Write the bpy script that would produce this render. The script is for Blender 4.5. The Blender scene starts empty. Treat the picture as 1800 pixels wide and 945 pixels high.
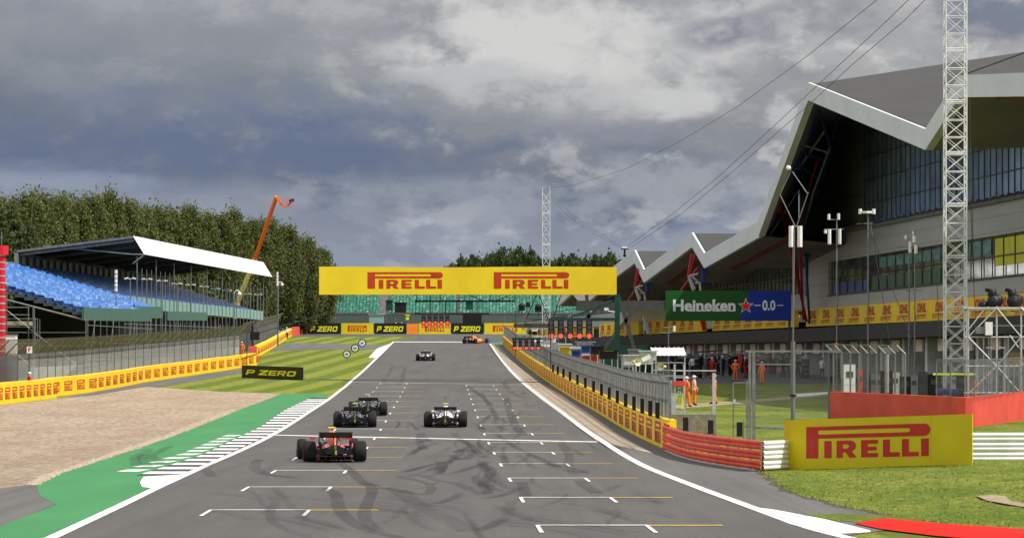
import bpy, bmesh, math, random
from mathutils import Vector, Matrix
from mathutils.geometry import tessellate_polygon
random.seed(7)
SC = bpy.context.scene
COL = SC.collection
R = math.radians
# ---------------------------------------------------------------- camera, world, sun
CZ = 2.97            # eye height above the near track
F = 6880.0           # focal length in pixels of the 1800 px wide photograph
CX, HY = 900.0, 648.0
cam_d = bpy.data.cameras.new('camera'); cam = bpy.data.objects.new('camera', cam_d); COL.objects.link(cam)
cam.location = (0, 0, CZ); cam.rotation_euler = (R(90), 0, 0)
cam_d.sensor_width = 36; cam_d.lens = 36 * F / 1800; cam_d.shift_y = (HY - 472.5) / 1800
cam_d.clip_start = 1; cam_d.clip_end = 12000
SC.camera = cam
SC.view_settings.view_transform = 'Standard'; SC.view_settings.look = 'None'
SC.view_settings.exposure = 0.02; SC.view_settings.gamma = 1; SC.view_settings.use_curve_mapping = False
SUN_EL = 52.0
SUN_H = Vector((0.90, -0.42))          # horizontal direction towards the sun
sx, sy = SUN_H.normalized() * math.cos(R(SUN_EL)); sz = math.sin(R(SUN_EL))
sd = bpy.data.lights.new('sun', 'SUN'); sd.energy = 4.9; sd.angle = R(0.5); sd.color = (1.0, 0.94, 0.83)
sun = bpy.data.objects.new('sun', sd); COL.objects.link(sun)
sun.rotation_euler = Vector((sx, sy, sz)).to_track_quat('Z', 'Y').to_euler(); sun.location = (60, -60, 90)

W = bpy.data.worlds.new('World'); SC.world = W; W.use_nodes = True
nt = W.node_tree; N = nt.nodes; L = nt.links; N.clear()
def nd(t, **k):
    n = N.new(t)
    for a, v in k.items(): setattr(n, a, v)
    return n
def mth(op, a, b=None, c=None, clamp=False):
    n = N.new('ShaderNodeMath'); n.operation = op; n.use_clamp = clamp
    for i, v in enumerate((a, b, c)):
        if v is None: continue
        if isinstance(v, (int, float)): n.inputs[i].default_value = v
        else: L.new(v, n.inputs[i])
    return n.outputs[0]
def ramp(fac, stops, interp='LINEAR'):
    n = N.new('ShaderNodeValToRGB'); cr = n.color_ramp; cr.interpolation = interp
    while len(cr.elements) > 1: cr.elements.remove(cr.elements[0])
    cr.elements[0].position = stops[0][0]; cr.elements[0].color = (*stops[0][1], 1)
    for p, c in stops[1:]:
        e = cr.elements.new(p); e.color = (*c, 1)
    L.new(fac, n.inputs[0]); return n.outputs[0]
def mixc(f, a, b, mode='MIX'):
    n = N.new('ShaderNodeMix'); n.data_type = 'RGBA'; n.blend_type = mode
    if isinstance(f, (int, float)): n.inputs[0].default_value = f
    else: L.new(f, n.inputs[0])
    for i, v in ((6, a), (7, b)):
        if isinstance(v, tuple): n.inputs[i].default_value = (*v, 1)
        else: L.new(v, n.inputs[i])
    return n.outputs[2]
def noise(vec, scale, detail=5, rough=.5, dist=0.0):
    n = N.new('ShaderNodeTexNoise'); L.new(vec, n.inputs['Vector']); n.inputs['Scale'].default_value = scale
    n.inputs['Detail'].default_value = detail; n.inputs['Roughness'].default_value = rough
    n.inputs['Distortion'].default_value = dist; return n.outputs[0]
def s2l(*c):
    return tuple(((v / 255) / 12.92 if v / 255 <= .04045 else ((v / 255 + .055) / 1.055) ** 2.4) for v in c)
tc = nd('ShaderNodeTexCoord'); sep = nd('ShaderNodeSeparateXYZ'); L.new(tc.outputs['Generated'], sep.inputs[0])
ux = mth('MULTIPLY', sep.outputs[0], 17.0); uz = mth('MULTIPLY', sep.outputs[2], 30.0)
cmb = nd('ShaderNodeCombineXYZ'); L.new(ux, cmb.inputs[0]); L.new(mth('MULTIPLY', sep.outputs[1], 6.0), cmb.inputs[1]); L.new(uz, cmb.inputs[2])
vec = cmb.outputs[0]
n1 = noise(vec, .6, 3, .5, .3); n2 = noise(vec, 1.5, 6, .55, .15); n3 = noise(vec, 3.8, 7, .6, .1)
# height in the sky, bent by the large noise, coloured by bands of cloud
h = mth('ADD', sep.outputs[2], mth('MULTIPLY', mth('SUBTRACT', n1, .5), .030))
h = mth('ADD', h, mth('MULTIPLY', mth('SUBTRACT', n2, .5), .030))
h = mth('ADD', h, mth('MULTIPLY', mth('SUBTRACT', n3, .5), .010))
h = mth('ADD', h, mth('MULTIPLY', sep.outputs[0], .085))
hf = mth('MULTIPLY', h, 8.0)
band = ramp(hf, [(.0, s2l(160, 168, 182)), (.14, s2l(152, 162, 180)), (.26, s2l(150, 158, 174)), (.31, s2l(140, 149, 168)),
                 (.36, s2l(110, 122, 146)), (.44, s2l(116, 124, 142)), (.52, s2l(138, 142, 151)), (.62, s2l(156, 158, 162)),
                 (.74, s2l(168, 169, 172)), (.88, s2l(184, 184, 186)), (1.0, s2l(180, 181, 184))], 'EASE')
side = mth('MULTIPLY_ADD', sep.outputs[0], 5.0, .55, clamp=True)
cl = mixc(side, mixc(1.0, band, (.76, .80, .88), 'MULTIPLY'), mixc(1.0, band, (1.10, 1.08, 1.06), 'MULTIPLY'))
lump = ramp(noise(vec, 2.2, 8, .60, .1), [(.46, (0, 0, 0)), (.54, (.6, .6, .6)), (.64, (1, 1, 1))], 'EASE')
cl = mixc(mth('MULTIPLY', lump, .40), cl, s2l(118, 123, 136))
edge = ramp(noise(vec, 3.0, 8, .62, .15), [(.50, (0, 0, 0)), (.64, (1, 1, 1))], 'EASE')
cl = mixc(mth('MULTIPLY', edge, mth('MULTIPLY_ADD', side, .46, .06)), cl, s2l(222, 221, 219))
def blob(px, py, rx, ry):      # soft patch of cloud in one direction of the sky
    a = mth('MULTIPLY', mth('SUBTRACT', mth('DIVIDE', sep.outputs[0], sep.outputs[1]), (px - CX) / F), F / rx)
    b = mth('MULTIPLY', mth('SUBTRACT', mth('DIVIDE', sep.outputs[2], sep.outputs[1]), (HY - py) / F), F / ry)
    r2 = mth('ADD', mth('MULTIPLY', a, a), mth('MULTIPLY', b, b)); r2 = mth('ADD', r2, mth('MULTIPLY', mth('SUBTRACT', n3, .5), 4.0)); r2 = mth('ADD', r2, mth('MULTIPLY', mth('SUBTRACT', n2, .5), 2.0))
    return mth('MULTIPLY', mth('SUBTRACT', 1.0, r2, clamp=True), mth('GREATER_THAN', sep.outputs[1], 0))
for px, py, rx, ry, c, k in ((1030, 70, 420, 130, (206, 205, 205), .85), (1250, 330, 420, 70, (164, 168, 176), .75), (760, 350, 420, 50, (146, 153, 167), .7), (330, 215, 560, 90, (112, 124, 150), .6), (1240, 62, 90, 34, (122, 126, 140), .85), (1400, 40, 130, 50, (128, 132, 146), .8), (1760, 20, 160, 60, (112, 119, 140), .9), (1120, 185, 260, 45, (188, 188, 191), .6),
                             (1080, 232, 200, 26, (136, 141, 156), .7), (680, 55, 90, 26, (138, 141, 152), .5), (735, 388, 34, 12, (190, 195, 205), .6), (330, 262, 620, 70, (92, 107, 140), .8), (980, 60, 260, 80, (216, 215, 213), .7), (840, 150, 90, 40, (200, 200, 200), .7), (1190, 180, 80, 40, (206, 206, 206), .7), (60, 318, 260, 22, (152, 163, 184), .6), (850, 150, 130, 40, (180, 181, 185), .5), (200, 60, 380, 60, (140, 144, 155), .5)):
    cl = mixc(mth('MULTIPLY', blob(px, py, rx, ry), k), cl, s2l(*c))
# higher up and behind the camera, unseen: broken cloud brightened as fill, blue between
up = ramp(noise(tc.outputs['Generated'], 3.2, 6, .55, .3), [(.38, (.34, .42, .58)), (.56, (1.15, 1.12, 1.08))])
fac_up = mth('MULTIPLY', mth('SUBTRACT', sep.outputs[2], .13), 6.0, clamp=True)
back = mth('MULTIPLY', mth('SUBTRACT', .55, sep.outputs[1]), 4.0, clamp=True)
cl = mixc(mth('MAXIMUM', fac_up, back), cl, up)
sky = nd('ShaderNodeTexSky', sky_type='NISHITA'); sky.sun_disc = False
sky.sun_elevation = R(SUN_EL); sky.sun_rotation = math.atan2(SUN_H.x, SUN_H.y); sky.air_density = 1.2; sky.dust_density = 2
SKY_S = 0.10
cl10 = mixc(1.0, cl, (1 / SKY_S,) * 3, 'MULTIPLY')
fin = mixc(.92, sky.outputs[0], cl10)
bg = nd('ShaderNodeBackground'); bg.inputs[1].default_value = SKY_S; L.new(fin, bg.inputs[0])
wo = nd('ShaderNodeOutputWorld'); L.new(bg.outputs[0], wo.inputs[0])

# ---------------------------------------------------------------- terrain profile (the track falls level, then climbs away)
GT = [(-200, 0), (0, 0), (74, 0), (106, 0), (130, 0), (154, .05), (170, .14), (186, .30), (202, .49), (218, .69), (234, .86), (250, 1.05),
      (266, 1.27), (282, 1.49), (298, 1.68), (330, 2.25), (350, 2.62), (405, 3.79), (460, 4.98), (520, 6.29), (600, 8.03), (660, 9.15), (720, 9.6), (9000, 9.6)]
def _gs(y):
    for (a, za), (b, zb) in zip(GT, GT[1:]):
        if a <= y <= b: return za + (zb - za) * (y - a) / (b - a)
    return GT[-1][1]
STEP = 4.0
_gc = {}
def _gk(k):
    if k not in _gc:
        y = k * STEP; _gc[k] = sum(_gs(y + o) for o in (-12, -6, 0, 6, 12)) / 5
    return _gc[k]
def G(y):
    k = math.floor(y / STEP); t = y / STEP - k
    return _gk(k) * (1 - t) + _gk(k + 1) * t
def P(px, py, d):       # a point of the place seen at a pixel of the photograph, d metres down the track
    return Vector(((px - CX) * d / F, d, CZ + (HY - py) * d / F))
def gd(py):             # distance of the ground seen at image row py
    lo, hi = 20.0, 655.0
    for _ in range(50):
        m = (lo + hi) / 2
        if HY - (G(m) - CZ) * F / m > py: lo = m
        else: hi = m
    return (lo + hi) / 2
def GP(px, py):
    d = gd(py); return Vector(((px - CX) * d / F, d, G(d)))
def gx(x, y, dz=0.0): return Vector((x, y, G(y) + dz))

# ---------------------------------------------------------------- materials
def newmat(name):
    m = bpy.data.materials.new(name); m.use_nodes = True
    return m, m.node_tree.nodes, m.node_tree.links, m.node_tree.nodes['Principled BSDF']
def mat(name, c, rough=.6, metal=0.0, var=.12, scale=1.5, c2=None, bump=0.0, spec=.22, emis=None, stretch=(1, 1, 1), detail=4, bscale=None, coat=0.0):
    m, n, l, b = newmat(name)
    b.inputs['Roughness'].default_value = rough; b.inputs['Metallic'].default_value = metal
    b.inputs['Specular IOR Level'].default_value = spec; b.inputs['Coat Weight'].default_value = coat
    t = n.new('ShaderNodeTexCoord'); mp = n.new('ShaderNodeMapping'); mp.inputs['Scale'].default_value = stretch
    l.new(t.outputs['Object'], mp.inputs[0])
    x = n.new('ShaderNodeTexNoise'); x.inputs['Scale'].default_value = scale; x.inputs['Detail'].default_value = detail; l.new(mp.outputs[0], x.inputs['Vector'])
    r = n.new('ShaderNodeValToRGB'); l.new(x.outputs[0], r.inputs[0])
    lo = c2 if c2 else tuple(v * (1 - var) for v in c); hi = c if c2 else tuple(min(1, v * (1 + var)) for v in c)
    r.color_ramp.elements[0].position = .34; r.color_ramp.elements[1].position = .66
    r.color_ramp.elements[0].color = (*lo, 1); r.color_ramp.elements[1].color = (*hi, 1)
    l.new(r.outputs[0], b.inputs['Base Color'])
    if bump:
        q = n.new('ShaderNodeTexNoise'); q.inputs['Scale'].default_value = bscale or scale * 4; q.inputs['Detail'].default_value = 6; l.new(t.outputs['Object'], q.inputs['Vector'])
        bp = n.new('ShaderNodeBump'); bp.inputs['Strength'].default_value = 1; bp.inputs['Distance'].default_value = bump
        l.new(q.outputs[0], bp.inputs['Height']); l.new(bp.outputs[0], b.inputs['Normal'])
    if emis:
        b.inputs['Emission Color'].default_value = (*emis[0], 1); b.inputs['Emission Strength'].default_value = emis[1]
    return m
def node_mat(name, build, rough=.8):
    m, n, l, b = newmat(name); b.inputs['Roughness'].default_value = rough
    g = globals(); sN, sL = g['N'], g['L']; g['N'], g['L'] = n, l
    t = n.new('ShaderNodeTexCoord')
    try: build(t.outputs['Object'], b, l, n)
    finally: g['N'], g['L'] = sN, sL
    return m
def scaled(v, s):
    q = N.new('ShaderNodeMapping'); q.inputs['Scale'].default_value = s; L.new(v, q.inputs[0]); return q.outputs[0]

# ---------------------------------------------------------------- mesh builder
class MB:
    def __init__(s): s.v = []; s.f = []; s.m = []; s.cur = 0
    def add(s, vs, fs):
        o = len(s.v); s.v += [tuple(v) for v in vs]; s.f += [tuple(i + o for i in f) for f in fs]; s.m += [s.cur] * len(fs)
    def hexa(s, p):      # 8 corners: bottom 4 counter-clockwise, then top 4
        s.add(p, [(3, 2, 1, 0), (4, 5, 6, 7), (0, 1, 5, 4), (1, 2, 6, 5), (2, 3, 7, 6), (3, 0, 4, 7)])
    def box(s, c, d, rz=0.0, rx=0.0, ry=0.0):
        M = Matrix.Translation(c) @ Matrix.Rotation(rz, 4, 'Z') @ Matrix.Rotation(rx, 4, 'X') @ Matrix.Rotation(ry, 4, 'Y')
        a, b, e = d[0] / 2, d[1] / 2, d[2] / 2
        s.hexa([M @ Vector(q) for q in ((-a, -b, -e), (a, -b, -e), (a, b, -e), (-a, b, -e), (-a, -b, e), (a, -b, e), (a, b, e), (-a, b, e))])
    def bar(s, a, b, w, h=None, up=(0, 0, 1)):
        a = Vector(a); b = Vector(b); h = h or w; z = (b - a)
        if z.length < 1e-6: return
        z.normalize(); u = Vector(up)
        if abs(z.dot(u)) > .98: u = Vector((0, 1, 0))
        x = z.cross(u).normalized() * (w / 2); y = x.cross(z).normalized() * (h / 2)
        s.hexa([a - x - y, a + x - y, a + x + y, a - x + y, b - x - y, b + x - y, b + x + y, b - x + y])
    def tube(s, pts, r, n=6, caps=True):
        pts = [Vector(p) for p in pts]; rs = r if isinstance(r, (list, tuple)) else [r] * len(pts)
        o = []; 
        for i, p in enumerate(pts):
            t = (pts[min(i + 1, len(pts) - 1)] - pts[max(i - 1, 0)])
            t = t.normalized() if t.length > 1e-9 else Vector((0, 0, 1))
            u = Vector((0, 0, 1)) if abs(t.z) < .95 else Vector((0, 1, 0))
            x = t.cross(u).normalized(); y = t.cross(x).normalized()
            o += [p + (x * math.cos(6.28318 * k / n) + y * math.sin(6.28318 * k / n)) * rs[i] for k in range(n)]
        f = [(i * n + k, i * n + (k + 1) % n, (i + 1) * n + (k + 1) % n, (i + 1) * n + k) for i in range(len(pts) - 1) for k in range(n)]
        if caps: f += [tuple(range(n))[::-1], tuple((len(pts) - 1) * n + k for k in range(n))]
        s.add(o, f)
    def loft(s, secs, n=16, e=.6):   # secs: (y, cx, hw, z0, z1)
        o = []
        for (y, cx, hw, z0, z1) in secs:
            zc = (z0 + z1) / 2; hz = (z1 - z0) / 2
            for k in range(n):
                a = 6.28318 * (k + .5) / n; c, q = math.cos(a), math.sin(a)
                o.append((cx + hw * math.copysign(abs(c) ** e, c), y, zc + hz * math.copysign(abs(q) ** e, q)))
        f = [(i * n + k, i * n + (k + 1) % n, (i + 1) * n + (k + 1) % n, (i + 1) * n + k) for i in range(len(secs) - 1) for k in range(n)]
        f += [tuple(range(n))[::-1], tuple((len(secs) - 1) * n + k for k in range(n))]
        s.add(o, f)
    def poly(s, loop, a, x, y, off=0.0):   # planar loops (outline + holes) placed at a with axes x, y
        nrm = Vector(x).cross(Vector(y)).normalized(); x = Vector(x); y = Vector(y); a = Vector(a)
        loops = loop if isinstance(loop[0][0], (tuple, list)) else [loop]
        fl = [q for lp in loops for q in lp]
        tris = tessellate_polygon([[Vector((q[0], q[1], 0)) for q in lp] for lp in loops])
        out = []
        for t in tris:
            p0, p1, p2 = (Vector(fl[i]) for i in t)
            cr = (p1[0] - p0[0]) * (p2[1] - p0[1]) - (p1[1] - p0[1]) * (p2[0] - p0[0])
            if abs(cr) < 1e-9: continue
            out.append(tuple(t) if cr > 0 else tuple(t)[::-1])
        s.add([a + x * q[0] + y * q[1] + nrm * off for q in fl], out)
    def quad(s, a, b, c, d): s.add([a, b, c, d], [(0, 1, 2, 3)])
    def sphere(s, c, r, n=10, m=7, sc=(1, 1, 1)):
        c = Vector(c); o = []; f = []
        for i in range(m + 1):
            t = math.pi * i / m
            for k in range(n):
                p = 6.28318 * k / n
                o.append(c + Vector((math.sin(t) * math.cos(p) * sc[0], math.sin(t) * math.sin(p) * sc[1], math.cos(t) * sc[2])) * r)
        for i in range(m):
            for k in range(n): f.append((i * n + k, (i + 1) * n + k, (i + 1) * n + (k + 1) % n, i * n + (k + 1) % n))
        s.add(o, f)
    def mesh(s, name, mats, smooth=False):
        me = bpy.data.meshes.new(name); me.from_pydata(s.v, [], s.f)
        for q in (mats if isinstance(mats, (list, tuple)) else [mats]): me.materials.append(q)
        me.polygons.foreach_set('material_index', s.m)
        if smooth: me.polygons.foreach_set('use_smooth', [True] * len(s.f))
        me.update(); return me
    def build(s, name, mats, parent=None, smooth=False, loc=None):
        o = bpy.data.objects.new(name, s.mesh(name, mats, smooth)); COL.objects.link(o)
        if parent:
            o.parent = parent; M = parent.matrix_basis.copy(); q = parent.parent
            while q: M = q.matrix_basis @ M; q = q.parent
            if not getattr(s, 'local', False): o.data.transform(M.inverted())
        if loc: o.location = loc
        return o
def tag(o, label, cat, group=None):
    o['label'] = label; o['category'] = cat
    if group: o['group'] = group
    return o
def thing(name, label, cat, loc=(0, 0, 0), rz=0.0, group=None, scale=1.0):
    o = bpy.data.objects.new(name, None); COL.objects.link(o); o.empty_display_size = .2
    o.location = loc; o.rotation_euler = (0, 0, rz)
    o.matrix_basis = Matrix.Translation(loc) @ Matrix.Rotation(rz, 4, 'Z') @ Matrix.Scale(scale, 4)
    return tag(o, label, cat, group)
def struct(name, mb, m, smooth=False, kind='structure'):
    o = mb.build(name, m, None, smooth); o['kind'] = kind; return o
def LM():
    m = MB(); m.local = True; return m
def kids(o): return [c for c in bpy.data.objects if c.parent == o]
def dup(o, loc=None, rz=None, label=None, parent=None, group=None, cat=None, tree=None):
    if tree is None:
        tree = {}
        for c in bpy.data.objects:
            if c.parent: tree.setdefault(c.parent.name, []).append(c)
    r = o.copy(); COL.objects.link(r)
    if parent: r.parent = parent
    if loc is not None: r.location = loc
    if rz is not None: r.rotation_euler = (0, 0, rz)
    if label: r['label'] = label
    if group: r['group'] = group
    for c in tree.get(o.name, []): dup(c, parent=r, tree=tree)
    return r
# ---------------------------------------------------------------- lettering
PIR = []
_arc = lambda cx, cy, r, a0, a1, n=8: [(cx + r * math.cos(R(a0 + (a1 - a0) * i / n)), cy + r * math.sin(R(a0 + (a1 - a0) * i / n))) for i in range(n + 1)]
PIR.append([[(0, 0), (.4, 0), (.4, .62)] + _arc(3.8, .81, .19, -90, 90) + [(0, 1)],
            [(.4, .75), (3.28, .75)] + _arc(3.3, .815, .065, -90, 90, 4)[1:-1] + [(3.28, .88), (.4, .88)]])
_R = [[(0, 0), (.21, 0), (.21, .17), (.3, .17), (.42, 0), (.66, 0), (.5, .2), (.6, .26), (.64, .36), (.6, .48), (.48, .54), (0, .54)],
      [(.21, .29), (.36, .29), (.42, .355), (.36, .42), (.21, .42)]]
_E = [[(0, 0), (.54, 0), (.54, .13), (.21, .13), (.21, .21), (.5, .21), (.5, .33), (.21, .33), (.21, .42), (.54, .42), (.54, .54), (0, .54)]]
_L = [[(0, 0), (.53, 0), (.53, .14), (.22, .14), (.22, .54), (0, .54)]]
_I = [[(0, 0), (.24, 0), (.24, .54), (0, .54)]]
for g, x0 in ((_I, .6), (_R, 1.0), (_E, 1.8), (_L, 2.5), (_L, 3.1), (_I, 3.7)): PIR.append([[(x + x0, y) for x, y in lp] for lp in g])
_z = {'P': [[(0, 0), (.3, 0), (.3, .3), (1.0, .3), (1.22, .48), (1.22, .84), (1.05, 1), (0, 1)], [(.3, .53), (.92, .53), (.92, .78), (.3, .78)]],
      'Z': [[(0, 0), (1.3, 0), (1.3, .24), (.56, .24), (1.3, .74), (1.3, 1), (0, 1), (0, .76), (.76, .76), (0, .26)]],
      'E': [[(0, 0), (1.15, 0), (1.15, .22), (.3, .22), (.3, .4), (1.1, .4), (1.1, .6), (.3, .6), (.3, .78), (1.15, .78), (1.15, 1), (0, 1)]],
      'R': [[(0, 0), (.3, 0), (.3, .32), (.6, .32), (.88, 0), (1.25, 0), (.95, .34), (1.16, .45), (1.2, .84), (1.05, 1), (0, 1)], [(.3, .54), (.9, .54), (.9, .78), (.3, .78)]],
      'O': [[(.15, 0), (1.1, 0), (1.25, .15), (1.25, .85), (1.1, 1), (.15, 1), (0, .85), (0, .15)], [(.3, .24), (.95, .24), (.95, .76), (.3, .76)]]}
PZERO = []
_x = 0
for ch in 'P ZERO':
    if ch == ' ': _x += .55; continue
    PZERO.append([[(x + _x + y * .3, y) for x, y in lp] for lp in _z[ch]]); _x += max(q[0] for q in _z[ch][0]) + .16
PZW = _x + .15
_D = [[(0, 0), (.8, 0), (1.0, .2), (1.0, .8), (.8, 1), (0, 1)], [(.32, .25), (.7, .25), (.7, .75), (.32, .75)]]
_H = [[(0, 0), (.3, 0), (.3, .4), (.65, .4), (.65, 0), (.95, 0), (.95, 1), (.65, 1), (.65, .62), (.3, .62), (.3, 1), (0, 1)]]
_LL = [[(0, 0), (.8, 0), (.8, .26), (.3, .26), (.3, 1), (0, 1)]]
DHL = []
for g, x0 in ((_D, .9), (_H, 2.05), (_LL, 3.15)): DHL.append([[(x + x0 + (y) * .35, y * .62 + .42) for x, y in lp] for lp in g])
for yy in (0, .12, .24): DHL.append([[(0, yy), (.8, yy), (.82, yy + .06), (0.02, yy + .06)]])
for i, wdt in enumerate((.34, .34, .34, .34, .34, .34, .34)):      # small second line of letters
    x0 = 1.0 + i * .44
    DHL.append([[(x0, 0), (x0 + .12, 0), (x0 + .12, .22), (x0 + wdt, .22), (x0 + wdt, .3), (x0, .3)]])
def write(mb, glyphs, a, x, y, h, off=.006, mi=1):
    """put glyph outlines on a surface: a = lower left, x = reading direction, y = up, h = letter height"""
    x = Vector(x).normalized() * h; y = Vector(y).normalized() * h; c = mb.cur; mb.cur = mi
    for g in glyphs: mb.poly(g, a, x, y, off)
    mb.cur = c
_fc = {}
def font_mesh(body, bold=.02):
    k = (body, bold)
    if k not in _fc:
        cu = bpy.data.curves.new('txt', 'FONT'); cu.body = body; cu.size = 1; cu.offset = bold; cu.resolution_u = 3
        o = bpy.data.objects.new('txt', cu); COL.objects.link(o); bpy.context.view_layer.update()
        me = bpy.data.meshes.new_from_object(o.evaluated_get(bpy.context.evaluated_depsgraph_get()))
        vs = [v.co.copy() for v in me.vertices]; fs = [tuple(p.vertices) for p in me.polygons]
        bpy.data.objects.remove(o); bpy.data.meshes.remove(me)
        x0 = min(v.x for v in vs); x1 = max(v.x for v in vs); y0 = min(v.y for v in vs); y1 = max(v.y for v in vs)
        _fc[k] = ([((v.x - x0) / (y1 - y0), (v.y - y0) / (y1 - y0)) for v in vs], fs, (x1 - x0) / (y1 - y0))
    return _fc[k]
def text(mb, body, a, x, y, h, off=.006, mi=1, bold=.02, width=None):
    vs, fs, asp = font_mesh(body, bold); x = Vector(x).normalized(); y = Vector(y).normalized(); n = x.cross(y)
    xs = (width / asp) if width else h; c = mb.cur; mb.cur = mi
    mb.add([Vector(a) + x * q[0] * xs + y * q[1] * h + n * off for q in vs], fs); mb.cur = c
# ================================================================ setting
UPV = Vector((0, 0, 1))
def grassf(v, b, l, n):
    sp = n.new('ShaderNodeSeparateXYZ'); l.new(v, sp.inputs[0])
    q = mth('SUBTRACT', sp.outputs[0], mth('MULTIPLY', sp.outputs[1], .028))
    nz = noise(scaled(v, (1, .25, 1)), .8, 3)
    st = mth('SINE', mth('MULTIPLY_ADD', q, 1.85, mth('MULTIPLY', nz, 1.6)))
    st = mth('MULTIPLY_ADD', st, 1.6, .5, clamp=True)
    base = mixc(st, (.11, .18, .008), (.27, .29, .035))
    fine = noise(scaled(v, (1, .35, 1)), 3.5, 8, .75)
    patch = noise(scaled(v, (1, .3, 1)), .35, 5, .6)
    base = mixc(ramp(patch, [(.42, (0, 0, 0)), (.7, (.55, .55, .55))]), base, (.22, .20, .06))
    base = mixc(ramp(fine, [(.35, (.75, .75, .75)), (.6, (0, 0, 0))]), base, (.05, .085, .012))
    l.new(base, b.inputs['Base Color'])
    bp = n.new('ShaderNodeBump'); bp.inputs['Distance'].default_value = .06; l.new(noise(v, 14, 6, .7), bp.inputs['Height']); l.new(bp.outputs[0], b.inputs['Normal'])
    b.inputs['Specular IOR Level'].default_value = .15
M_GRASS = node_mat('grass', grassf, .9)
def lawnf(v, b, l, n):
    big = noise(scaled(v, (1, .3, 1)), .5, 6, .65); fine = noise(scaled(v, (1, .4, 1)), 5, 8, .75)
    base = mixc(ramp(big, [(.38, (0, 0, 0)), (.64, (1, 1, 1))]), (.145, .21, .012), (.34, .345, .05))
    base = mixc(ramp(fine, [(.38, (.8, .8, .8)), (.58, (0, 0, 0))]), base, (.07, .105, .015))
    base = mixc(ramp(noise(scaled(v, (1, .5, 1)), 24, 5, .8), [(.40, (.85, .85, .85)), (.56, (0, 0, 0))]), base, (.045, .075, .012))
    l.new(base, b.inputs['Base Color'])
    bp = n.new('ShaderNodeBump'); bp.inputs['Distance'].default_value = .05; l.new(noise(v, 16, 6, .7), bp.inputs['Height']); l.new(bp.outputs[0], b.inputs['Normal'])
    b.inputs['Specular IOR Level'].default_value = .15
M_LAWN = node_mat('lawn', lawnf, .9)
def asphf(c0, c1, streak=.3):
    def f(v, b, l, n):
        a = noise(scaled(v, (1, .10, 1)), .55, 5, .6); g = noise(scaled(v, (1, .25, 1)), 9, 8, .8); q = noise(scaled(v, (2.2, .02, 1)), .8, 4, .6)
        base = mixc(ramp(a, [(.3, (0, 0, 0)), (.7, (1, 1, 1))]), c0, c1)
        base = mixc(ramp(g, [(.35, (.55, .55, .55)), (.65, (0, 0, 0))]), base, tuple(k * .62 for k in c0))
        base = mixc(mth('MULTIPLY', ramp(q, [(.45, (0, 0, 0)), (.7, (1, 1, 1))]), streak), base, tuple(k * .6 for k in c0))
        l.new(base, b.inputs['Base Color'])
        bp = n.new('ShaderNodeBump'); bp.inputs['Distance'].default_value = .012; l.new(noise(v, 40, 4, .7), bp.inputs['Height']); l.new(bp.outputs[0], b.inputs['Normal'])
        b.inputs['Specular IOR Level'].default_value = .25
    return f
M_ASPH = node_mat('track_asphalt', asphf((.090, .087, .083), (.124, .120, .114)), .85)
M_ASPH2 = node_mat('old_asphalt', asphf((.12, .118, .115), (.17, .165, .155), .5), .9)
M_PITLANE = node_mat('pit_lane_concrete', asphf((.085, .084, .083), (.115, .113, .11), .3), .85)
def gravf(v, b, l, n):
    vo = n.new('ShaderNodeTexVoronoi'); vo.inputs['Scale'].default_value = 6.5; l.new(scaled(v, (1, .35, 1)), vo.inputs['Vector'])
    w = noise(scaled(v, (1, .25, 1)), .3, 5, .6)
    base = mixc(ramp(w, [(.35, (0, 0, 0)), (.65, (1, 1, 1))]), (.44, .335, .235), (.52, .42, .31))
    base = mixc(.75, base, mixc(1.0, base, mixc(ramp(vo.outputs['Color'], [(.0, (0, 0, 0)), (1, (1, 1, 1))]), (.45, .42, .38), (1.35, 1.3, 1.25)), 'MULTIPLY'))
    sp2 = noise(scaled(v, (1, .4, 1)), 2.2, 8, .8)
    base = mixc(ramp(sp2, [(.36, (.8, .8, .8)), (.5, (0, 0, 0))]), base, (.20, .15, .10))
    l.new(base, b.inputs['Base Color'])
    bp = n.new('ShaderNodeBump'); bp.inputs['Distance'].default_value = .16; l.new(noise(v, 4, 9, .85), bp.inputs['Height']); l.new(bp.outputs[0], b.inputs['Normal'])
M_GRAVEL = node_mat('gravel', gravf, .95)
def greenf(v, b, l, n):
    w = noise(scaled(v, (1, .2, 1)), .5, 6, .6); q = noise(scaled(v, (1.2, .12, 1)), 1.1, 6, .7, .8)
    base = mixc(ramp(w, [(.3, (0, 0, 0)), (.7, (1, 1, 1))]), (.016, .165, .036), (.024, .21, .050))
    base = mixc(ramp(q, [(.60, (0, 0, 0)), (.74, (.7, .7, .7))]), base, (.04, .15, .055))
    l.new(base, b.inputs['Base Color'])
M_GREEN = node_mat('green_paint', greenf, .7)
M_WHITE = mat('white_paint', (.82, .82, .80), .6, var=.06, c2=(.62, .62, .60), scale=2.5, stretch=(1, .3, 1), detail=8)
M_WORN = mat('worn_white_paint', (.78, .78, .76), .7, c2=(.55, .55, .54), scale=6, detail=8)
M_YLINE = mat('yellow_paint_line', (.70, .44, .06), .7, c2=(.50, .32, .06), scale=4, detail=8)
M_KBLACK = mat('kerb_black', (.045, .045, .045), .7)
def blockf(v, b, l, n):
    br = n.new('ShaderNodeTexBrick'); br.inputs['Scale'].default_value = 1; br.inputs['Color1'].default_value = (.42, .34, .25, 1); br.inputs['Color2'].default_value = (.50, .42, .33, 1)
    br.inputs['Mortar'].default_value = (.20, .15, .11, 1); br.inputs['Mortar Size'].default_value = .03; br.inputs['Brick Width'].default_value = 3.0; br.inputs['Row Height'].default_value = 1.6
    l.new(v, br.inputs['Vector']); w = noise(v, 1.2, 6, .7)
    l.new(mixc(ramp(w, [(.4, (.6, .6, .6)), (.6, (0, 0, 0))]), br.outputs[0], (.30, .235, .17)), b.inputs['Base Color'])
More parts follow.
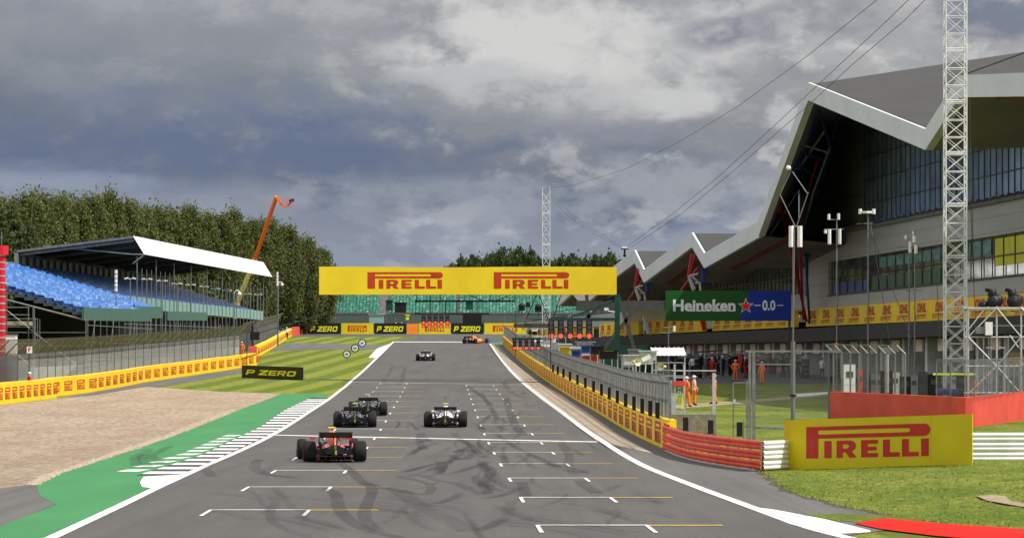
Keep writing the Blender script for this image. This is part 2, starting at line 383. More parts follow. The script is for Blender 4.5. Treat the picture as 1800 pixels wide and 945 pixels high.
M_TAN = node_mat('tan_concrete', blockf, .9)
M_DIRT = mat('bare_earth', (.36, .29, .20), .95, c2=(.24, .18, .12), scale=2, detail=8)

def sheet(name, polys, m, off, world=False, parent=None):
    """ground surfaces following the terrain profile; polys are lists of photograph pixels or of world x, y"""
    mb = MB()
    if polys and not isinstance(polys[0], list): polys = [polys]
    for i, pl in enumerate(polys):
        pts = [(q[0], q[1]) for q in pl] if world else [tuple(GP(*q)[:2]) if q[1] < 1200 else (q[0], q[1]) for q in pl]
        ys = sorted(set([round(p[1], 4) for p in pts]))
        k0 = math.ceil(ys[0] / STEP); k1 = math.floor(ys[-1] / STEP)
        al = sorted(set(ys + [k * STEP for k in range(k0, k1 + 1)]))
        e = list(zip(pts, pts[1:] + pts[:1]))
        for y0, y1 in zip(al, al[1:]):
            if y1 - y0 < 1e-3: continue
            ym = (y0 + y1) / 2; cr = []
            for (a, b) in e:
                lo, hi = (a, b) if a[1] < b[1] else (b, a)
                if lo[1] <= ym < hi[1]:
                    fx = lambda y: lo[0] + (hi[0] - lo[0]) * (y - lo[1]) / (hi[1] - lo[1])
                    cr.append((fx(ym), fx(y0), fx(y1)))
            cr.sort()
            for A, B in zip(cr[::2], cr[1::2]):
                mb.quad(gx(A[1], y0, off), gx(B[1], y0, off), gx(B[2], y1, off), gx(A[2], y1, off))
    if parent: return mb.build(name, m, parent)
    return struct(name, mb, m)
# ground: one sheet to the horizon
g = MB(); ks = [-60, -20] + list(range(0, 190)) + [200, 240, 300, 500, 900, 1500]
for a, b in zip(ks, ks[1:]):
    for xa, xb in ((-3500, -60), (-60, 60), (60, 3500)):
        g.quad(gx(xa, a * STEP), gx(xb, a * STEP), gx(xb, b * STEP), gx(xa, b * STEP))
struct('ground', g, M_GRASS)

# edges of the track, from the photograph's painted lines
LE = [(80, 945), (200, 890), (266.7, 858), (366, 813.6), (477.8, 762), (576.7, 700), (616.7, 668), (657.6, 631.6), (690, 600.5)]
RE = [(860, 604), (868, 616), (887.5, 642.6), (916, 672), (957.5, 706), (995.6, 734.8), (1027, 758), (1050, 773), (1116.7, 815), (1200, 850), (1310, 891.7), (1387, 920), (1470, 944)]
LEw = [tuple(GP(*p)[:2]) for p in LE]; REw = [tuple(GP(*p)[:2]) for p in RE]
LEw = [(-8.3, 30)] + LEw; REw = REw + [(7.2, 55), (10.5, 40), (13.5, 30)]
sheet('track', LEw + [(-14, 590), (-75, 600), (-75, 628), (75, 628), (75, 585), (2, 570)] + REw, M_ASPH, .012, True)
# run-off strips that cross behind the corner
sheet('service_road', [(470, 612), (510, 602.5), (690, 606), (680, 616), (660, 613), (480, 616)], M_ASPH2, .006)
sheet('gravel_verge', [(-75, 629), (75, 629), (75, 646), (-75, 646)], M_DIRT, .014, True)
# left: gravel trap, green run-off, kerb
sheet('gravel_trap', [(-60, 716), (0, 712), (60, 705), (98, 700), (167, 688), (253, 679), (390, 688), (497, 691.5), (420, 720), (320, 760), (213, 797), (103, 833), (60, 855), (0, 862), (-60, 872), (-200, 850)], M_GRAVEL, .005)
sheet('wall_path', [(98, 701), (167, 688), (253, 672), (450, 643), (450, 650), (300, 677), (253, 680), (167, 694)], M_ASPH2, .009)
sheet('runoff', [(-400, 945), (-400, 900), (-60, 868), (0, 858), (64, 850), (100, 885), (40, 910), (0, 930), (-60, 945)], M_ASPH2, .007)
sheet('green_runoff', [(581, 691.5), (495, 691.5), (420, 720), (320, 760), (213, 797), (103, 833), (64, 852), (70, 870), (98, 887), (45, 908), (0, 925), (-60, 945), (80, 945), (200, 890), (266.7, 858), (366, 813.6), (477.8, 762)], M_GREEN, .010)
near_g = [(-8.3, 30), (LEw[1][0], LEw[1][1]), (-10.6, LEw[1][1] + .5), (-12, 60), (-12, 30)]
sheet('green_verge', near_g, M_GREEN, .0095, True)
def offs(poly, w):   # strip beside a polyline
    out = []
    for i, p in enumerate(poly):
        a = poly[max(i - 1, 0)]; b = poly[min(i + 1, len(poly) - 1)]
        t = Vector((b[0] - a[0], b[1] - a[1])).normalized(); out.append((p[0] - t.y * w, p[1] + t.x * w))
    return out
def smooth_line(pl, n=4):
    out = []
    for i in range(len(pl) - 1):
        p0 = pl[max(i - 1, 0)]; p1 = pl[i]; p2 = pl[i + 1]; p3 = pl[min(i + 2, len(pl) - 1)]
        for k in range(n):
            t = k / n
            out.append(tuple(.5 * (2 * p1[j] + (p2[j] - p0[j]) * t + (2 * p0[j] - 5 * p1[j] + 4 * p2[j] - p3[j]) * t * t + (3 * p1[j] - p0[j] - 3 * p2[j] + p3[j]) * t ** 3) for j in (0, 1)))
    return out + [tuple(pl[-1])]
sheet('left_edge_line', LEw + offs(LEw, -.24)[::-1], M_WHITE, .020, True)
REs = smooth_line(REw)
sheet('right_edge_line', REs + offs(REs, .26)[::-1], M_WHITE, .020, True)
sheet('far_edge_line', [(690, 600.2), (860, 600.6), (860, 601.4), (690, 601.2)], M_WORN, .018)
# striped kerb on the left
OE = [(547, 698), (500, 720), (457, 750), (400, 777), (353, 800), (238, 836)]
def lerp_edge(pl, py):
    pl = sorted(pl, key=lambda q: q[1])
    for a, b in zip(pl, pl[1:]):
        if a[1] <= py <= b[1]: return a[0] + (b[0] - a[0]) * (py - a[1]) / (b[1] - a[1])
    return pl[-1][0] if py > pl[-1][1] else pl[0][0]
kb = [(577, 700), (547, 698), (500, 720), (457, 750), (400, 777), (353, 800), (238, 836), (320, 835), (366, 813.6), (477.8, 762)]
sheet('kerb_base', kb, M_KBLACK, .013)
st = []; tt = []
d = gd(833); i = 0
while d < gd(701):
    ya = HY - (G(d) - CZ) * F / d; d2 = d + 2.6; yb = HY - (G(d2) - CZ) * F / d2
    st.append([(lerp_edge(OE, ya) + 1, ya), (lerp_edge(LE, ya), ya), (lerp_edge(LE, yb), yb), (lerp_edge(OE, yb) + 1, yb)])
    if ya > 766:
        y0 = ya - 4 * (ya - HY) / 180; o = 46 * (ya - HY) / 180; w = 44 * (ya - HY) / 180; y1 = y0 - (ya - yb) * .9
        xa = lerp_edge(OE, ya); xb = lerp_edge(OE, yb)
        tt.append([(xa - o + 4, y0), (xa - o + w - 2, y0), (xb - o + w + 6, y1), (xb - o + 10, y1)])
    d += 5.2; i += 1
sheet('kerb_stripes', st, M_WHITE, .017); sheet('kerb_teeth', tt, M_WORN, .016)
sheet('kerb_end', [(252, 838), (320, 834), (372, 812), (372, 813), (266.7, 858), (250, 856), (246, 848)], M_WHITE, .0175)
sheet('far_kerb', [(648, 628), (663, 612), (684, 604.5), (688, 603), (660, 629)], M_WORN, .013)
# right: apron, concrete strip, pit lane, lawns
TO = [(866, 604), (880, 618), (920, 651), (988, 695), (1050, 737), (1085, 762), (1150, 797), (1050, 775), (1027, 758), (995.6, 734.8), (957.5, 706), (916, 672), (887.5, 642.6), (868, 616)]
sheet('apron', [(860, 604), (884, 604), (913, 634), (968, 675), (1061, 731), (1170, 790), (1340, 828), (1387, 863), (1483, 890), (1593, 910), (1640, 920), (1470, 944), (1387, 920), (1310, 891.7), (1200, 850), (1116.7, 815), (1050, 773), (1027, 758), (995.6, 734.8), (957.5, 706), (916, 672), (887.5, 642.6), (868, 616)], M_ASPH2, .011)
sheet('concrete_strip', TO, M_TAN, .016)
sheet('green_corner', [(862, 602.5), (884, 601), (885, 604.5), (864, 605)], M_GREEN, .018)
sheet('white_runoff', [(1310, 890), (1360, 896), (1450, 913), (1530, 933), (1530, 936), (1470, 939), (1453, 939), (1387, 921)], M_WHITE, .019)
pl_in = [tuple(GP(885, 605)[:2]), tuple(GP(968, 672)[:2])]
sheet('infield_lawn', [(-1.2 + .9, 560), (2.6, 250), (5.6, 143), (8.2, 114), (14.5, 118), (60, 118), (60, 304), (9, 304)], M_LAWN, .008, True)
sheet('pit_lane', [(5, 304), (75, 304), (75, 580), (-.2, 580)], M_PITLANE, .014, True)
sheet('pit_exit_path', [(1170, 712), (1235, 708), (1390, 697), (1458, 691), (1458, 694), (1390, 701), (1240, 714), (1170, 719)], M_DIRT, .012)
sheet('pit_exit_line', [(1390, 692.5), (1425, 690.5), (1458, 688.5), (1458, 692), (1425, 695.5), (1390, 698)], M_WHITE, .018)
near_l = [tuple(GP(*p)[:2]) for p in ((1340, 828), (1387, 863), (1483, 890), (1593, 910), (1640, 918))]
def _xe(y):
    q = sorted([(p[1], p[0]) for p in near_l] + [(55, 11.5), (30, 14)])
    for a, b in zip(q, q[1:]):
        if a[0] <= y <= b[0]: return a[1] + (b[1] - a[1]) * (y - a[0]) / (b[0] - a[0])
    return q[-1][1] if y > q[-1][0] else q[0][1]
def bankz(x, y):
    t = max(0, min(1, (x - _xe(y)) / 6.0)); t = t * t * (3 - 2 * t); f = max(0, min(1, (136 - y) / 17)); return .0175 + .29 * t * f - (.012 if y > 135 else 0)
_xe0 = _xe
def _xe(y): return _xe0(y) + .10 * math.sin(y * 2.1) + .07 * math.sin(y * 5.3 + 1) + random.uniform(-.05, .05)
bk = MB(); yl_ = [30 + i * .5 for i in range(216)]
def _row(y): e = _xe(y); return [Vector((x, y, bankz(x, y) + random.uniform(-.012, .016) * (0 < i < 30))) for i, x in enumerate([e + k * .6 for k in range(16)] + [e + 10 + k * 4 for k in range(15)])]
rows_ = [_row(y) for y in yl_]
for a, b in zip(rows_, rows_[1:]):
    for i in range(len(a) - 1): bk.quad(a[i], a[i + 1], b[i + 1], b[i])
struct('near_lawn', bk, M_LAWN, True)
so = MB(); ys_ = [56 + i * .6 for i in range(96)]
for y0, y1 in zip(ys_, ys_[1:]):
    w0 = .10 + .22 * abs(math.sin(y0 * 1.7)) * abs(math.sin(y0 * .6 + 1)); w1 = .10 + .22 * abs(math.sin(y1 * 1.7)) * abs(math.sin(y1 * .6 + 1))
    so.quad(Vector((_xe0(y0) - w0, y0, .0150)), Vector((_xe0(y0) + .3, y0, .0160)), Vector((_xe0(y1) + .3, y1, .0160)), Vector((_xe0(y1) - w1, y1, .0150)))
struct('soil_edge', so, mat('dark_soil', (.10, .08, .05), .95, c2=(.045, .038, .022), scale=4, detail=8))
tf = MB(); rg = random.Random(4)     # blades and tufts of the near lawn
for _ in range(7000):
    y = rg.uniform(58, 116); x = _xe0(y) + rg.random() ** 1.3 * 12 - .12
    if x > y * .1345 + .3: continue
    z = bankz(x, y) - .01; hh_ = rg.uniform(.02, .06); a = rg.random() * 6.28; dx, dy = math.cos(a) * .03, math.sin(a) * .03; lx, ly = rg.uniform(-.03, .03), rg.uniform(-.03, .03)
    tf.add([(x - dx, y - dy, z), (x + dx, y + dy, z), (x + lx, y + ly, z + hh_)], [(0, 1, 2)])
struct('grass_tufts', tf, mat('grass_blade', (.26, .30, .04), .8, c2=(.17, .22, .02), scale=1.2), kind='stuff')
sheet('near_verge', [(1410, 906), (1480, 903), (1600, 909), (1640, 919), (1540, 920), (1470, 916)], M_LAWN, .0195)
bp_ = MB(); pp_ = [(1716, 871), (1745, 868), (1768, 872), (1775, 879), (1800, 884), (1840, 891), (1840, 896), (1795, 889), (1765, 884), (1735, 879)]
qq = []
for px, py in pp_:
    lo, hi = 40., 130.
    for _ in range(40):
        mm = (lo + hi) / 2; zz = bankz((px - CX) * mm / F, mm) + .03
        if HY - (zz - CZ) * F / mm > py: lo = mm
        else: hi = mm
    qq.append(Vector(((px - CX) * lo / F, lo, bankz((px - CX) * lo / F, lo) + .03)))
bp_.add(qq, [tuple(range(len(qq)))]); struct('bare_patch', bp_, M_DIRT)

pe = MB(); rg = random.Random(8)       # loose stones along the edge of the gravel
for _ in range(2600):
    t_ = rg.random(); ei = [(420, 720), (320, 760), (213, 797), (103, 833), (64, 852)]; k_ = min(3, int(t_ * 4)); f_ = t_ * 4 - k_
    p_ = GP(ei[k_][0] + (ei[k_ + 1][0] - ei[k_][0]) * f_ + rg.gauss(-8, 5), ei[k_][1] + (ei[k_ + 1][1] - ei[k_][1]) * f_); s_ = rg.uniform(.015, .05)
    pe.add([p_ + Vector((-s_, -s_, .008)), p_ + Vector((s_, -s_, .008)), p_ + Vector((0, s_, .008)), p_ + Vector((0, 0, s_ * 1.3))], [(0, 1, 3), (1, 2, 3), (2, 0, 3)])
struct('gravel_stones', pe, mat('loose_stone', (.50, .42, .32), .9, c2=(.30, .24, .18), scale=9), kind='stuff')
# grid boxes, start line and other markings
def gbox(mbw, mby, X, d, right):
    sl = -.01768; w = 2.12; t = .15
    def st(x0, x1, y0, y1, arr): arr.append([(x0, y0), (x1, y0), (x1 + sl * (y1 - y0), y1), (x0 + sl * (y1 - y0), y1)])
    st(X, X + w, d - t, d + t, mbw)
    tl = 3.4 if d < 200 else 3.0
    st(X - .01 + sl * -tl, X + .07 + sl * -tl, d - tl, d - t, mbw); st(X + w - .07 + sl * -tl, X + w + .01 + sl * -tl, d - tl, d - t, mbw)
    c = X + w * .72; st(c, X + w - .001 + 1.42, d - .17, d + .17, mby)
wl, yl = [], []
for k in range(15):
    d = 74 + 16 * k; gbox(wl, yl, .4485 - .01768 * (d - 74), d, True)
    d = 82 + 16 * k
    if d < 308: gbox(wl, yl, -6.34 - .01768 * (d - 82), d, False)
sheet('grid_yellow_lines', yl, M_YLINE, .0225, True)
sheet('grid_boxes', wl, M_WORN, .0260, True)
sheet('start_line', [[(474, 765.0), (1051, 777.4), (1048, 776.0), (477, 764.0)]], M_WHITE, .0200)
sheet('far_start_line', [[(622, 671.5), (920, 676.5), (919, 676.05), (623, 671.05)]], mat('faded_paint', (.34, .34, .33), .7, c2=(.24, .24, .23), scale=5), .0203)
M_SEAL = mat('seal_line', (.035, .035, .035), .6)
sheet('seal_joint', [[(560, 666.2), (618, 667.4), (910, 669.9), (975, 671.5), (975, 673.0), (910, 671.6), (618, 668.5), (560, 667.2)]], M_SEAL, .0215)

# rubber laid on the track
def rubf(a0):
    def f(v, b, l, n):
        b.inputs['Base Color'].default_value = (.018, .018, .019, 1)
        q = noise(scaled(v, (3.5, .5, 1)), 2.2, 6, .75); b2 = noise(scaled(v, (1, .3, 1)), .35, 3, .5)
        l.new(mth('MULTIPLY', mth('MULTIPLY', ramp(q, [(.30, (.35, .35, .35)), (.55, (1, 1, 1))]), a0), ramp(b2, [(.36, (.35, .35, .35)), (.60, (1, 1, 1))])), b.inputs['Alpha'])
    return f
M_RUB = [node_mat('rubber_%s' % n_, rubf(a), .7) for n_, a in (('faint', .25), ('mid', .42), ('dark', .62))]
rnd = random.Random(11)
def ribbon(mb, pts, w, z):
    pts = smooth_line(pts, 6); a = offs(pts, w / 2); b = offs(pts, -w / 2)
    dense = []
    for i in range(len(pts) - 1):
        mb.quad(gx(*a[i], z), gx(*a[i + 1], z), gx(*b[i + 1], z), gx(*b[i], z))
rb = [MB(), MB(), MB()]; zc = .0300
def mark(px, lvl, w=.3):
    global zc
    pts = [tuple(GP(*p)[:2]) for p in px]; ribbon(rb[lvl], pts, w, zc); zc += .00025
hand = [([(640, 850), (655, 862), (640, 905), (665, 935)], 1, .28), ([(575, 860), (590, 868), (600, 900), (640, 930), (700, 945)], 1, .30), ([(700, 862), (740, 890), (790, 915), (830, 935)], 0, .5),
        ([(455, 808), (448, 822), (470, 834), (520, 840)], 1, .35), ([(490, 812), (475, 822), (465, 833)], 0, .3), ([(370, 812), (362, 825), (375, 838)], 0, .3),
        ([(600, 815), (620, 830), (640, 848), (700, 862)], 1, .3), ([(860, 812), (830, 822), (790, 833), (740, 838)], 1, .30), ([(845, 815), (865, 828), (850, 850), (860, 868)], 1, .3),
        ([(1020, 845), (1030, 855), (1050, 868)], 1, .35), ([(917, 848), (922, 862), (925, 872)], 1, .3), ([(740, 835), (770, 845), (800, 850), (850, 870)], 1, .3),
        ([(775, 812), (778, 822), (768, 834)], 2, .35), ([(660, 858), (700, 862), (740, 870), (756, 865), (752, 850), (700, 838)], 1, .25),
        ([(820, 785), (800, 805), (760, 825), (720, 838)], 1, .28), ([(800, 762), (812, 775), (830, 785), (850, 805)], 1, .3), ([(870, 760), (905, 785), (935, 800), (985, 822)], 1, .25),
        ([(985, 780), (1000, 800), (1000, 818), (1010, 835)], 0, .3), ([(970, 820), (1000, 828), (1030, 830), (960, 815)], 1, .25), ([(740, 762), (738, 775), (745, 790)], 1, .35),
        ([(800, 795), (825, 790), (828, 802), (805, 808), (795, 800)], 1, .3), ([(720, 800), (745, 785), (768, 780)], 2, .28), ([(710, 830), (740, 822), (768, 815)], 2, .25),
        ([(845, 690), (862, 715), (875, 738)], 1, .3), ([(825, 680), (850, 700), (865, 712)], 1, .3), ([(890, 700), (900, 735), (920, 765)], 1, .4), ([(850, 760), (845, 745), (862, 730)], 1, .3),
        ([(885, 672), (900, 690), (925, 700)], 0, .4), ([(565, 735), (590, 728), (620, 724)], 0, .3), ([(690, 640), (685, 655), (672, 672)], 0, .4), ([(712, 645), (708, 662), (700, 678)], 0, .4)]
for px, lv, w in hand: mark(px, lv, w)
for i in range(75):
    py = rnd.uniform(688, 905); d = gd(py); side = rnd.random()
    x0 = (rnd.gauss(810, 75) if side < .6 else rnd.gauss(900, 60)) + (py - 760) * .1
    if py > 850: x0 = rnd.uniform(420, 1150)
    s = (py - 640) / 170; dx = rnd.uniform(-60, 60) * s; dy = rnd.uniform(8, 34) * s
    mark([(x0, py), (x0 + dx * .2 + rnd.uniform(-8, 8) * s, py + dy * .4), (x0 + dx * .6, py + dy * .8), (x0 + dx, py + dy)], rnd.choice((0, 0, 1, 1, 2)) if dy < 18 else rnd.choice((0, 0, 1)), rnd.uniform(.10, .26))
for i in range(30):
    py = rnd.uniform(862, 925); x0 = rnd.uniform(300, 1200); ln = rnd.uniform(60, 260)
    mark([(x0, py), (x0 + ln * .5, py + rnd.uniform(2, 10)), (x0 + ln, py + rnd.uniform(8, 26))], 0, rnd.uniform(.10, .3))
for q in ([(150, 935), (200, 905), (260, 880)], [(230, 800), (275, 790), (330, 770)], [(150, 820), (190, 805), (240, 800)]): pass
for m_, nm in zip(M_RUB, ('tyre_marks', 'tyre_marks', 'tyre_marks')): struct(nm, rb[M_RUB.index(m_)], m_)
gm = MB()
for px in ([(262, 822), (250, 806), (262, 790)], [(285, 815), (268, 802), (300, 785)], [(240, 818), (238, 806), (250, 798)]):
    pts = [tuple(GP(*p)[:2]) for p in px]; ribbon(gm, pts, .35, zc); zc += .0003
struct('runoff_marks', gm, M_RUB[1])
# red painted kerb, bottom right
kb = MB(); top = [(1500, 921), (1560, 917), (1650, 925), (1740, 931), (1840, 938)]; bot = [(1500, 921), (1545, 931), (1640, 943), (1720, 950), (1840, 962)]
M_RED = mat('red_kerb_paint', (.62, .020, .012), .85, spec=.08, c2=(.48, .015, .010), scale=1.2, detail=8)
T = [GP(*p) for p in top]; B = [GP(*p) for p in bot]
for i in range(len(T) - 1):
    for (t0, t1) in ((0, .35), (.35, .75), (.75, 1)):
        hh = {0: .02, .35: .10, .75: .11, 1: .02}
        f = lambda j, t: B[j].lerp(T[j], t) + UPV * ((hh[t] if j else .02) + .01)
        kb.quad(f(i, t0), f(i + 1, t0), f(i + 1, t1), f(i, t1))
struct('red_kerb', kb, M_RED, True)
# ================================================================ racing cars
M_TYRE = mat('tyre_rubber', (.010, .010, .011), .75, c2=(.019, .018, .018), scale=6, detail=6)
M_RIM = mat('wheel_rim', (.03, .03, .032), .35, .8)
M_CARB = mat('carbon_fibre', (.014, .014, .016), .4, spec=.5, c2=(.022, .022, .025), scale=8)
M_REDBAND = mat('red_tyre_band', (.55, .02, .02), .6)
M_TCAM = mat('camera_pod_yellow', (.75, .85, .02), .4)
M_RAIN = mat('rain_light_strip', (.32, .36, .05), .4)
M_SKIN = mat('skin', (.45, .27, .19), .6)
def racing_car(label, loc, rz, cover, side, nose, accent, wing, stripe=None, helmet=(.8, .7, .1)):
    gz = (G(loc[1] + 1.8) - G(loc[1] - 1.8)) / 3.6
    t = thing('racing_car', label, 'racing car', (loc[0], loc[1], G(loc[1]) + .014), rz, 'racing cars on the track')
    t.matrix_basis = Matrix.Translation((loc[0], loc[1], G(loc[1]) + .03)) @ Matrix.Rotation(math.atan(gz), 4, 'X') @ Matrix.Rotation(rz, 4, 'Z')
    # origin: middle of the rear axle on the ground; +y is forward
    b = LM(); b.loft([(4.95, 0, .07, .20, .27), (4.6, 0, .10, .19, .36), (4.1, 0, .15, .17, .47), (3.5, 0, .20, .15, .57), (2.9, 0, .26, .12, .62), (2.3, 0, .33, .08, .66), (1.6, 0, .35, .06, .60)], 18, .75)
    body = b.build('nose', nose, t, True)
    c = LM(); c.loft([(1.62, 0, .34, .06, .56), (1.2, 0, .34, .06, .58), (.6, 0, .26, .06, .50), (.15, 0, .17, .08, .42), (-.25, 0, .11, .14, .36)], 18, .8)
    c.build('chassis', side, t, True)
    e_ = LM(); e_.loft([(1.62, 0, .15, .56, .97), (1.45, 0, .17, .5, .98), (1.0, 0, .13, .42, .93), (.5, 0, .09, .36, .84), (.1, 0, .06, .34, .72), (-.15, 0, .04, .33, .60)], 16, .85)
    e_.cur = 1; e_.box((0, .55, .72), (.02, .9, .30))
    ec = e_.build('engine_cover', [cover, accent], t, True)
    il = LM(); il.loft([(1.67, 0, .10, .74, .93), (1.60, 0, .10, .74, .93)], 12, .9); il.build('air_intake', M_CARB, ec)
    for s in (-1, 1):
        p = LM(); p.loft([(2.25, s * .58, .20, .22, .50), (2.05, s * .60, .27, .14, .56), (1.5, s * .58, .28, .08, .53), (.9, s * .48, .24, .07, .47), (.4, s * .36, .17, .07, .38), (.0, s * .24, .09, .09, .28)], 16, .7)
        p.cur = 1; p.box((s * .80, 1.55, .34), (.012, .75, .14)); p.box((s * .50, .9, .485), (.26, .7, .012), ry=s * .12)
        sp = p.build('sidepod', [side, accent], t, True)
        q = LM(); q.loft([(2.30, s * .58, .16, .28, .46), (2.24, s * .58, .16, .28, .46)], 12, .7); q.build('inlet', M_CARB, sp)
        for nm, y, r, w, xo in (('wheel', 0, .335, .405, .7975), ('wheel', 3.62, .335, .305, .8475)):
            wl_ = LM(); x0 = s * xo
            prof = [(-w / 2, .15), (-w / 2, r - .07), (-w / 2 + .025, r - .02), (-w / 2 + .07, r), (w / 2 - .07, r), (w / 2 - .025, r - .02), (w / 2, r - .07), (w / 2, .15)]
            n = 28; vs = [(x0 + px, y + rr * math.cos(6.28318 * k / n), r + rr * math.sin(6.28318 * k / n)) for px, rr in prof for k in range(n)]
            fs = [(i * n + k, i * n + (k + 1) % n, (i + 1) * n + (k + 1) % n, (i + 1) * n + k) for i in range(len(prof) - 1) for k in range(n)]
            wl_.add(vs, fs); tyre_par = wl_.build('wheel', M_TYRE, t, True)
            rm = LM(); rm.add([(x0 + sg * (w / 2 - .03), y + .165 * math.cos(6.28318 * k / n), r + .165 * math.sin(6.28318 * k / n)) for sg in (-1, 1) for k in range(n)], [tuple(range(n)), tuple(range(n, 2 * n))[::-1]])
            for k in range(10):
                a = 6.28318 * k / 10; rm.bar((x0 + s * (w / 2 - .02), y, r), (x0 + s * (w / 2 - .02), y + .17 * math.cos(a), r + .17 * math.sin(a)), .025, .02)
            rm.build('rim', M_RIM, tyre_par)
            rb_ = LM()
            for sg in (-1, 1):
                xx = x0 + sg * (w / 2 + .002)
                vs = [(xx, y + rr * math.cos(6.28318 * k / n), r + rr * math.sin(6.28318 * k / n)) for rr in (.235, .262) for k in range(n)]
                rb_.add(vs, [(k, (k + 1) % n, n + (k + 1) % n, n + k) for k in range(n)])
            rb_.build('tyre_band', M_REDBAND, tyre_par)
            ar = LM()
            for dy, z0, z1 in ((-.22, .42, .40), (.22, .42, .40), (-.22, .22, .24), (.22, .2, .24), (.02, .34, .34)):
                ar.tube([(s * (.14 if y == 0 else .2), y + dy, z0 if y == 0 else z0 + .05), (x0 - s * w / 2, y + dy * .35, z1)], .018, 6)
            ar.build('suspension_arm', M_CARB, t)
    fl = LM()
    fl.hexa([(-.72, .35, .05), (.72, .35, .05), (.72, 2.7, .05), (-.72, 2.7, .05), (-.72, .35, .075), (.72, .35, .075), (.72, 2.7, .075), (-.72, 2.7, .075)])
    fl.hexa([(-.5, -.35, .17), (.5, -.35, .17), (.52, .35, .052), (-.52, .35, .052), (-.5, -.35, .19), (.5, -.35, .19), (.52, .35, .074), (-.52, .35, .074)])
    for x in (-.5, -.3, -.14, .14, .3, .5): fl.hexa([(x - .008, -.35, .06), (x + .008, -.35, .06), (x + .008, .3, .04), (x - .008, .3, .04), (x - .008, -.35, .178), (x + .008, -.35, .178), (x + .008, .3, .06), (x - .008, .3, .06)])
    fl.box((0, -.12, .33), (.55, .5, .16)); fl.box((0, -.33, .42), (.30, .14, .22))
    for s in (-1, 1): fl.bar((s * .2, -.1, .38), (s * .62, -.05, .30), .12, .16)
    fl.build('floor', M_CARB, t)
    cr = LM(); cr.box((0, -.52, .30), (.13, .5, .14)); cs = cr.build('crash_structure', M_CARB, t)
    rl = LM(); rl.box((0, -.775, .31), (.055, .012, .13)); rl.box((0, -.42, .47), (.075, .012, .14)); rl.build('rain_light', M_RAIN, cs)
    # rear wing
    w = LM()
    prof = [(-.62, .87), (-.50, .80), (-.34, .76), (-.28, .775), (-.34, .785), (-.48, .825), (-.60, .885)]
    for x0, x1 in ((-.5, .5),):
        vs = [(x, y, z) for x in (x0, x1) for (y, z) in prof]; k = len(prof)
        w.add(vs, [(i, (i + 1) % k, k + (i + 1) % k, k + i) for i in range(k)] + [tuple(range(k))[::-1], tuple(range(k, 2 * k))])
    w.hexa([(-.5, -.66, .83), (.5, -.66, .83), (.5, -.61, .82), (-.5, -.61, .82), (-.5, -.69, .95), (.5, -.69, .95), (.5, -.665, .95), (-.5, -.665, .95)])
    wg = w.build('rear_wing', wing, t)
    for s in (-1, 1):
        ep = LM(); ep.hexa([(s * .515 - .008, -.72, .62), (s * .515 + .008, -.72, .62), (s * .515 + .008, -.2, .60), (s * .515 - .008, -.2, .60), (s * .515 - .008, -.74, .97), (s * .515 + .008, -.74, .97), (s * .515 + .008, -.26, .93), (s * .515 - .008, -.26, .93)])
        ep.bar((s * .50, -.45, .64), (s * .40, -.30, .22), .10, .012); ep.build('endplate', wing, wg)
    pl_ = LM(); pl_.bar((-.06, -.40, .78), (-.04, -.28, .36), .02, .10); pl_.bar((.06, -.40, .78), (.04, -.28, .36), .02, .10); pl_.build('wing_pylon', M_CARB, wg)
    # front wing
    fw = LM()
    for k, (y, z) in enumerate(((4.72, .08), (4.58, .13), (4.46, .18), (4.36, .24))): fw.box((0, y, z), (1.9 - k * .03, .15, .018), rx=.25 + .1 * k)
    for s in (-1, 1): fw.box((s * .985, 4.55, .19), (.016, .55, .26)); fw.bar((s * .10, 4.65, .10), (s * .07, 4.6, .3), .02, .2)
    fw.build('front_wing', accent, t)
    bd = LM()
    for s in (-1, 1):
        for k in range(4): bd.box((s * (.42 + .12 * k), 2.55 - .1 * k, .26), (.012, .30, .38 - .05 * k), rz=s * .2)
    bd.build('bargeboard', M_CARB, t)
    hl = LM(); hl.tube([(-.26, 1.75, .66), (-.27, 2.1, .84), (-.17, 2.42, .88), (0, 2.52, .87), (.17, 2.42, .88), (.27, 2.1, .84), (.26, 1.75, .66)], .028, 8); hl.tube([(0, 2.52, .87), (0, 2.62, .64)], .02, 8)
    hl.build('halo', M_CARB, t, True)
    for s in (-1, 1):
        mr = LM(); mr.box((s * .58, 2.35, .70), (.17, .07, .075)); mr.bar((s * .32, 2.35, .62), (s * .5, 2.35, .69), .015); mr.build('mirror', side, t)
    tc_ = LM(); tc_.box((0, 1.42, 1.015), (.03, .1, .09)); tc_.cur = 1; tc_.loft([(1.5, 0, .13, 1.045, 1.085), (1.36, 0, .13, 1.045, 1.085)], 12, .8); tc_.build('camera_pod', [M_CARB, M_TCAM], t)
    at_ = LM(); at_.tube([(0, 3.0, .62), (0, 3.0, .95)], .008, 5); at_.build('antenna', M_CARB, t)
    if stripe:
        sp_ = LM()
        for s in (-1, 1):
            sp_.hexa([(s * .14, -.10, .46), (s * .30, -.10, .40), (s * .30, .4, .48), (s * .14, .4, .56), (s * .14, -.12, .50), (s * .30, -.12, .44), (s * .30, .4, .52), (s * .14, .4, .60)])
            sp_.bar((s * .10, -.22, .38), (s * .20, -.2, .62), .05, .02); sp_.bar((s * .42, -.08, .30), (s * .62, -.05, .44), .08, .10)
        sp_.build('rear_bodywork', stripe, t)
    hm = LM(); hm.sphere((0, 1.95, .70), .14, 12, 8, (1, 1.1, 1)); hm.cur = 1; hm.box((0, 2.07, .70), (.20, .06, .07)); hm.cur = 2; hm.loft([(2.05, 0, .17, .30, .58), (1.8, 0, .22, .28, .60), (1.68, 0, .18, .28, .58)], 12, .8)
    pr = hm.build('person', [mat('helmet', helmet, .25), M_CARB, mat('driver_suit', nose.node_tree.nodes['Principled BSDF'].inputs['Base Color'].default_value[:3], .8)], None, True)
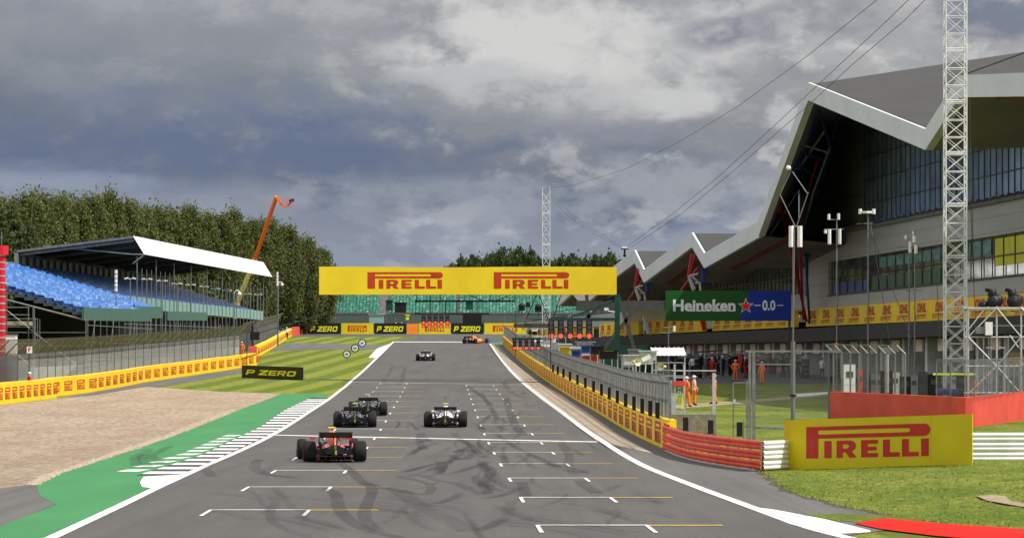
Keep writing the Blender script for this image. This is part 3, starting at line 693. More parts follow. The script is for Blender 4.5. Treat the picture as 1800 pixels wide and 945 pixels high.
    pr.matrix_basis = t.matrix_basis.copy()
    tag(pr, 'helmeted driver sitting in the ' + label, 'person', 'drivers in the racing cars')
    pr['label'] = 'helmeted driver sitting low in the cockpit of the ' + ' '.join(label.split()[:4])
    return t
def paint(n, c, c2=None): return mat(n, c, .32, 0, spec=.5, c2=c2, scale=3, coat=.3)
navy = paint('navy_paint', (.018, .022, .05)); redp = paint('red_paint', (.42, .02, .025)); orangep = paint('orange_red_paint', (.85, .13, .02)); yel = paint('yellow_paint', (.85, .45, .02))
blackp = paint('gloss_black_paint', (.010, .011, .016)); silver = paint('dark_silver_paint', (.028, .034, .055)); whitep = paint('white_car_paint', (.75, .76, .78)); papaya = paint('papaya_paint', (.85, .25, .03)); bluep = paint('blue_paint', (.03, .12, .35))
def carpos(px, py): return tuple(GP(px, py)[:2])
x, y = (588 - 900) * 124 / F, 124.0
rc = racing_car('red and navy racing car with yellow flashes, nearest on the grid', (x, y), R(6), orangep, redp, navy, navy, M_CARB, redp)
racing_car('black racing car drifting just behind another black one', ((624 - 900) * 181 / F, 181.0), R(2.0), blackp, silver, blackp, silver, M_CARB, silver, (.8, .75, .1))
racing_car('black racing car half hidden behind a matching one', ((647 - 900) * 204 / F, 204.0), R(2.5), blackp, silver, blackp, silver, M_CARB, silver, (.4, .1, .6))
racing_car('white racing car with dark wing on the right row', ((783 - 900) * 181 / F, 181.0), R(.5), whitep, whitep, whitep, blackp, M_CARB, whitep, (.1, .1, .6))
racing_car('small white racing car far ahead in the middle of the track', ((748 - 900) * 405 / F, 405.0), R(1.0), blackp, whitep, whitep, whitep, M_CARB, whitep, (.7, .1, .1))
racing_car('orange and dark blue racing car turning into the corner', ((826 - 900) * 522 / F, 522.0), R(-24), papaya, papaya, papaya, bluep, M_CARB, bluep, (.8, .5, .1))
# ================================================================ shared pieces for walls and fences
M_YEL = mat('yellow_banner', (.86, .60, .02), .55, c2=(.80, .53, .015), scale=1.2, bump=.015, bscale=2.5)
M_YEL2 = mat('yellow_hoarding', (.74, .58, .02), .5, c2=(.68, .52, .018), scale=.8)
M_ORYEL = mat('golden_banner', (.96, .66, .02), .55, c2=(.90, .58, .015), scale=1.0, bump=.015, bscale=2.5)
M_LOGO = mat('red_lettering', (.52, .05, .015), .55)
M_LOGOD = mat('dark_red_lettering', (.48, .025, .015), .5)
M_STEEL = mat('galvanised_steel', (.24, .25, .26), .5, .5, c2=(.16, .165, .17), scale=3, detail=6)
M_ALU = mat('bright_aluminium', (.52, .53, .54), .4, .35, c2=(.40, .41, .42), scale=3)
M_DSTEEL = mat('dark_steel', (.06, .065, .065), .5, .4, c2=(.09, .095, .095), scale=2)
M_BLACK = mat('black_plastic', (.012, .012, .013), .5)
M_CONC = mat('concrete', (.40, .38, .34), .9, c2=(.30, .285, .25), scale=1.2, detail=8, bump=.01)
M_PINK = mat('faded_red_paint', (.78, .16, .13), .6, c2=(.70, .12, .10), scale=2)
M_WHT = mat('white_sheet', (.80, .80, .80), .5, c2=(.70, .71, .72), scale=.5)
def wiref(vert, cov):
    def f(v, b, l, n):
        b.inputs['Base Color'].default_value = (.17, .175, .18, 1); b.inputs['Roughness'].default_value = .6; b.inputs['Metallic'].default_value = 0
        u = n.new('ShaderNodeUVMap'); sp = n.new('ShaderNodeSeparateXYZ'); l.new(u.outputs[0], sp.inputs[0])
        s = []
        for o in (0, 1):
            fr = mth('FRACT', mth('DIVIDE', sp.outputs[o], .05)); s.append(mth('LESS_THAN', fr, cov))
        l.new(mth('MAXIMUM', s[0], s[1]), b.inputs['Alpha'])
    return f
M_WIRE = node_mat('wire_mesh', wiref(.05, .085)); M_WIRE3 = node_mat('fine_wire_mesh', wiref(.05, .34)); M_WIRE3.node_tree.nodes['Principled BSDF'].inputs['Base Color'].default_value = (.34, .345, .35, 1); M_WIRE2 = node_mat('dense_wire_mesh', wiref(.05, .16))
def scrim(v, b, l, n):
    b.inputs['Base Color'].default_value = (.05, .052, .055, 1); b.inputs['Alpha'].default_value = .88
M_SCRIM = node_mat('dark_scrim', scrim)
def uvquads(name, quads, m, parent=None):
    """sheets with u, v in metres: quads of 4 points"""
    mb = MB(); uvs = []
    for q in quads:
        q = [Vector(p) for p in q]; mb.quad(*q)
        w0 = (q[1] - q[0]).length; h0 = (q[3] - q[0]).length; off = q[0].xy.length
        uvs += [(off, 0), (off + w0, 0), (off + w0, h0), (off, h0)]
    o = mb.build(name, m, parent); uv = o.data.uv_layers.new(name='UVMap')
    for i, c in enumerate(uvs): uv.data[i].uv = c
    return o
def along(pts, step):
    """points every step metres along a ground polyline, with direction"""
    out = []; carry = 0
    for a, b in zip(pts, pts[1:]):
        a = Vector(a[:2]); b = Vector(b[:2]); L_ = (b - a).length; t = (b - a) / L_; s = carry
        while s < L_: out.append((a + t * s, t)); s += step
        carry = s - L_
    return out
def banner_wall(name, label, pts, hgt, thick, m, side, glyphs, lh, lw, step, group=None, start=1.0, lm=None, lbl_scale=1.0):
    """low concrete wall wrapped in a printed banner; side = +1 / -1: which side of the line carries the print"""
    t = thing(name, label, 'barrier wall', gx(pts[0][0], pts[0][1]), 0, group)
    mb = MB(); seg = []
    fine = []
    for a, b in zip(pts, pts[1:]):
        n = max(1, int((Vector(b[:2]) - Vector(a[:2])).length / 4)); fine += [tuple(Vector(a[:2]).lerp(Vector(b[:2]), i / n)) for i in range(n)]
    fine.append(tuple(pts[-1][:2])); back = offs(fine, -side * -thick) if side > 0 else offs(fine, -thick)
    hh = [hgt + random.uniform(-.02, .02) for _ in fine]
    for i in range(len(fine) - 1):
        a, b, c, d_ = fine[i], fine[i + 1], back[i + 1], back[i]
        p = [gx(*a), gx(*b), gx(*c), gx(*d_)]; q = [p[0] + UPV * hh[i], p[1] + UPV * hh[i + 1], p[2] + UPV * hh[i + 1], p[3] + UPV * hh[i]]
        mb.quad(p[0], p[1], q[1], q[0]); mb.quad(p[3], p[2], q[2], q[3]); mb.quad(q[0], q[1], q[2], q[3])
        if i == 0: mb.quad(p[0], p[3], q[3], q[0])
        if i == len(fine) - 2: mb.quad(p[1], p[2], q[2], q[1])
    mb.build('banner', m, t)
    if glyphs:
        lb = MB()
        for (p, u) in along([(Vector(q).xy) for q in pts], step):
            sl = (G(p.y + u.y * 2) - G(p.y)) / 2
            x = Vector((u.x, u.y, sl)).normalized(); rd = x if side > 0 else -x
            # face towards the track: reading direction must give a normal pointing away from the wall
            nrm = rd.cross(UPV)
            st_ = Vector((p.x, p.y, G(p.y) + (hgt - lh) / 2)) + (Vector((0, 0, 0)) if side > 0 else x * lw)
            k = lh; xx = rd * (lw / 4.0)
            for g_ in glyphs: lb.poly(g_, st_, xx, UPV * lh, .012)
        lb.build('lettering', lm or M_LOGO, t)
    return t
def catch_fence(label, pts, base, hgt, lean, leanh, step, m, group=None, seg=False, post_r=.035, mesh_m=None, postm=None):
    """posts with cranked tops and wire mesh, standing on or behind a wall; lean = sideways offset of the top (+x)"""
    postm = postm or M_STEEL
    t = thing('catch_fence', label, 'fence', gx(pts[0][0], pts[0][1]), 0, group)
    ps = along(pts, step); me = None; qs = []
    pm = MB(); pm.local = True
    pm.tube([(0, 0, 0), (0, 0, hgt - leanh)], post_r, 6); pm.tube([(0, 0, hgt - leanh), (lean, -.02, hgt)], post_r * 1.15, 6)
    md = pm.mesh('post', postm)
    extra = MB()
    for i, (p, u) in enumerate(ps):
        z = G(p.y) + base
        if i < 100:
            o = bpy.data.objects.new('post', md); COL.objects.link(o); o.parent = t
            o.location = Vector((p.x, p.y, z)) - t.location
        if i:
            a, b = Vector((*q0, z0)), Vector((p.x, p.y, z)); k = UPV * (hgt - leanh); tp = Vector((lean, 0, hgt))
            qs += [[a, b, b + k, a + k], [a + k, b + k, b + tp, a + tp]]
            extra.bar(a + tp, b + tp, .05); extra.bar(a + k, b + k, .04)
            for zz in (.35,): extra.bar(a + UPV * zz, b + UPV * zz, .02)
        q0, z0 = (p.x, p.y), z
    uvquads('mesh_panel', qs, mesh_m or M_WIRE, t); extra.build('rail', postm, t)
    return t
# ================================================================ left side
yw = [GP(-60, 718), GP(0, 711), GP(99, 699)]
banner_wall('banner_wall', 'yellow barrier wall at the near end of the gravel, printed in red', [tuple(p[:2]) for p in yw], 1.28, .5, M_YEL, 1, PIR, .72, 1.7, 2.55)
yw2 = [GP(90, 697), GP(167, 688), GP(253, 671.5), GP(350, 657), GP(452, 642)]
banner_wall('banner_wall', 'long yellow barrier wall behind the gravel trap, red lettering all along', [tuple(p[:2]) for p in yw2], 1.22, .5, M_YEL, 1, PIR, .66, 3.1, 5.0)
ow = [GP(454, 626), GP(476, 614), GP(495, 601.5), GP(513, 590)]
banner_wall('banner_wall', 'narrow golden barrier wall running on to the corner in the distance', [tuple(p[:2]) for p in ow], 1.15, .5, M_ORYEL, 1, PIR, .62, 6.0, 8.2)
ff = [tuple(p[:2]) for p in (GP(-30, 706), GP(95, 690), GP(167, 678), GP(253, 664), GP(350, 650), GP(440, 636))]
catch_fence('tall wire catch fence with cranked posts behind the long yellow wall', [(x - .8, y) for x, y in ff], 0, 3.75, .95, .95, 4.6, None, postm=M_DSTEEL, mesh_m=M_WIRE3)
ff2 = [tuple(p[:2]) for p in (GP(430, 626), GP(455, 614), GP(480, 602), GP(500, 592))]
catch_fence('pale catch fence narrowing towards the far corner', [(x - .9, y) for x, y in ff2], 0, 3.6, .8, .9, 2.6, None, mesh_m=M_WIRE2)
sc_ = uvquads('dark_screen', [[Vector((*ff[0], G(ff[0][1]))) + Vector((-.7, -.1, .2)), Vector((GP(46, 697).x, GP(46, 697).y, G(GP(46, 697).y))) + Vector((-.5, -.15, .2)), Vector((GP(46, 697).x, GP(46, 697).y, G(GP(46, 697).y))) + Vector((-.5, -.15, 2.75)), Vector((*ff[0], G(ff[0][1]))) + Vector((-.7, -.1, 2.9))]], M_SCRIM)
tag(sc_, 'dark fabric screen hung on the fence behind the near yellow wall', 'screen')
M_POSTRED = mat('marker_red', (.55, .03, .05), .5)
b = MB(); p = P(43.5, 616, 246); b.box(p + Vector((.3, 0, .05)), (.34, .03, .42)); text(b, 'F', p + Vector((.22, -.02, -.08)), (1, 0, 0), (0, 0, 1), .28, .004, 1, .03); b.cur = 2; b.bar(p + Vector((.3, .05, -.1)), p + Vector((.3, .05, -3.2)), .035)
tag(b.build('marker_board', [M_WHT, M_POSTRED, M_DSTEEL]), 'small white board with a red letter F on the left fence', 'marker board')
# P ZERO board on the grass
def board(label, a, b_, h, m, glyphs, lx, ly, lh, lw, lm, thick=.12, name='advert_board', group=None, cat='advertising board'):
    """upright board between two ground points, lettering on its front; a is the reader's left end"""
    t = thing(name, label, cat, a, 0, group); a = Vector(a); b_ = Vector(b_); x = (b_ - a); w = x.length; x.normalize()
    n = Vector((x.y, -x.x, 0)).normalized(); mb = MB(); u = UPV
    mb.hexa([a, b_, b_ - n * thick, a - n * thick, a + u * h, b_ + u * h, b_ - n * thick + u * h, a - n * thick + u * h])
    mb.build('panel', m, t)
    if glyphs:
        lb = MB()
        for g_ in glyphs: lb.poly(g_, a + x * lx + u * ly, x * lw, u * lh, .008)
        lb.build('lettering', lm, t)
    fr = MB()
    for s in (.08, .5, .92): fr.bar(a + x * (w * s) - n * (thick + .03), a + x * (w * s) - n * (thick + .03) + u * h * .95, .05); fr.bar(a + x * (w * s) - n * (thick + .7), a + x * (w * s) - n * (thick + .04) + u * h * .8, .04)
    fr.build('brace', M_STEEL, t)
    return t
M_BLK = mat('black_board', (.012, .012, .014), .5, c2=(.018, .018, .020), scale=1)
M_YLET = mat('yellow_lettering', (.80, .78, .02), .5)
A = GP(425, 663.5); B = GP(531, 668)
w = (B - A).length
board('black advertising board with yellow letters standing alone on the mown grass', A, B, 1.06, M_BLK, PZERO, w * .065, .29, .42, w * .85 / PZW, M_YLET)
# three round distance discs on the grass
M_DISC = mat('disc_white', (.72, .73, .76), .5); M_DRK = mat('disc_rim', (.03, .035, .05), .5)
for px, py, tx, r in ((609.5, 622, '150', .40), (624, 611.5, '100', .40), (636.5, 602.5, '50', .42)):
    d = gd(py + 9) if tx != '50' else 500; d = {'150': 400, '100': 445, '50': 492}[tx]
    c = P(px, py, d); t = thing('distance_disc', f'round white disc with number {tx} beside the track', 'distance sign', (c.x, c.y, G(c.y)), 0, 'round distance signs')
    n = 28; r = 7.2 * d / F
    ring = lambda rr, y: [c + Vector((rr * math.cos(6.28318 * k / n), y, rr * math.sin(6.28318 * k / n))) for k in range(n)]
    mb = MB(); mb.add(ring(r, 0) + ring(r, .06), [tuple(range(n)), tuple(range(n, 2 * n))[::-1]] + [(k, n + k, n + (k + 1) % n, (k + 1) % n) for k in range(n)]); mb.cur = 1; mb.add(ring(r * .74, -.012), [tuple(range(n))])
    text(mb, tx, c + Vector((-r * (.42 if len(tx) > 2 else .34), -.02, -r * .26)), (1, 0, 0), (0, 0, 1), r * .5, .01, 0, .03, width=r * (.84 if len(tx) > 2 else .68)); mb.build('disc', [M_DRK, M_DISC], t)
    q = MB(); q.bar((c.x, c.y + .09, G(c.y)), (c.x, c.y + .09, c.z), .06); q.build('post', M_STEEL, t)
# far boards behind the corner
M_ORG = mat('orange_block', (.90, .26, .03), .5); M_REDB = mat('red_tyre_wall', (.72, .06, .04), .6, c2=(.55, .045, .03), scale=3)
def far_y(px): return 648.0
x = 0
segs = [(519, 541, 'red'), (541, 599, 'pz'), (600, 656.5, 'pi'), (658, 714.5, 'pz'), (715, 735, 'or'), (736, 792, 'pi'), (793.5, 850, 'pz'), (851.5, 925, 'pi'), (926, 990, 'pz'), (991, 1060, 'pi')]
nz = 0; npi = 0; ordn = ['second', 'third', 'fourth', 'fifth']
names_pz = ['black board with yellow letters beside the red tyre wall', 'black board with yellow letters left of the orange block', 'black board with yellow letters under the hanging black screen', 'black board with yellow letters behind the pit wall lights']
names_pi = ['far yellow board with red letters between two black boards', 'far yellow board behind the red gantry lights', 'far yellow board cut off by the pit wall end', 'far yellow board beyond the pit wall camera platform']
for x0, x1, k in segs:
    ys = lambda px: 590.0 + (px - 541) * .006
    a = P(x0, 590, 629); b_ = P(x1, 590, 629); a.z = G(629) - .35; b_.z = a.z; a.x = a.x; h = {'red': 1.95, 'or': 1.75}.get(k, 1.85) + .25
    wl = b_.x - a.x
    if k == 'pz': board(names_pz[nz], a, b_, h, M_BLK, PZERO, wl * .07, .75, .85, wl * .84 / PZW, M_YLET, group='boards round the far corner'); nz += 1
    elif k == 'pi': board(names_pi[npi], a, b_, h, M_YEL2, PIR, wl * .2, .72, 1.0, wl * .6 / 4, M_LOGO, group='boards round the far corner'); npi += 1
    else: board({'red': 'red wrapped tyre wall at the left end of the far boards', 'or': 'plain orange block in the row of far boards'}[k], a, b_, h, {'red': M_REDB, 'or': M_ORG}[k], None, 0, 0, 0, 0, None, name='tyre_wall', cat='tyre wall')
# ---------------------------------------------------------------- left grandstand
U = Vector((.0715, 1, 0)).normalized(); Bk = Vector((-1, .0715, 0)).normalized(); O0 = Vector((-36.8, 380, CZ))
def gs(t, b, z): return O0 + U * t + Bk * b + UPV * z
M_SEATB = None
def seatf(c0, c1, c2):
    def f(v, b, l, n):
        vo = n.new('ShaderNodeTexVoronoi'); vo.inputs['Scale'].default_value = 3.4; oi = n.new('ShaderNodeObjectInfo'); q = n.new('ShaderNodeVectorMath'); q.operation = 'ADD'; l.new(v, q.inputs[0]); l.new(oi.outputs['Location'], q.inputs[1]); l.new(scaled(q.outputs[0], (1, .3, 1.3)), vo.inputs['Vector'])
        s = n.new('ShaderNodeSeparateColor'); l.new(vo.outputs['Color'], s.inputs[0])
        l.new(ramp(s.outputs[0], [(.0, c0), (.45, c1), (.78, c1), (.82, c2)], 'CONSTANT'), b.inputs['Base Color']); b.inputs['Specular IOR Level'].default_value = .5
    return f
M_SEATB = node_mat('blue_seat_plastic', seatf((.05, .17, .50), (.08, .26, .66), (.22, .38, .70)), .4)
M_SEATG = node_mat('green_seat_plastic', seatf((.022, .17, .115), (.035, .24, .165), (.16, .38, .30)), .45)
M_ROOFW = mat('white_roof_sheet', (.78, .79, .80), .5, c2=(.70, .71, .73), scale=.3)
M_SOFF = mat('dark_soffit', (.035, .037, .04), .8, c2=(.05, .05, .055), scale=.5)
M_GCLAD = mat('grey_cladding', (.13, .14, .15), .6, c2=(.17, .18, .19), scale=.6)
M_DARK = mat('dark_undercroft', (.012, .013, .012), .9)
def green_panelf(a, c):
    def f(v, b, l, n):
        w = n.new('ShaderNodeTexWave'); w.inputs['Scale'].default_value = .55; w.bands_direction = 'Y'; l.new(v, w.inputs[0])
        l.new(mixc(ramp(w.outputs[1], [(.0, (1, 1, 1)), (.12, (0, 0, 0))]), a, c), b.inputs['Base Color'])
    return f
M_GPAN = node_mat('green_panel', green_panelf((.03, .10, .075), (.15, .27, .24)), .6)
M_GPALE = node_mat('pale_green_panel', green_panelf((.20, .36, .33), (.13, .25, .22)), .6)
gst = thing('grandstand', 'covered grandstand with blue seats and a long white sloping roof edge', 'grandstand', gs(0, 0, 0))
T1 = 94
r = MB()
fr_t, fr_b, bk = [], [], []
def rz(t): return 12.87
nn = 12
for i in range(nn):
    a, c = T1 * i / nn, T1 * (i + 1) / nn
    r.cur = 0
    r.quad(gs(a, 0, 12.87), gs(c, 0, 12.87), gs(c, 11.3, 11.5), gs(a, 11.3, 11.5)); r.cur = 1
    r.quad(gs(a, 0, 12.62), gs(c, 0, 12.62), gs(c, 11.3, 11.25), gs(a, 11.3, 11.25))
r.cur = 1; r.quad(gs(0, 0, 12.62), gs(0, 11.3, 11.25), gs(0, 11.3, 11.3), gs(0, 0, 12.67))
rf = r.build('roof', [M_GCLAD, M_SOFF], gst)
r = MB()
for i in range(nn):
    a, c = T1 * i / nn, T1 * (i + 1) / nn; r.quad(gs(a, 0, 12.9), gs(a, -1.1, 11.12), gs(c, -1.1, 11.12), gs(c, 0, 12.9))
r.build('roof_edge', M_ROOFW, rf)
r = MB(); r.bar(gs(-.05, 0, 12.78), gs(-.05, 11.4, 11.42), .22); r.tube([gs(-.1, -1.1, 11.1), gs(-.1, 0, 11.1), gs(1, 9, 12.0)], .07); r.tube([gs(-.1, 0, 10.2), gs(-.1, -1.2, 11.1)], .08)
r.build('roof_rail', M_STEEL, rf)
for t in range(0, 94, 12): r = MB(); r.bar(gs(t + .5, 0, 12.5), gs(t + .5, 11.2, 11.15), .12, .3); r.build('roof_truss', M_STEEL, rf)
b = MB()
for i in range(nn):
    a, c = -2 + (T1 + 2) * i / nn, -2 + (T1 + 2) * (i + 1) / nn; b.quad(gs(a, 11.25, 0), gs(c, 11.25, 0), gs(c, 11.25, 11.25), gs(a, 11.25, 11.25))
bw = b.build('back_wall', M_GCLAD, gst)
b = MB(); M_LBOX = mat('pale_window', (.50, .50, .42), .5, c2=(.30, .30, .26), scale=2)  # blotchy pale colour on the square openings
for i in range(26):
    t = 1 + i * 3.55; b.quad(gs(t, 11.1, 10.15), gs(t + 1.7, 11.1, 10.15), gs(t + 1.7, 11.1, 10.95), gs(t, 11.1, 10.95))
b.build('window', M_LBOX, bw)
b = MB(); b.hexa([gs(-60, 11.2, 8.3), gs(-2, 11.2, 8.6), gs(-2, 11.5, 8.6), gs(-60, 11.5, 8.3), gs(-60, 11.2, 10.3), gs(-2, 11.2, 10.3), gs(-2, 11.5, 10.3), gs(-60, 11.5, 10.3)]); b.build('back_screen', M_GCLAD, gst)
def seat_mesh(m):
    s = LM(); s.hexa([(-.22, -.2, .38), (.22, -.2, .38), (.22, .2, .40), (-.22, .2, .40), (-.22, -.2, .43), (.22, -.2, .43), (.22, .2, .45), (-.22, .2, .45)]); s.hexa([(-.22, .17, .43), (.22, .17, .43), (.22, .21, .43), (-.22, .21, .43), (-.22, .27, .82), (.22, .27, .82), (.22, .31, .82), (-.22, .31, .82)]); s.box((0, 0, .19), (.06, .06, .38)); return s
def seating(parent, origin, ux, uy, m, blocks, nfront):
    """blocks: (t0, t1, b0, b1, z0, slope, skip) rows of tip-up seats; ux along the row, uy to the back"""
    proto = seat_mesh(m); fx = ux; base_v = [Vector(v) for v in proto.v]; cnt = 0; bulk = MB(); sm = None
    for (t0, t1, b0, b1, z0, sl, gaps) in blocks:
        rows = int((b1 - b0) / .8)
        for rw in range(rows):
            bb = b0 + rw * .8 + .3; zz = z0 + sl * (rw * .8); n = int((t1 - t0) / .56)
            for k in range(n):
                t = t0 + (k + .5) * .56
                if any(g0 < t < g1 for g0, g1 in gaps): continue
                o = origin + ux * t + uy * bb + UPV * zz
                if cnt < nfront and rw < 4:
                    if sm is None:
                        q = LM(); q.add([fx * v.x + uy * v.y + UPV * v.z for v in base_v], proto.f); sm = q.mesh('seat', m)
                    ob = bpy.data.objects.new('seat', sm); COL.objects.link(ob); ob.parent = parent; ob.location = o - parent.location; cnt += 1
                else: bulk.add([o + fx * v.x + uy * v.y + UPV * v.z for v in base_v], proto.f)
    bk_ = bulk.build('seating', m, parent); bk_['kind'] = 'stuff'
ZS = 6.3
seating(gst, O0, U, Bk, M_SEATB, [(-57, -24, -5.2, 11, 4.75, .30, [(-45.5, -44.6)]), (-24, -1, -2.6, 11, 5.45, .30, [(-12, -11)]), (0, 93, .4, 11, 6.35, .30, [(k, k + 1.1) for k in range(12, 90, 16)])], 100)
tr = MB(); M_TREAD = mat('terrace_deck', (.07, .075, .08), .9)
for (t0, t1, b0, b1, z0) in ((-57, -24, -5.4, 11, 4.75), (-24, -1, -2.8, 11, 5.45), (-1, 94, .2, 11, 6.35)):
    rows = int((b1 - b0) / .8)
    for rw in range(rows):
        bb = b0 + rw * .8; zz = z0 + .30 * rw * .8
        tr.hexa([gs(t0, bb, zz - .28), gs(t1, bb, zz - .28), gs(t1, bb + .8, zz - .28), gs(t0, bb + .8, zz - .28), gs(t0, bb, zz - .02), gs(t1, bb, zz - .02), gs(t1, bb + .8, zz - .02), gs(t0, bb + .8, zz - .02)])
tr.build('terrace', M_TREAD, gst)
fw_ = MB(); fw_.hexa([gs(-1, 0, 5.9), gs(94, 0, 5.9), gs(94, .15, 5.9), gs(-1, .15, 5.9), gs(-1, 0, 6.98), gs(94, 0, 6.98), gs(94, .15, 6.98), gs(-1, .15, 6.98)]); fw_.build('front_wall', M_GPALE, gst)
fw_ = MB(); fw_.hexa([gs(-57.5, -5.7, 4.0), gs(-24, -5.7, 4.3), gs(-24, -5.5, 4.3), gs(-57.5, -5.5, 4.0), gs(-57.5, -5.7, 5.05), gs(-24, -5.7, 5.4), gs(-24, -5.5, 5.4), gs(-57.5, -5.5, 5.05)])
fw_.hexa([gs(-24, -3.1, 4.6), gs(-1, -3.1, 4.9), gs(-1, -2.9, 4.9), gs(-24, -2.9, 4.6), gs(-24, -3.1, 5.7), gs(-1, -3.1, 6.0), gs(-1, -2.9, 6.0), gs(-24, -2.9, 5.7)]); fw_.build('front_wall', M_GPAN, gst)
fw_ = MB(); fw_.hexa([gs(0, -3.4, 4.7), gs(26, -3.4, 5.0), gs(26, -3.2, 5.0), gs(0, -3.2, 4.7), gs(0, -3.4, 5.6), gs(26, -3.4, 5.85), gs(26, -3.2, 5.85), gs(0, -3.2, 5.6)]); fw_.build('walkway_panel', M_GPAN, gst)
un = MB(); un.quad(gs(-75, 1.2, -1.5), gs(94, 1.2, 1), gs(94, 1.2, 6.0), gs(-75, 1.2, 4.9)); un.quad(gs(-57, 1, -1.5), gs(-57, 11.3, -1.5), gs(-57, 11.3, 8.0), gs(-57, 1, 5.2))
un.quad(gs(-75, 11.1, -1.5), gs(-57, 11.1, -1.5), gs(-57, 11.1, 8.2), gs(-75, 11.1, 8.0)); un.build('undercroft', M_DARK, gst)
pp = MB()
for i in range(34):
    t = i * 2.85; pp.tube([gs(t, -.4, .2), gs(t, -.4, 10.9 if i % 4 == 0 else 9.8)], .06 if i % 4 == 0 else .04, 5)
pp.build('mullion', M_STEEL, gst)
sf = MB()
for i in range(34):
    t = -57 + i * 3.0; b0 = -5.9 if t < -24 else -3.2; z1 = 4.1 if t < -24 else 4.7
    sf.tube([gs(t, b0, -.6), gs(t, b0, z1)], .035, 5)
    if i % 3 == 0: sf.tube([gs(t, b0, -.2), gs(t + 3.4, b0, z1)], .03, 5)
for z in (.8, 2.2, 3.6): sf.tube([gs(-57, -5.9, z), gs(-24, -5.9, z)], .035, 5); sf.tube([gs(-24, -3.2, z + .5), gs(40, -3.2, z + .8)], .035, 5)
sf.tube([gs(-57.2, -5.8, 4.0), gs(-57.2, 11, 8.3)], .09, 6); sf.tube([gs(-57.3, -5.8, 1.9), gs(-57.3, 11, 1.9)], .04, 5); sf.tube([gs(-57.3, -5.8, 3.0), gs(-57.3, 11, 3.0)], .035, 5)
for b0 in (-5.8, -1.5, 2.5, 6.5, 10.5): sf.tube([gs(-57.3, b0, -1), gs(-57.3, b0, 4.0 + (b0 + 5.8) * .256)], .045, 5)
sf.tube([gs(-57.3, -1.5, 3.0), gs(-57.3, -5.2, .2)], .025, 5); sf.build('scaffold', M_STEEL, gst)
# camera / floodlight poles in front of the stand
M_LAMP = mat('white_lamp_head', (.78, .78, .76), .4)
for i, (px, ytop, d, kind) in enumerate(((229, 490, 372, 0), (258, 491, 384, 0), (285, 494, 395, 0), (311, 499, 405, 0), (335, 501, 416, 0), (358, 504, 426, 0), (379, 508, 437, 0), (399, 511, 447, 0), (434, 517, 462, 0), (453, 518, 470, 0), (489, 502, 500, 1), (412, 519, 388, 1))):
    c = P(px, ytop, d); t = thing('lamp_post', 'thin grey pole with two white lamp heads before the blue stand' if not kind else ('crook topped white pole standing by the poplars' if px > 450 else 'crook topped camera pole at the end of the left fence'), 'lamp post', (c.x, c.y, G(c.y)), 0, None if kind else 'twin lamp poles before the stand')
    m_ = MB(); m_.tube([(c.x, c.y, G(c.y)), (c.x, c.y, c.z)], .06, 6); m_.build('pole', M_STEEL, t)
    h_ = MB()
    if kind == 0:
        for s in (-1, 1): h_.tube([c, c + Vector((s * .25, 0, .05))], .03, 5); h_.box(c + Vector((s * .38, 0, .06)), (.34, .25, .14), ry=s * .25)
    else: h_.tube([c, c + Vector((0, 0, .3)), c + Vector((.15, 0, .5)), c + Vector((.4, 0, .5)), c + Vector((.5, 0, .35))], .05, 6); h_.sphere(c + Vector((.5, 0, .15)), .2)
    h_.build('lamp_head', M_LAMP, t, kind == 1)
for px, y0, y1, d, lb in ((204, 473, 512, 345, 'pole with a stack of white antenna cans in front of blue seats'), (487.5, 477, 502, 500, 'tall antenna pole with white cans near the poplars')):
    a = P(px, y0, d); b_ = P(px, y1, d); t = thing('antenna_pole', lb, 'antenna pole', (a.x, a.y, G(a.y)))
    m_ = MB(); m_.tube([(a.x, a.y, G(a.y)), a], .045, 6); m_.build('pole', M_STEEL, t); q = MB(); n = 5
    for k in range(n): z0 = b_.z + (a.z - b_.z) * k / n; q.tube([(a.x, a.y - .06, z0), (a.x, a.y - .06, z0 + (a.z - b_.z) / n * .82)], .13, 8)
    q.build('antenna', M_LAMP, t)
# scaffold tower with red wrapped column at the left edge of the picture
t = thing('scaffold_tower', 'steel scaffold tower with timber deck beside the left stand', 'scaffolding', GP(30, 655))
m_ = MB(); d0 = 318
for px in (-30, 12, 50, 58):
    for dd in (0, 2.5):
        a = P(px, 660, d0 + dd); a.z = G(a.y); m_.tube([a, (a.x, a.y, P(px, 540 if px > 20 else 500, d0).z)], .04, 5)
for py in (540, 553, 560, 574, 584, 603, 612, 630):
    for dd in (0, 2.5): m_.tube([P(-30, py, d0 + dd), P(64 if py > 555 else 52, py, d0 + dd)], .035, 5)
for a, c in (((12, 545), (50, 575)), ((12, 605), (50, 640)), ((50, 560), (66, 560)), ((50, 575), (66, 590)), ((50, 603), (68, 603)), ((-30, 600), (12, 560))): m_.tube([P(*a, d0 - .1), P(*c, d0 - .1)], .025, 5)
for px in (62, 66, 70): m_.tube([P(px, 615, d0 - .3), P(px, 560, d0 - .3)], .03, 5)
m_.build('frame', M_STEEL, t)
m_ = MB(); m_.box(P(12, 568, d0 + 1.2), (3.9, 2.4, .32)); m_.build('deck', mat('scaffold_board', (.36, .30, .20), .8), t)
t = thing('loudspeaker_column', 'tall red wrapped column at the left edge with pale straps', 'column', GP(3, 660)); d1 = 300
m_ = MB(); a = P(3, 432, d1); m_.tube([(a.x, a.y, G(a.y)), a], .30, 10); m_.tube([a - UPV * .7, a + UPV * .02], .52, 10); m_.build('wrap', mat('red_wrap', (.60, .02, .04), .5), t)
m_ = MB()
for py in range(450, 650, 12): c = P(3, py, d1); m_.tube([c, c + UPV * .10], .315, 10)
m_.build('strap', M_ALU, t)
m_ = MB(); m_.tube([a, a + UPV * 1.1], .04, 5); m_.tube([a + Vector((-.2, 0, 0)), a + Vector((-.2, 0, 1.6))], .03, 5); m_.build('aerial', M_STEEL, t)
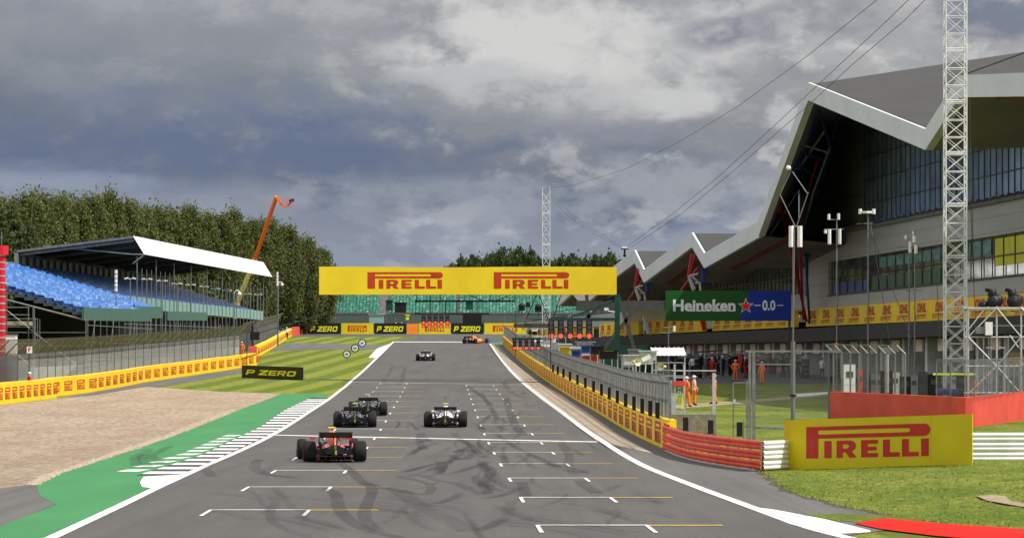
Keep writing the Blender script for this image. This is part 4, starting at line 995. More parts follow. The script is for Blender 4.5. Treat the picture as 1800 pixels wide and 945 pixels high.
# beige wall and white sheds seen through the fence
m_ = MB(); pts = [P(60, 0, 290), P(140, 0, 300), P(230, 0, 330), P(330, 0, 365), P(420, 0, 400)]
for a, c in zip(pts, pts[1:]): a = Vector((a.x, a.y, G(a.y))); c = Vector((c.x, c.y, G(c.y))); m_.hexa([a, c, c + Vector((-.3, .1, 0)), a + Vector((-.3, .1, 0)), a + UPV * 1.5, c + UPV * 1.5, c + Vector((-.3, .1, 1.5)), a + Vector((-.3, .1, 1.5))])
tag(m_.build('retaining_wall', M_CONC), 'low beige concrete wall seen through the wire of the left fence', 'wall')
for i, (px, py, wpx, hpx, lb) in enumerate(((335, 637, 12, 16, 'white box standing behind the fence, first of the pair'), (358, 635, 22, 14, 'wide white box behind the fence left of the red cap'), (397, 631, 24, 12, 'white cabinet near the end of the left fence'), (12, 600, 34, 22, 'white vehicle cover under the scaffold tower'), (118, 648, 30, 26, 'grey green cabinet behind the catch fence'))):
    d = 300 + px * .22; c = P(px, py, d); s = (wpx * d / F, 1.2, c.z + hpx * d / F / 2 - G(d)); t = thing('storage_box', lb, 'cabinet', (c.x, c.y, G(d)))
    m_ = MB(); m_.box((c.x, c.y, G(d) + s[2] / 2), s); m_.build('body', M_WHT if i != 4 else M_STEEL, t); m_ = MB(); m_.box((c.x, c.y, G(d) + s[2] + .04), (s[0] + .1, 1.3, .08)); m_.build('lid', M_STEEL, t)
# pink wall ends, black screen, corner marshal post
for px, py, h, wd, lb in ((437, 628, 1.15, .9, 'faded red end block where the golden wall begins'), (513, 590, 1.3, 1.2, 'faded red end block at the far tip of the golden wall')):
    c = GP(px, py); m_ = MB(); m_.box((c.x + wd / 2, c.y - .3, c.z + h / 2), (wd, .6, h)); m_.box((c.x + wd / 2, c.y - .3, c.z + h + .05), (wd * .9, .5, .1)); tag(m_.build('end_block', M_PINK), lb, 'barrier block')
c = P(448, 590, 370); t = thing('signal_board', 'black rectangular signal screen on a bracket over the golden wall', 'signal board', (c.x - .9, c.y, G(c.y)))
m_ = MB(); m_.box(c, (.86, .14, .76)); m_.build('screen', M_BLACK, t); m_ = MB(); m_.bar((c.x - .75, c.y, G(c.y)), (c.x - .75, c.y, c.z + .38), .06); m_.bar((c.x - .75, c.y, c.z + .36), (c.x - .4, c.y, c.z + .36), .06); m_.bar((c.x + .4, c.y, c.z + .3), (c.x + 4.2, c.y + 55, c.z + 2.9), .07); m_.build('bracket', M_BLACK, t)
# orange boom lift
M_BOOM = mat('orange_boom_paint', (.85, .17, .02), .4, c2=(.78, .14, .02), scale=.4); M_BOOMY = mat('pale_boom_section', (.72, .66, .30), .5)
d = 492; t = thing('boom_lift', 'orange boom lift raised above the poplars with a basket', 'boom lift', tuple(P(410, 0, d + 12).xy) + (G(d + 12),))
m_ = MB(); bx = P(408, 560, d + 12); bx.z = G(bx.y); m_.box(bx + UPV * .9, (2.4, 5.5, 1.2)); m_.build('chassis', M_BOOM, t)
m_ = MB()
for s in (-1, 1):
    for yy in (-1.9, 1.9): m_.tube([bx + Vector((s * 1.3, yy, .5)), bx + Vector((s * .9, yy, .5))], .5, 14)
m_.build('wheel', M_TYRE, t)
e1 = P(418, 530, d + 12); e2 = P(448, 455, d + 6); e3 = P(486, 346, d)
m_ = MB(); m_.bar(bx + UPV * 1.4, e1, .5); m_.bar(e1, e2, .46); m_.build('lower_boom', M_BOOMY, t)
m_ = MB(); m_.bar(e2 - (e3 - e2) * .05, e3, .38); m_.build('upper_boom', M_BOOM, t)
e4 = P(496, 362, d); m_ = MB(); m_.bar(e3, e4, .34); m_.build('jib', M_BOOM, t)
m_ = MB(); c = P(505.5, 362.5, d); m_.box(c, (1.15, .8, .14))
for s in (-1, 1):
    m_.bar(c + Vector((-.55, s * .38, .9)), c + Vector((.55, s * .38, .9)), .05); m_.bar(c + Vector((-.55, s * .38, .5)), c + Vector((.55, s * .38, .5)), .04)
    for q in (-.55, 0, .55): m_.bar(c + Vector((q, s * .38, 0)), c + Vector((q, s * .38, .9)), .05)
m_.build('basket', M_PINK, t)
m_ = MB(); c2_ = P(512, 353, d); m_.box(c2_, (.55, .4, .4), ry=-.5); m_.tube([c2_, c2_ + Vector((.3, 0, .22))], .17, 8); m_.tube([c2_ - UPV * .2, c + UPV * .1], .07, 6); tag(m_.build('television_camera', M_BLACK), 'black covered camera on the boom lift basket', 'television camera')
# ================================================================ right side: pit wall
rw = [(1172, 791), (1061, 731.7), (968, 675), (940.5, 655), (913, 634), (884, 605.5)]
rwp = [tuple(GP(*p)[:2]) for p in rw]
banner_wall('banner_wall', 'golden pit wall along the right of the track, red lettering panels all along', rwp[::-1], 1.12, .35, M_ORYEL, 1, PIR, .80, 4.3, 6.6)
def pit_fence():
    pts = smooth_line(rwp, 4); pts = [(x + .12, y) for x, y in pts]
    t = thing('pit_fence', 'grey slatted debris fence with cranked top standing on the golden pit wall', 'fence', gx(*pts[0], 1.12))
    sl = MB(); up = []; k = 0
    for p, u in along(pts, .42):
        z = G(p.y) + 1.14; big = k % 6 == 0
        top = 1.30 + .03 * math.sin(k * .7)
        if not big:
            sl.bar((p.x, p.y, z), (p.x, p.y, z + top), .05 if k % 2 else .075, .02); sl.bar((p.x, p.y, z + top), (p.x - .22, p.y, z + top + .25), .04, .02)
        k += 1
    sl.build('slat_panel', mat('weathered_fence_slat', (.34, .345, .34), .6, .2, c2=(.22, .225, .22), scale=1.2), t)
    pm = LM(); pm.bar((0, 0, 0), (0, 0, 1.32), .09); pm.bar((0, 0, 1.32), (-.26, 0, 1.62), .08); md = pm.mesh('post', M_STEEL)
    for i, (p, u) in enumerate(along(pts, 2.52)[:100]):
        o = bpy.data.objects.new('post', md); COL.objects.link(o); o.parent = t; o.location = Vector((p.x, p.y, G(p.y) + 1.13)) - t.location
    ra = MB(); a0 = None
    for p, u in along(pts, 2.52):
        z = G(p.y) + 1.14; a = Vector((p.x, p.y, z))
        if a0 is not None:
            for zz, dx in ((1.3, 0), (.7, .04), (1.58, -.24)): ra.bar(a0 + Vector((dx, 0, zz)), a + Vector((dx, 0, zz)), .045)
        a0 = a
    ra.build('rail', M_STEEL, t)
    qs = []
    for (x0, y0), (x1, y1) in zip(pts, pts[1:]):
        a = gx(x0, y0, 1.14); b = gx(x1, y1, 1.14); qs.append([a, b, b + UPV * 1.3, a + UPV * 1.3])
    uvquads('mesh_panel', qs, M_WIRE2, t)
pit_fence()
# black marker panels fixed along the wall top
first = None; n = 0; lpts = smooth_line(rwp, 8)
for px in (1166, 1150, 1130, 1115, 1101, 1084, 1073, 1055, 1048, 1040, 1032, 1021, 1012, 1005, 998, 992, 986, 979, 975):
    best = min(lpts, key=lambda q: abs(CX + q[0] * F / q[1] - px)); x, y = best
    if first is None:
        first = thing('wall_marker', 'black upright panel on top of the golden pit wall by the fence', 'marker panel', (x - .02, y, G(y) + 1.1), 0, 'black panels along the pit wall')
        q = LM(); q.box((-.09, 0, .30), (.16, .16, .58)); q.build('housing', M_BLACK, first); q = LM(); q.box((-.02, 0, -.0), (.22, .10, .05)); q.build('bracket', M_STEEL, first)
    else: dup(first, (x - .02, y, G(y) + 1.1))
# ---------------------------------------------------------------- red barrier, armco, near board
def armco(name, label, pts, h, m, rows, group=None, posts=2.0, dz=0.0):
    t = thing(name, label, 'crash barrier', gx(*pts[0]), 0, group); pts = smooth_line(pts, 5) if len(pts) > 2 else pts
    for r_ in range(rows):
        z0 = dz + .06 + r_ * (h - .06) / rows; z1 = z0 + (h - .06) / rows * .88; mb = MB(); prof = [(0, 0), (-.05, .08), (-.06, .38), (-.025, .46), (-.025, .54), (-.06, .62), (-.05, .92), (0, 1)]
        fr_ = []
        for i, p in enumerate(pts):
            a = pts[max(i - 1, 0)]; b = pts[min(i + 1, len(pts) - 1)]; tt_ = Vector((b[0] - a[0], b[1] - a[1])).normalized(); nn_ = Vector((tt_.y, -tt_.x))
            if nn_.dot(Vector((-p[0], -p[1]))) < 0: nn_ = -nn_
            wob = .012 * math.sin(i * 2.3 + r_)
            fr_.append([Vector((p[0], p[1], G(p[1]))) + Vector((nn_.x, nn_.y, 0)) * (-dx + wob) + UPV * (z0 + (z1 - z0) * v) for dx, v in prof])
        k = len(prof)
        vs = [q for f_ in fr_ for q in f_]; mb.add(vs, [(i * k + j, (i + 1) * k + j, (i + 1) * k + j + 1, i * k + j + 1) for i in range(len(fr_) - 1) for j in range(k - 1)])
        mb.build('rail', m, t, True)
    pm = MB()
    for p, u in along(pts, posts)[1:]: c = gx(p.x, p.y); nn_ = Vector((u.y, -u.x, 0)); nn_ = nn_ if nn_.dot(c) > 0 else -nn_; pm.bar(c + nn_ * .18, c + nn_ * .18 + UPV * (dz + h * .95), .08)
    pm.build('post', M_STEEL, t); return t
M_BARR = mat('red_barrier_paint', (.85, .11, .055), .6, spec=.12, c2=(.70, .07, .035), scale=1.1, detail=8)
M_ARM = mat('white_barrier_paint', (.82, .83, .85), .4, c2=(.72, .73, .75), scale=1.1, detail=8)
rb_pts = [tuple(GP(*p)[:2]) for p in ((1167, 791), (1205, 806), (1265, 818), (1340, 829))]
armco('crash_barrier', 'three rail red crash barrier curving from the pit wall end', rb_pts, .93, M_BARR, 3)
A = GP(1378, 826.5); B = P(1709, 820.5, 108.2)
armco('crash_barrier', 'short white crash barrier between the red barrier and the large yellow board', [rb_pts[-1], (A.x + .5, A.y + .6)], .93, M_ARM, 3)
armco('crash_barrier', 'white three rail crash barrier running off behind the right end of the large board', [(P(1690, 0, 114.5).x, 114.5), (P(1760, 0, 114.6).x, 114.6), (P(1860, 0, 114.8).x, 114.8)], .92, M_ARM, 3, dz=.22)
M_OLIVE = mat('big_board_yellow', (.64, .52, .006), .5, c2=(.58, .46, .005), scale=.6)
w = (B - A).length
bt = board('large yellow board with dark red letters on the near grass', A, B, 1.47, M_OLIVE, PIR, w * .125, .34, .80 * 1.14, w * .665 / 4, M_LOGOD, .025)
m_ = MB(); xx = (B - A).normalized(); nn_ = Vector((xx.y, -xx.x, 0)).normalized()
for s in (.345, .79): m_.hexa([A + xx * w * s + nn_ * .001, A + xx * (w * s + .008) + nn_ * .001, A + xx * (w * s + .008) + nn_ * .004, A + xx * w * s + nn_ * .004] + [q + UPV * 1.46 for q in (A + xx * w * s + nn_ * .001, A + xx * (w * s + .008) + nn_ * .001, A + xx * (w * s + .008) + nn_ * .004, A + xx * w * s + nn_ * .004)])
m_.build('panel_joint', mat('joint_dark_yellow', (.35, .27, .02), .7), bt)  # darker yellow strip along each panel joint
# ---------------------------------------------------------------- red wall and its fence
M_RWALL = mat('red_wall_paint', (.66, .085, .06), .6, c2=(.54, .065, .045), scale=.8, detail=8, bump=.004)
W1 = GP(1458, 737); W2 = GP(1697, 752); W3 = P(1860, 0, 205)
W1 = (W1.x, W1.y); W2 = (W2.x, W2.y); W3 = (W3.x, W3.y)
def plain_wall(label, a, b, h, th, m, nm='concrete_wall'):
    mb = MB(); a = Vector((*a, G(a[1]) - .05)); b = Vector((*b, G(b[1]) - .05)); u = (b - a).normalized(); n_ = Vector((-u.y, u.x, 0)); n_ = n_ if n_.dot(a) > 0 else -n_
    mb.hexa([a, b, b + n_ * th, a + n_ * th, a + UPV * h, b + UPV * h, b + n_ * th + UPV * h, a + n_ * th + UPV * h]); mb2 = mb.build(nm, m)
    return tag(mb2, label, 'wall')
plain_wall('shaded red concrete wall side on behind the large yellow board', W1, W2, 1.46, .35, M_RWALL)
plain_wall('sunlit red concrete wall turning away at the right edge', (W2[0] + .004, W2[1] - .01), W3, 1.46, .35, M_RWALL)
catch_fence('bright steel fence with angled struts on top of the red wall', [(W1[0] + .2, W1[1]), (W1[0] + 2.3, W1[1] - 7.0), (W1[0] + 3.0, W1[1] - 9)], 1.42, 2.35, -.42, .42, 1.15, None, post_r=.045, postm=M_STEEL, mesh_m=M_WIRE2)
catch_fence('wire fence with tall posts above the right end of the red wall', [(W2[0] - .9, W2[1] + 4), (W2[0] + .3, W2[1] + .3), (W3[0], W3[1] + .4)], 1.42, 1.7, .0, .1, 1.6, None, post_r=.03, postm=M_STEEL, mesh_m=M_WIRE2)
t = thing('fence_bracket', 'grey funnel shaped bracket at the corner of the red wall fence', 'bracket', GP(1560, 745)); c = P(1560, 612, 194)
m_ = MB(); m_.tube([(c.x, c.y, G(c.y) + 1.4), (c.x, c.y, c.z - .3)], .07, 8); m_.build('post', M_ALU, t)
m_ = MB(); m_.add([c + Vector(q) for q in ((-.32, 0, .05), (.32, 0, .05), (.07, 0, -.45), (-.07, 0, -.45), (-.32, .2, .05), (.32, .2, .05), (.07, .2, -.45), (-.07, .2, -.45))], [(0, 3, 2, 1), (4, 5, 6, 7), (0, 1, 5, 4), (1, 2, 6, 5), (2, 3, 7, 6), (3, 0, 4, 7)]); m_.build('gusset', M_STEEL, t)
# ---------------------------------------------------------------- lattice masts
def mast(label, px, w, d, ytop, ybase_z, seg, r1, r2, m):
    c = P(px, 0, d); t = thing('lattice_mast', label, 'lattice mast', (c.x, c.y, ybase_z)); zt = P(px, ytop, d).z; h = w / 2
    cs = [(-h, -h), (h, -h), (h, h), (-h, h)]; m_ = MB()
    for x, y in cs: m_.tube([(c.x + x, c.y + y, ybase_z), (c.x + x, c.y + y, zt)], r1, 6)
    m_.build('chord', m, t); m_ = MB(); z = ybase_z; k = 0
    while z < zt - seg:
        for i in range(4):
            a, b = cs[i], cs[(i + 1) % 4]; A_ = Vector((c.x + a[0], c.y + a[1], z)); B_ = Vector((c.x + b[0], c.y + b[1], z))
            m_.tube([A_, B_], r2, 5); m_.tube([A_, B_ + UPV * seg], r2, 5)
            if k % 2 == 0 or True: m_.tube([B_, A_ + UPV * seg], r2 * .8, 5)
            if k % 3 == 0: m_.tube([A_ + UPV * .12, B_ + UPV * .12], r2 * 1.3, 5)
        z += seg; k += 1
    m_.build('lattice', m, t); return t
M_MAST = mat('white_mast_aluminium', (.74, .75, .76), .4, .25, c2=(.60, .61, .62), scale=2)
mast('tall white lattice mast rising past the top of the picture at right', 1679, 1.12, 212, -60, G(212), .93, .04, .024, M_MAST)
mast('far white lattice mast standing behind the yellow gantry', 960, 1.05, 560, 329, G(560), 1.5, .05, .032, M_MAST)
m_ = MB(); c = P(1680, 0, 212)
m_.bar(c + Vector((-.6, -.7, .25)), c + Vector((-1.7, -.7, -.05)), .12); m_.bar(c + Vector((-.6, -.7, .55)), c + Vector((-1.7, -.7, .2)), .08)
for k in range(4): m_.bar(c + Vector((-.7 - k * .25, -.7, .5 - k * .08)), c + Vector((-.9 - k * .25, -.7, .12 - k * .07)), .05)
tag(m_.build('lattice_jib', M_MAST), 'short white lattice arm at the very top of the near mast', 'mast arm')
def cable(label, pts, r, group=None):
    r = min(r, .02)
    m_ = MB(); pts3 = []
    for i in range(len(pts) - 1):
        for k in range(5): pts3.append(Vector(pts[i]).lerp(Vector(pts[i + 1]), k / 5))
    pts3.append(Vector(pts[-1])); m_.tube(pts3, r, 5)
    o = m_.build('cable', M_DSTEEL); tag(o, label, 'cable', group); o.data.transform(Matrix.Identity(4)); return o
cable('single long cable from the far mast top up to the near mast', [P(967, 330, 560), P(1010, 325, 520), P(1100, 297, 450), P(1200, 246, 380), P(1300, 185, 320), P(1420, 98, 262), P(1560, -15, 222), P(1668, -110, 212)], .035)
cable('upper of the two cables rising right from the camera pod', [P(1103, 433, 400), P(1180, 377, 365), P(1260, 313, 330), P(1360, 222, 290), P(1450, 138, 255), P(1562, 34, 226), P(1670, -72, 212)], .035)
cable('lower of the two cables rising right from the camera pod', [P(1110, 434, 400), P(1200, 374, 360), P(1290, 300, 322), P(1420, 186, 272), P(1500, 112, 246), P(1590, 36, 226), P(1672, -46, 212)], .035)
cable('upper cable sloping from the far mast down to the camera pod', [P(967, 340, 560), P(1000, 372, 510), P(1040, 402, 460), P(1092, 432, 400)], .035)
cable('lower cable sloping from the far mast down to the camera pod', [P(967, 347, 560), P(1000, 380, 510), P(1040, 408, 460), P(1092, 436, 400)], .035)
t = thing('cable_camera', 'small cable camera pod with white top hanging over the pit building', 'aerial camera', P(1098, 437, 400))
m_ = MB(); c = P(1098, 435, 400); m_.box(c, (.55, .5, .16)); m_.build('cradle', M_LAMP, t); m_ = MB(); m_.box(c + Vector((0, 0, -.13)), (.75, .3, .1)); m_.tube([c - UPV * .15, c - UPV * .75], .10, 8); m_.sphere(c - UPV * .8, .17); m_.build('camera_head', M_BLACK, t)
# ---------------------------------------------------------------- gantry
M_GREEN_D = mat('dark_green_steel', (.012, .055, .045), .45, .2, c2=(.016, .07, .055), scale=1)
gt = thing('start_gantry', 'start gantry with a long yellow banner, red letters and dark green legs', 'gantry', (P(1085, 0, 318).x, 318, G(318)))
d = 318; m_ = MB(); tl = P(561, 469, d); tr_ = P(1084, 469, d); bl = P(561, 517.5, d); br = P(1084, 517.5, d)
nseg = 8
for i in range(nseg):
    a = i / nseg; b = (i + 1) / nseg; f = lambda s, z, y: Vector((tl.x + (tr_.x - tl.x) * s, d + y, z))
    zz = lambda s: tl.z + .035 * math.sin(s * 9 + 1)
    m_.hexa([f(a, bl.z, 0), f(b, bl.z, 0), f(b, bl.z, .9), f(a, bl.z, .9), f(a, zz(a), 0), f(b, zz(b), 0), f(b, zz(b), .9), f(a, zz(a), .9)])
M_GBAN = mat('gantry_banner_yellow', (.86, .66, .025), .55, c2=(.80, .58, .02), scale=.35, bump=.02, bscale=.8)
m_.build('banner', M_GBAN, gt)
m_ = MB()
for px in (646, 868):
    a = P(px, 507, d); 
    for g_ in PIR: m_.poly(g_, a, Vector((133 * d / F / 4, 0, 0)), Vector((0, 0, 29.0 * d / F)), .01)
m_.build('lettering', M_LOGO, gt)
m_ = MB()
for a, c, w_ in (((729, 529), (905, 529), .14), ((729, 551), (860, 551), .12), ((1060, 529), (1084, 520), .2)): m_.bar(P(*a, d + .3), P(*c, d + .3), w_)
for px in (733, 757, 775, 817, 862, 905): m_.bar(P(px, 517, d + .3), P(px, 529, d + .3), .06)
for px in (731, 757, 783, 803, 840): m_.bar(P(px, 529, d + .3), P(px, 551, d + .3), .07)
for a, c in (((822, 517), (852, 530)), ((900, 517), (868, 530)), ((943, 518), (925, 560)), ((948, 518), (964, 562)), ((986, 518), (972, 560))): m_.bar(P(*a, d + .4), P(*c, d + .4), .07)
m_.build('service_frame', mat('gantry_black_steel', (.012, .014, .014), .5), gt)
m_ = MB(); m_.bar(P(1085, 517, d), Vector((P(1085, 0, d).x, d, G(d))), .42, .42); m_.bar(P(1083, 528, d), P(1003, 557, d - .2), .16); m_.bar(P(965, 561, d - .2), P(1083, 561, d - .2), .26); m_.build('leg', M_GREEN_D, gt)
m_ = MB(); M_GDK = mat('gantry_grey_steel', (.06, .065, .065), .5, c2=(.08, .085, .085), scale=1)
for a, c in (((1088, 522), (1118, 622)), ((1112, 548), (1040, 640)), ((1078, 518), (1030, 560)), ((1031, 518), (1040, 622)), ((985, 580), (1035, 618))): m_.bar(P(*a, d + 3.2), P(*c, d + 3.2), .28)
m_.build('brace', M_GDK, gt)
m_ = MB(); m_.bar(P(1013, 537, d + 6), P(1180, 537, d + 6), .25, .85); m_.build('sign_beam', M_GDK, gt)
m_ = MB(); m_.box(P(830, 560, d - .1), (33 * d / F, .25, 21 * d / F)); tag(m_.build('screen', M_BLACK), 'blank black screen hanging under the start gantry', 'screen')
m_ = MB(); m_.box(P(1066, 543, d - 1), (.35, .5, .22)); m_.tube([P(1066, 546, d - 1), P(1080, 548, d - .2)], .05, 6); tag(m_.build('security_camera', M_LAMP), 'white security camera on the green gantry leg', 'security camera')
M_REDL = mat('lit_red_lamp', (.9, .05, .04), .4, emis=((1.0, .10, .07), 1.15), var=0)
M_REDG = mat('dim_red_housing', (.16, .004, .004), .5); M_HOUS = mat('lamp_housing', (.010, .010, .012), .45)
M_OFFL = mat('unlit_lamp', (.03, .03, .03), .15, spec=.8)
def lights(label, px0, sp, ytop, ybot, d, lit, rows, beam, nlit=1):
    """five hanging columns of start lamps"""
    t = thing('start_lights', label, 'start lights', P(px0 + 2 * sp, ybot, d), 0, 'lit start light panels')
    hgt = (ybot - ytop) * d / F; wd = sp * .64 * d / F
    for i in range(5):
        c = P(px0 + i * sp, (ytop + ybot) / 2, d); m_ = MB(); m_.box(c, (wd, .25, hgt)); hs = m_.build('housing', M_HOUS, t)
        m_ = MB(); r_ = wd * .40; rowh = hgt / rows
        for k in range(nlit):
            m_.tube([c + Vector((0, -.15, -hgt / 2 + rowh * (k + .5))), c + Vector((0, -.12, -hgt / 2 + rowh * (k + .5)))], r_ * 1.0, 14)
        m_.build('lit_lamp', M_REDL, hs)
        m_ = MB()
        for k in range(nlit, rows): m_.tube([c + Vector((0, -.15, -hgt / 2 + rowh * (k + .5))), c + Vector((0, -.12, -hgt / 2 + rowh * (k + .5)))], r_ * .9, 14)
        m_.build('unlit_lamp', M_OFFL, hs)
        m_ = MB()
        for k in range(rows): z = -hgt / 2 + rowh * (k + .5); m_.box(c + Vector((0, -.24, z + r_ * .95)), (r_ * 1.9, .26, .02))
        m_.build('visor', M_HOUS, hs)
    m_ = MB(); m_.bar(P(px0 - sp * .5, ytop, d + .2), P(px0 + sp * 4.5, ytop, d + .2), .08)
    for q in beam: m_.bar(P(*q[0], d + .2), P(*q[1], d + .2), .10)
    m_.build('beam', M_DSTEEL, t); return t
lights('far set of red start lights with two lit rows under the gantry', 744.5, 10.5, 551.5, 576, 316, 1, 4, [], 2)
lights('large red start lights hung from the green gantry leg', 969, 16.6, 563, 594, 314, 1, 4, [((1040, 575), (965, 575))], 1)
lights('low red start lights on an arm over the golden pit wall', 904.5, 10.4, 594, 615, 305, 1, 3, [((900, 596), (970, 596)), ((968, 560), (968, 655))], 1)
# ---------------------------------------------------------------- green and blue hanging board
d = 322; hb = thing('hanging_board', 'long green and blue board with white lettering and a red star', 'advertising board', P(1280, 564, d))
M_HG = mat('board_green', (.012, .085, .014), .5, c2=(.014, .095, .016), scale=.5); M_HB = mat('board_blue', (.008, .035, .30), .5, c2=(.010, .04, .34), scale=.5); M_STAR = mat('star_red', (.78, .03, .03), .5); M_LW = mat('white_lettering', (.78, .80, .82), .5)
m_ = MB(); a = P(1170, 563.5, d); W_ = 221 * d / F; H_ = 53 * d / F
m_.hexa([a, a + Vector((W_, 0, 0)), a + Vector((W_, .25, 0)), a + Vector((0, .25, 0)), a + UPV * H_, a + Vector((W_, 0, H_)), a + Vector((W_, .25, H_)), a + Vector((0, .25, H_))]); m_.cur = 1
k = W_ / 221; m_.poly([(130 * k, .002), (W_ - .002, .002), (W_ - .002, H_ - .002), (148 * k, H_ - .002)], a, (1, 0, 0), (0, 0, 1), .006)
m_.build('panel', [M_HG, M_HB], hb)
m_ = MB(); m_.cur = 0
text(m_, 'Heineken', a + Vector((13 * k, 0, 16.5 * k)), (1, 0, 0), (0, 0, 1), 21 * k, .014, 0, .035, width=110 * k)
for px, wd in ((44, 6), (56, 6.5), (65, 6), (87, 6), (113, 6)):
    for z in (16.5,): m_.poly([(px * k, z * k), ((px + wd) * k, z * k), ((px + wd) * k, (z + 2.2) * k), (px * k, (z + 2.2) * k)], a, (1, 0, 0), (0, 0, 1), .017)
for px, wd, z in ((83.5, 4, 35.5),): m_.poly([(px * k, z * k), ((px + wd) * k, z * k), ((px + wd) * k, (z + 2.2) * k), (px * k, (z + 2.2) * k)], a, (1, 0, 0), (0, 0, 1), .017)
text(m_, '0.0', a + Vector((170 * k, 0, 18 * k)), (1, 0, 0), (0, 0, 1), 18.5 * k, .016, 0, .03, width=23 * k)
for px in (156, 196): m_.poly([(px * k, 26.4 * k), ((px + 11) * k, 26.4 * k), ((px + 11) * k, 28 * k), (px * k, 28 * k)], a, (1, 0, 0), (0, 0, 1), .016)
m_.build('lettering', M_LW, hb)
star = lambda r0, r1, c: [(c[0] + (r0 if i % 2 == 0 else r1) * math.sin(math.pi * i / 5), c[1] + (r0 if i % 2 == 0 else r1) * math.cos(math.pi * i / 5)) for i in range(10)]
m_ = MB(); m_.poly(star(14.5 * k, 6 * k, (141 * k, 26 * k)), a, (1, 0, 0), (0, 0, 1), .014); m_.cur = 1; m_.poly(star(11.8 * k, 4.9 * k, (141 * k, 26 * k)), a, (1, 0, 0), (0, 0, 1), .02); m_.build('star', [M_LW, M_STAR], hb)
m_ = MB(); m_.bar(P(1168, 537, d + .6), P(1389, 537, d + .6), .3, .6); m_.bar(P(1388, 520, d + .6), Vector((P(1388, 0, d).x, d + .6, G(d))), .2); m_.build('support_beam', M_DSTEEL, hb)
# ---------------------------------------------------------------- antenna poles
def pole(label, px, y0, d, r, cross, boxes, orange=None):
    c = P(px, y0, d); t = thing('antenna_pole', label, 'antenna pole', (c.x, c.y, G(c.y)))
    m_ = MB(); m_.tube([(c.x, c.y, G(c.y)), c], [r * 1.2, r], 7); m_.build('pole', M_STEEL, t)
    m_ = MB()
    for (yy, x0, x1) in cross: m_.tube([P(x0, yy, d), P(x1, yy, d)], .028, 5)
    if cross: m_.build('crossbar', M_STEEL, t)
    m_ = MB()
    for (x, ya, yb, w_) in boxes:
        a, b = P(x, ya, d - .06), P(x, yb, d - .06); m_.tube([a, b], w_ * d / F / 2, 8)
    if boxes: m_.build('antenna', M_LAMP, t)
    if orange: m_ = MB(); m_.tube([P(px, orange, d), P(px, orange + 8, d)], .12, 8); m_.build('lamp_base', mat('orange_cap', (.85, .30, .03), .5), t)
    return t
pole('grey antenna pole with two hanging white tubes before the grey cladding', 1471, 385, 236, .045, [(386, 1456, 1474), (403, 1449, 1483)], [(1457, 376, 386, 5), (1474, 375, 386, 5), (1458, 403, 429, 6), (1476, 402, 429, 6), (1451, 404, 410, 5)], 603)
pole('antenna pole carrying a white tee bar with two small cameras', 1526, 372, 232, .05, [(373, 1512, 1538), (393, 1506, 1534)], [(1512, 367, 376, 6), (1536, 367, 376, 6), (1523, 371, 375, 20)])
pole('slim pole with white cans, left one of the close pair', 1598, 418, 228, .04, [(433, 1574, 1618), (510, 1592, 1620)], [(1592, 413, 420, 4), (1600, 424, 444, 6)])
pole('slim pole with white cans, right one of the close pair', 1608, 406, 227, .04, [(435, 1600, 1620)], [(1607, 414, 426, 6), (1610, 430, 445, 6), (1605, 406, 412, 3)])
pole('very tall pole with a white wire diamond and two white boxes', 1394, 395, 205, .03, [(398, 1388, 1409)], [(1391, 397, 434, 9), (1406, 397, 434, 9)])
t = thing('wire_diamond', 'white diamond shaped frame above the two boxes on the tall pole', 'antenna frame', P(1397, 396, 205)); m_ = MB(); d = 205
for a, c in (((1398, 398), (1371, 342)), ((1371, 342), (1391, 298)), ((1393, 302), (1419, 340)), ((1400, 398), (1421, 338))): m_.tube([P(*a, d), P(*c, d)], .026, 6)
m_.build('rod', M_STEEL, t); m_ = MB(); m_.sphere(P(1386, 295, d), .13); m_.build('camera_head', M_LAMP, t)
pole('thin pole with small cameras beside the white roofed hut', 1175, 572, 268, .035, [(585, 1162, 1182), (575, 1166, 1184)], [(1185, 572, 582, 5)])
for i, (a, c, d0) in enumerate((((1530, 390, 232), (1565, 605, 225), 0), ((1528, 400, 232), (1605, 603, 225), 0), ((1704, 175, 212), (1712, 500, 212), 0), ((1699, 190, 212), (1716, 600, 212), 0), ((1646, 480, 212), (1652, 605, 212), 0))):
    cable(('left guy wire slanting down from the tee bar pole', 'right guy wire slanting down from the tee bar pole', 'upper guy rope hanging beside the near white mast', 'lower guy rope hanging beside the near white mast', 'short guy wire left of the near white mast base')[i], [P(*a), P(*c)], .02, 'guy wires')
# ---------------------------------------------------------------- scaffold camera tower at the right edge
t = thing('camera_scaffold', 'silver scaffold camera tower behind the sunlit red wall', 'scaffolding', (P(1760, 0, 198).x, 198, G(198))); d = 198; m_ = MB()
V = (1702, 1752, 1795); zb = G(d)
for px in V + (1850,):
    for dy in (0, 2.0): c = P(px, 538, d + dy); m_.tube([(c.x, c.y, G(c.y)), c], .045, 6)
for py in (541, 592, 643, 690):
    for dy in (0, 2.0): m_.tube([P(1694, py, d + dy), P(1860, py, d + dy)], .04, 6)
    for px in V: m_.tube([P(px, py, d), P(px, py, d + 2)], .035, 5)
for a, c in (((1729, 545), (1694, 590)), ((1752, 541), (1702, 592)), ((1752, 541), (1795, 592)), ((1795, 592), (1752, 643)), ((1752, 643), (1795, 692)), ((1702, 592), (1752, 643)), ((1752, 643), (1702, 692)), ((1775, 589), (1790, 610)), ((1795, 541), (1850, 592)), ((1795, 643), (1850, 592))): m_.tube([P(*a, d - .08), P(*c, d - .08)], .035, 6)
for px in (1729, 1738, 1742, 1772): m_.tube([P(px, 592, d + 1), P(px, 690, d + 1)], .03, 5)
m_.tube([P(1730, 572, d + .3), P(1800, 572, d + .3)], .03, 5); m_.tube([P(1733, 611, d + .3), P(1766, 611, d + .3)], .03, 5)
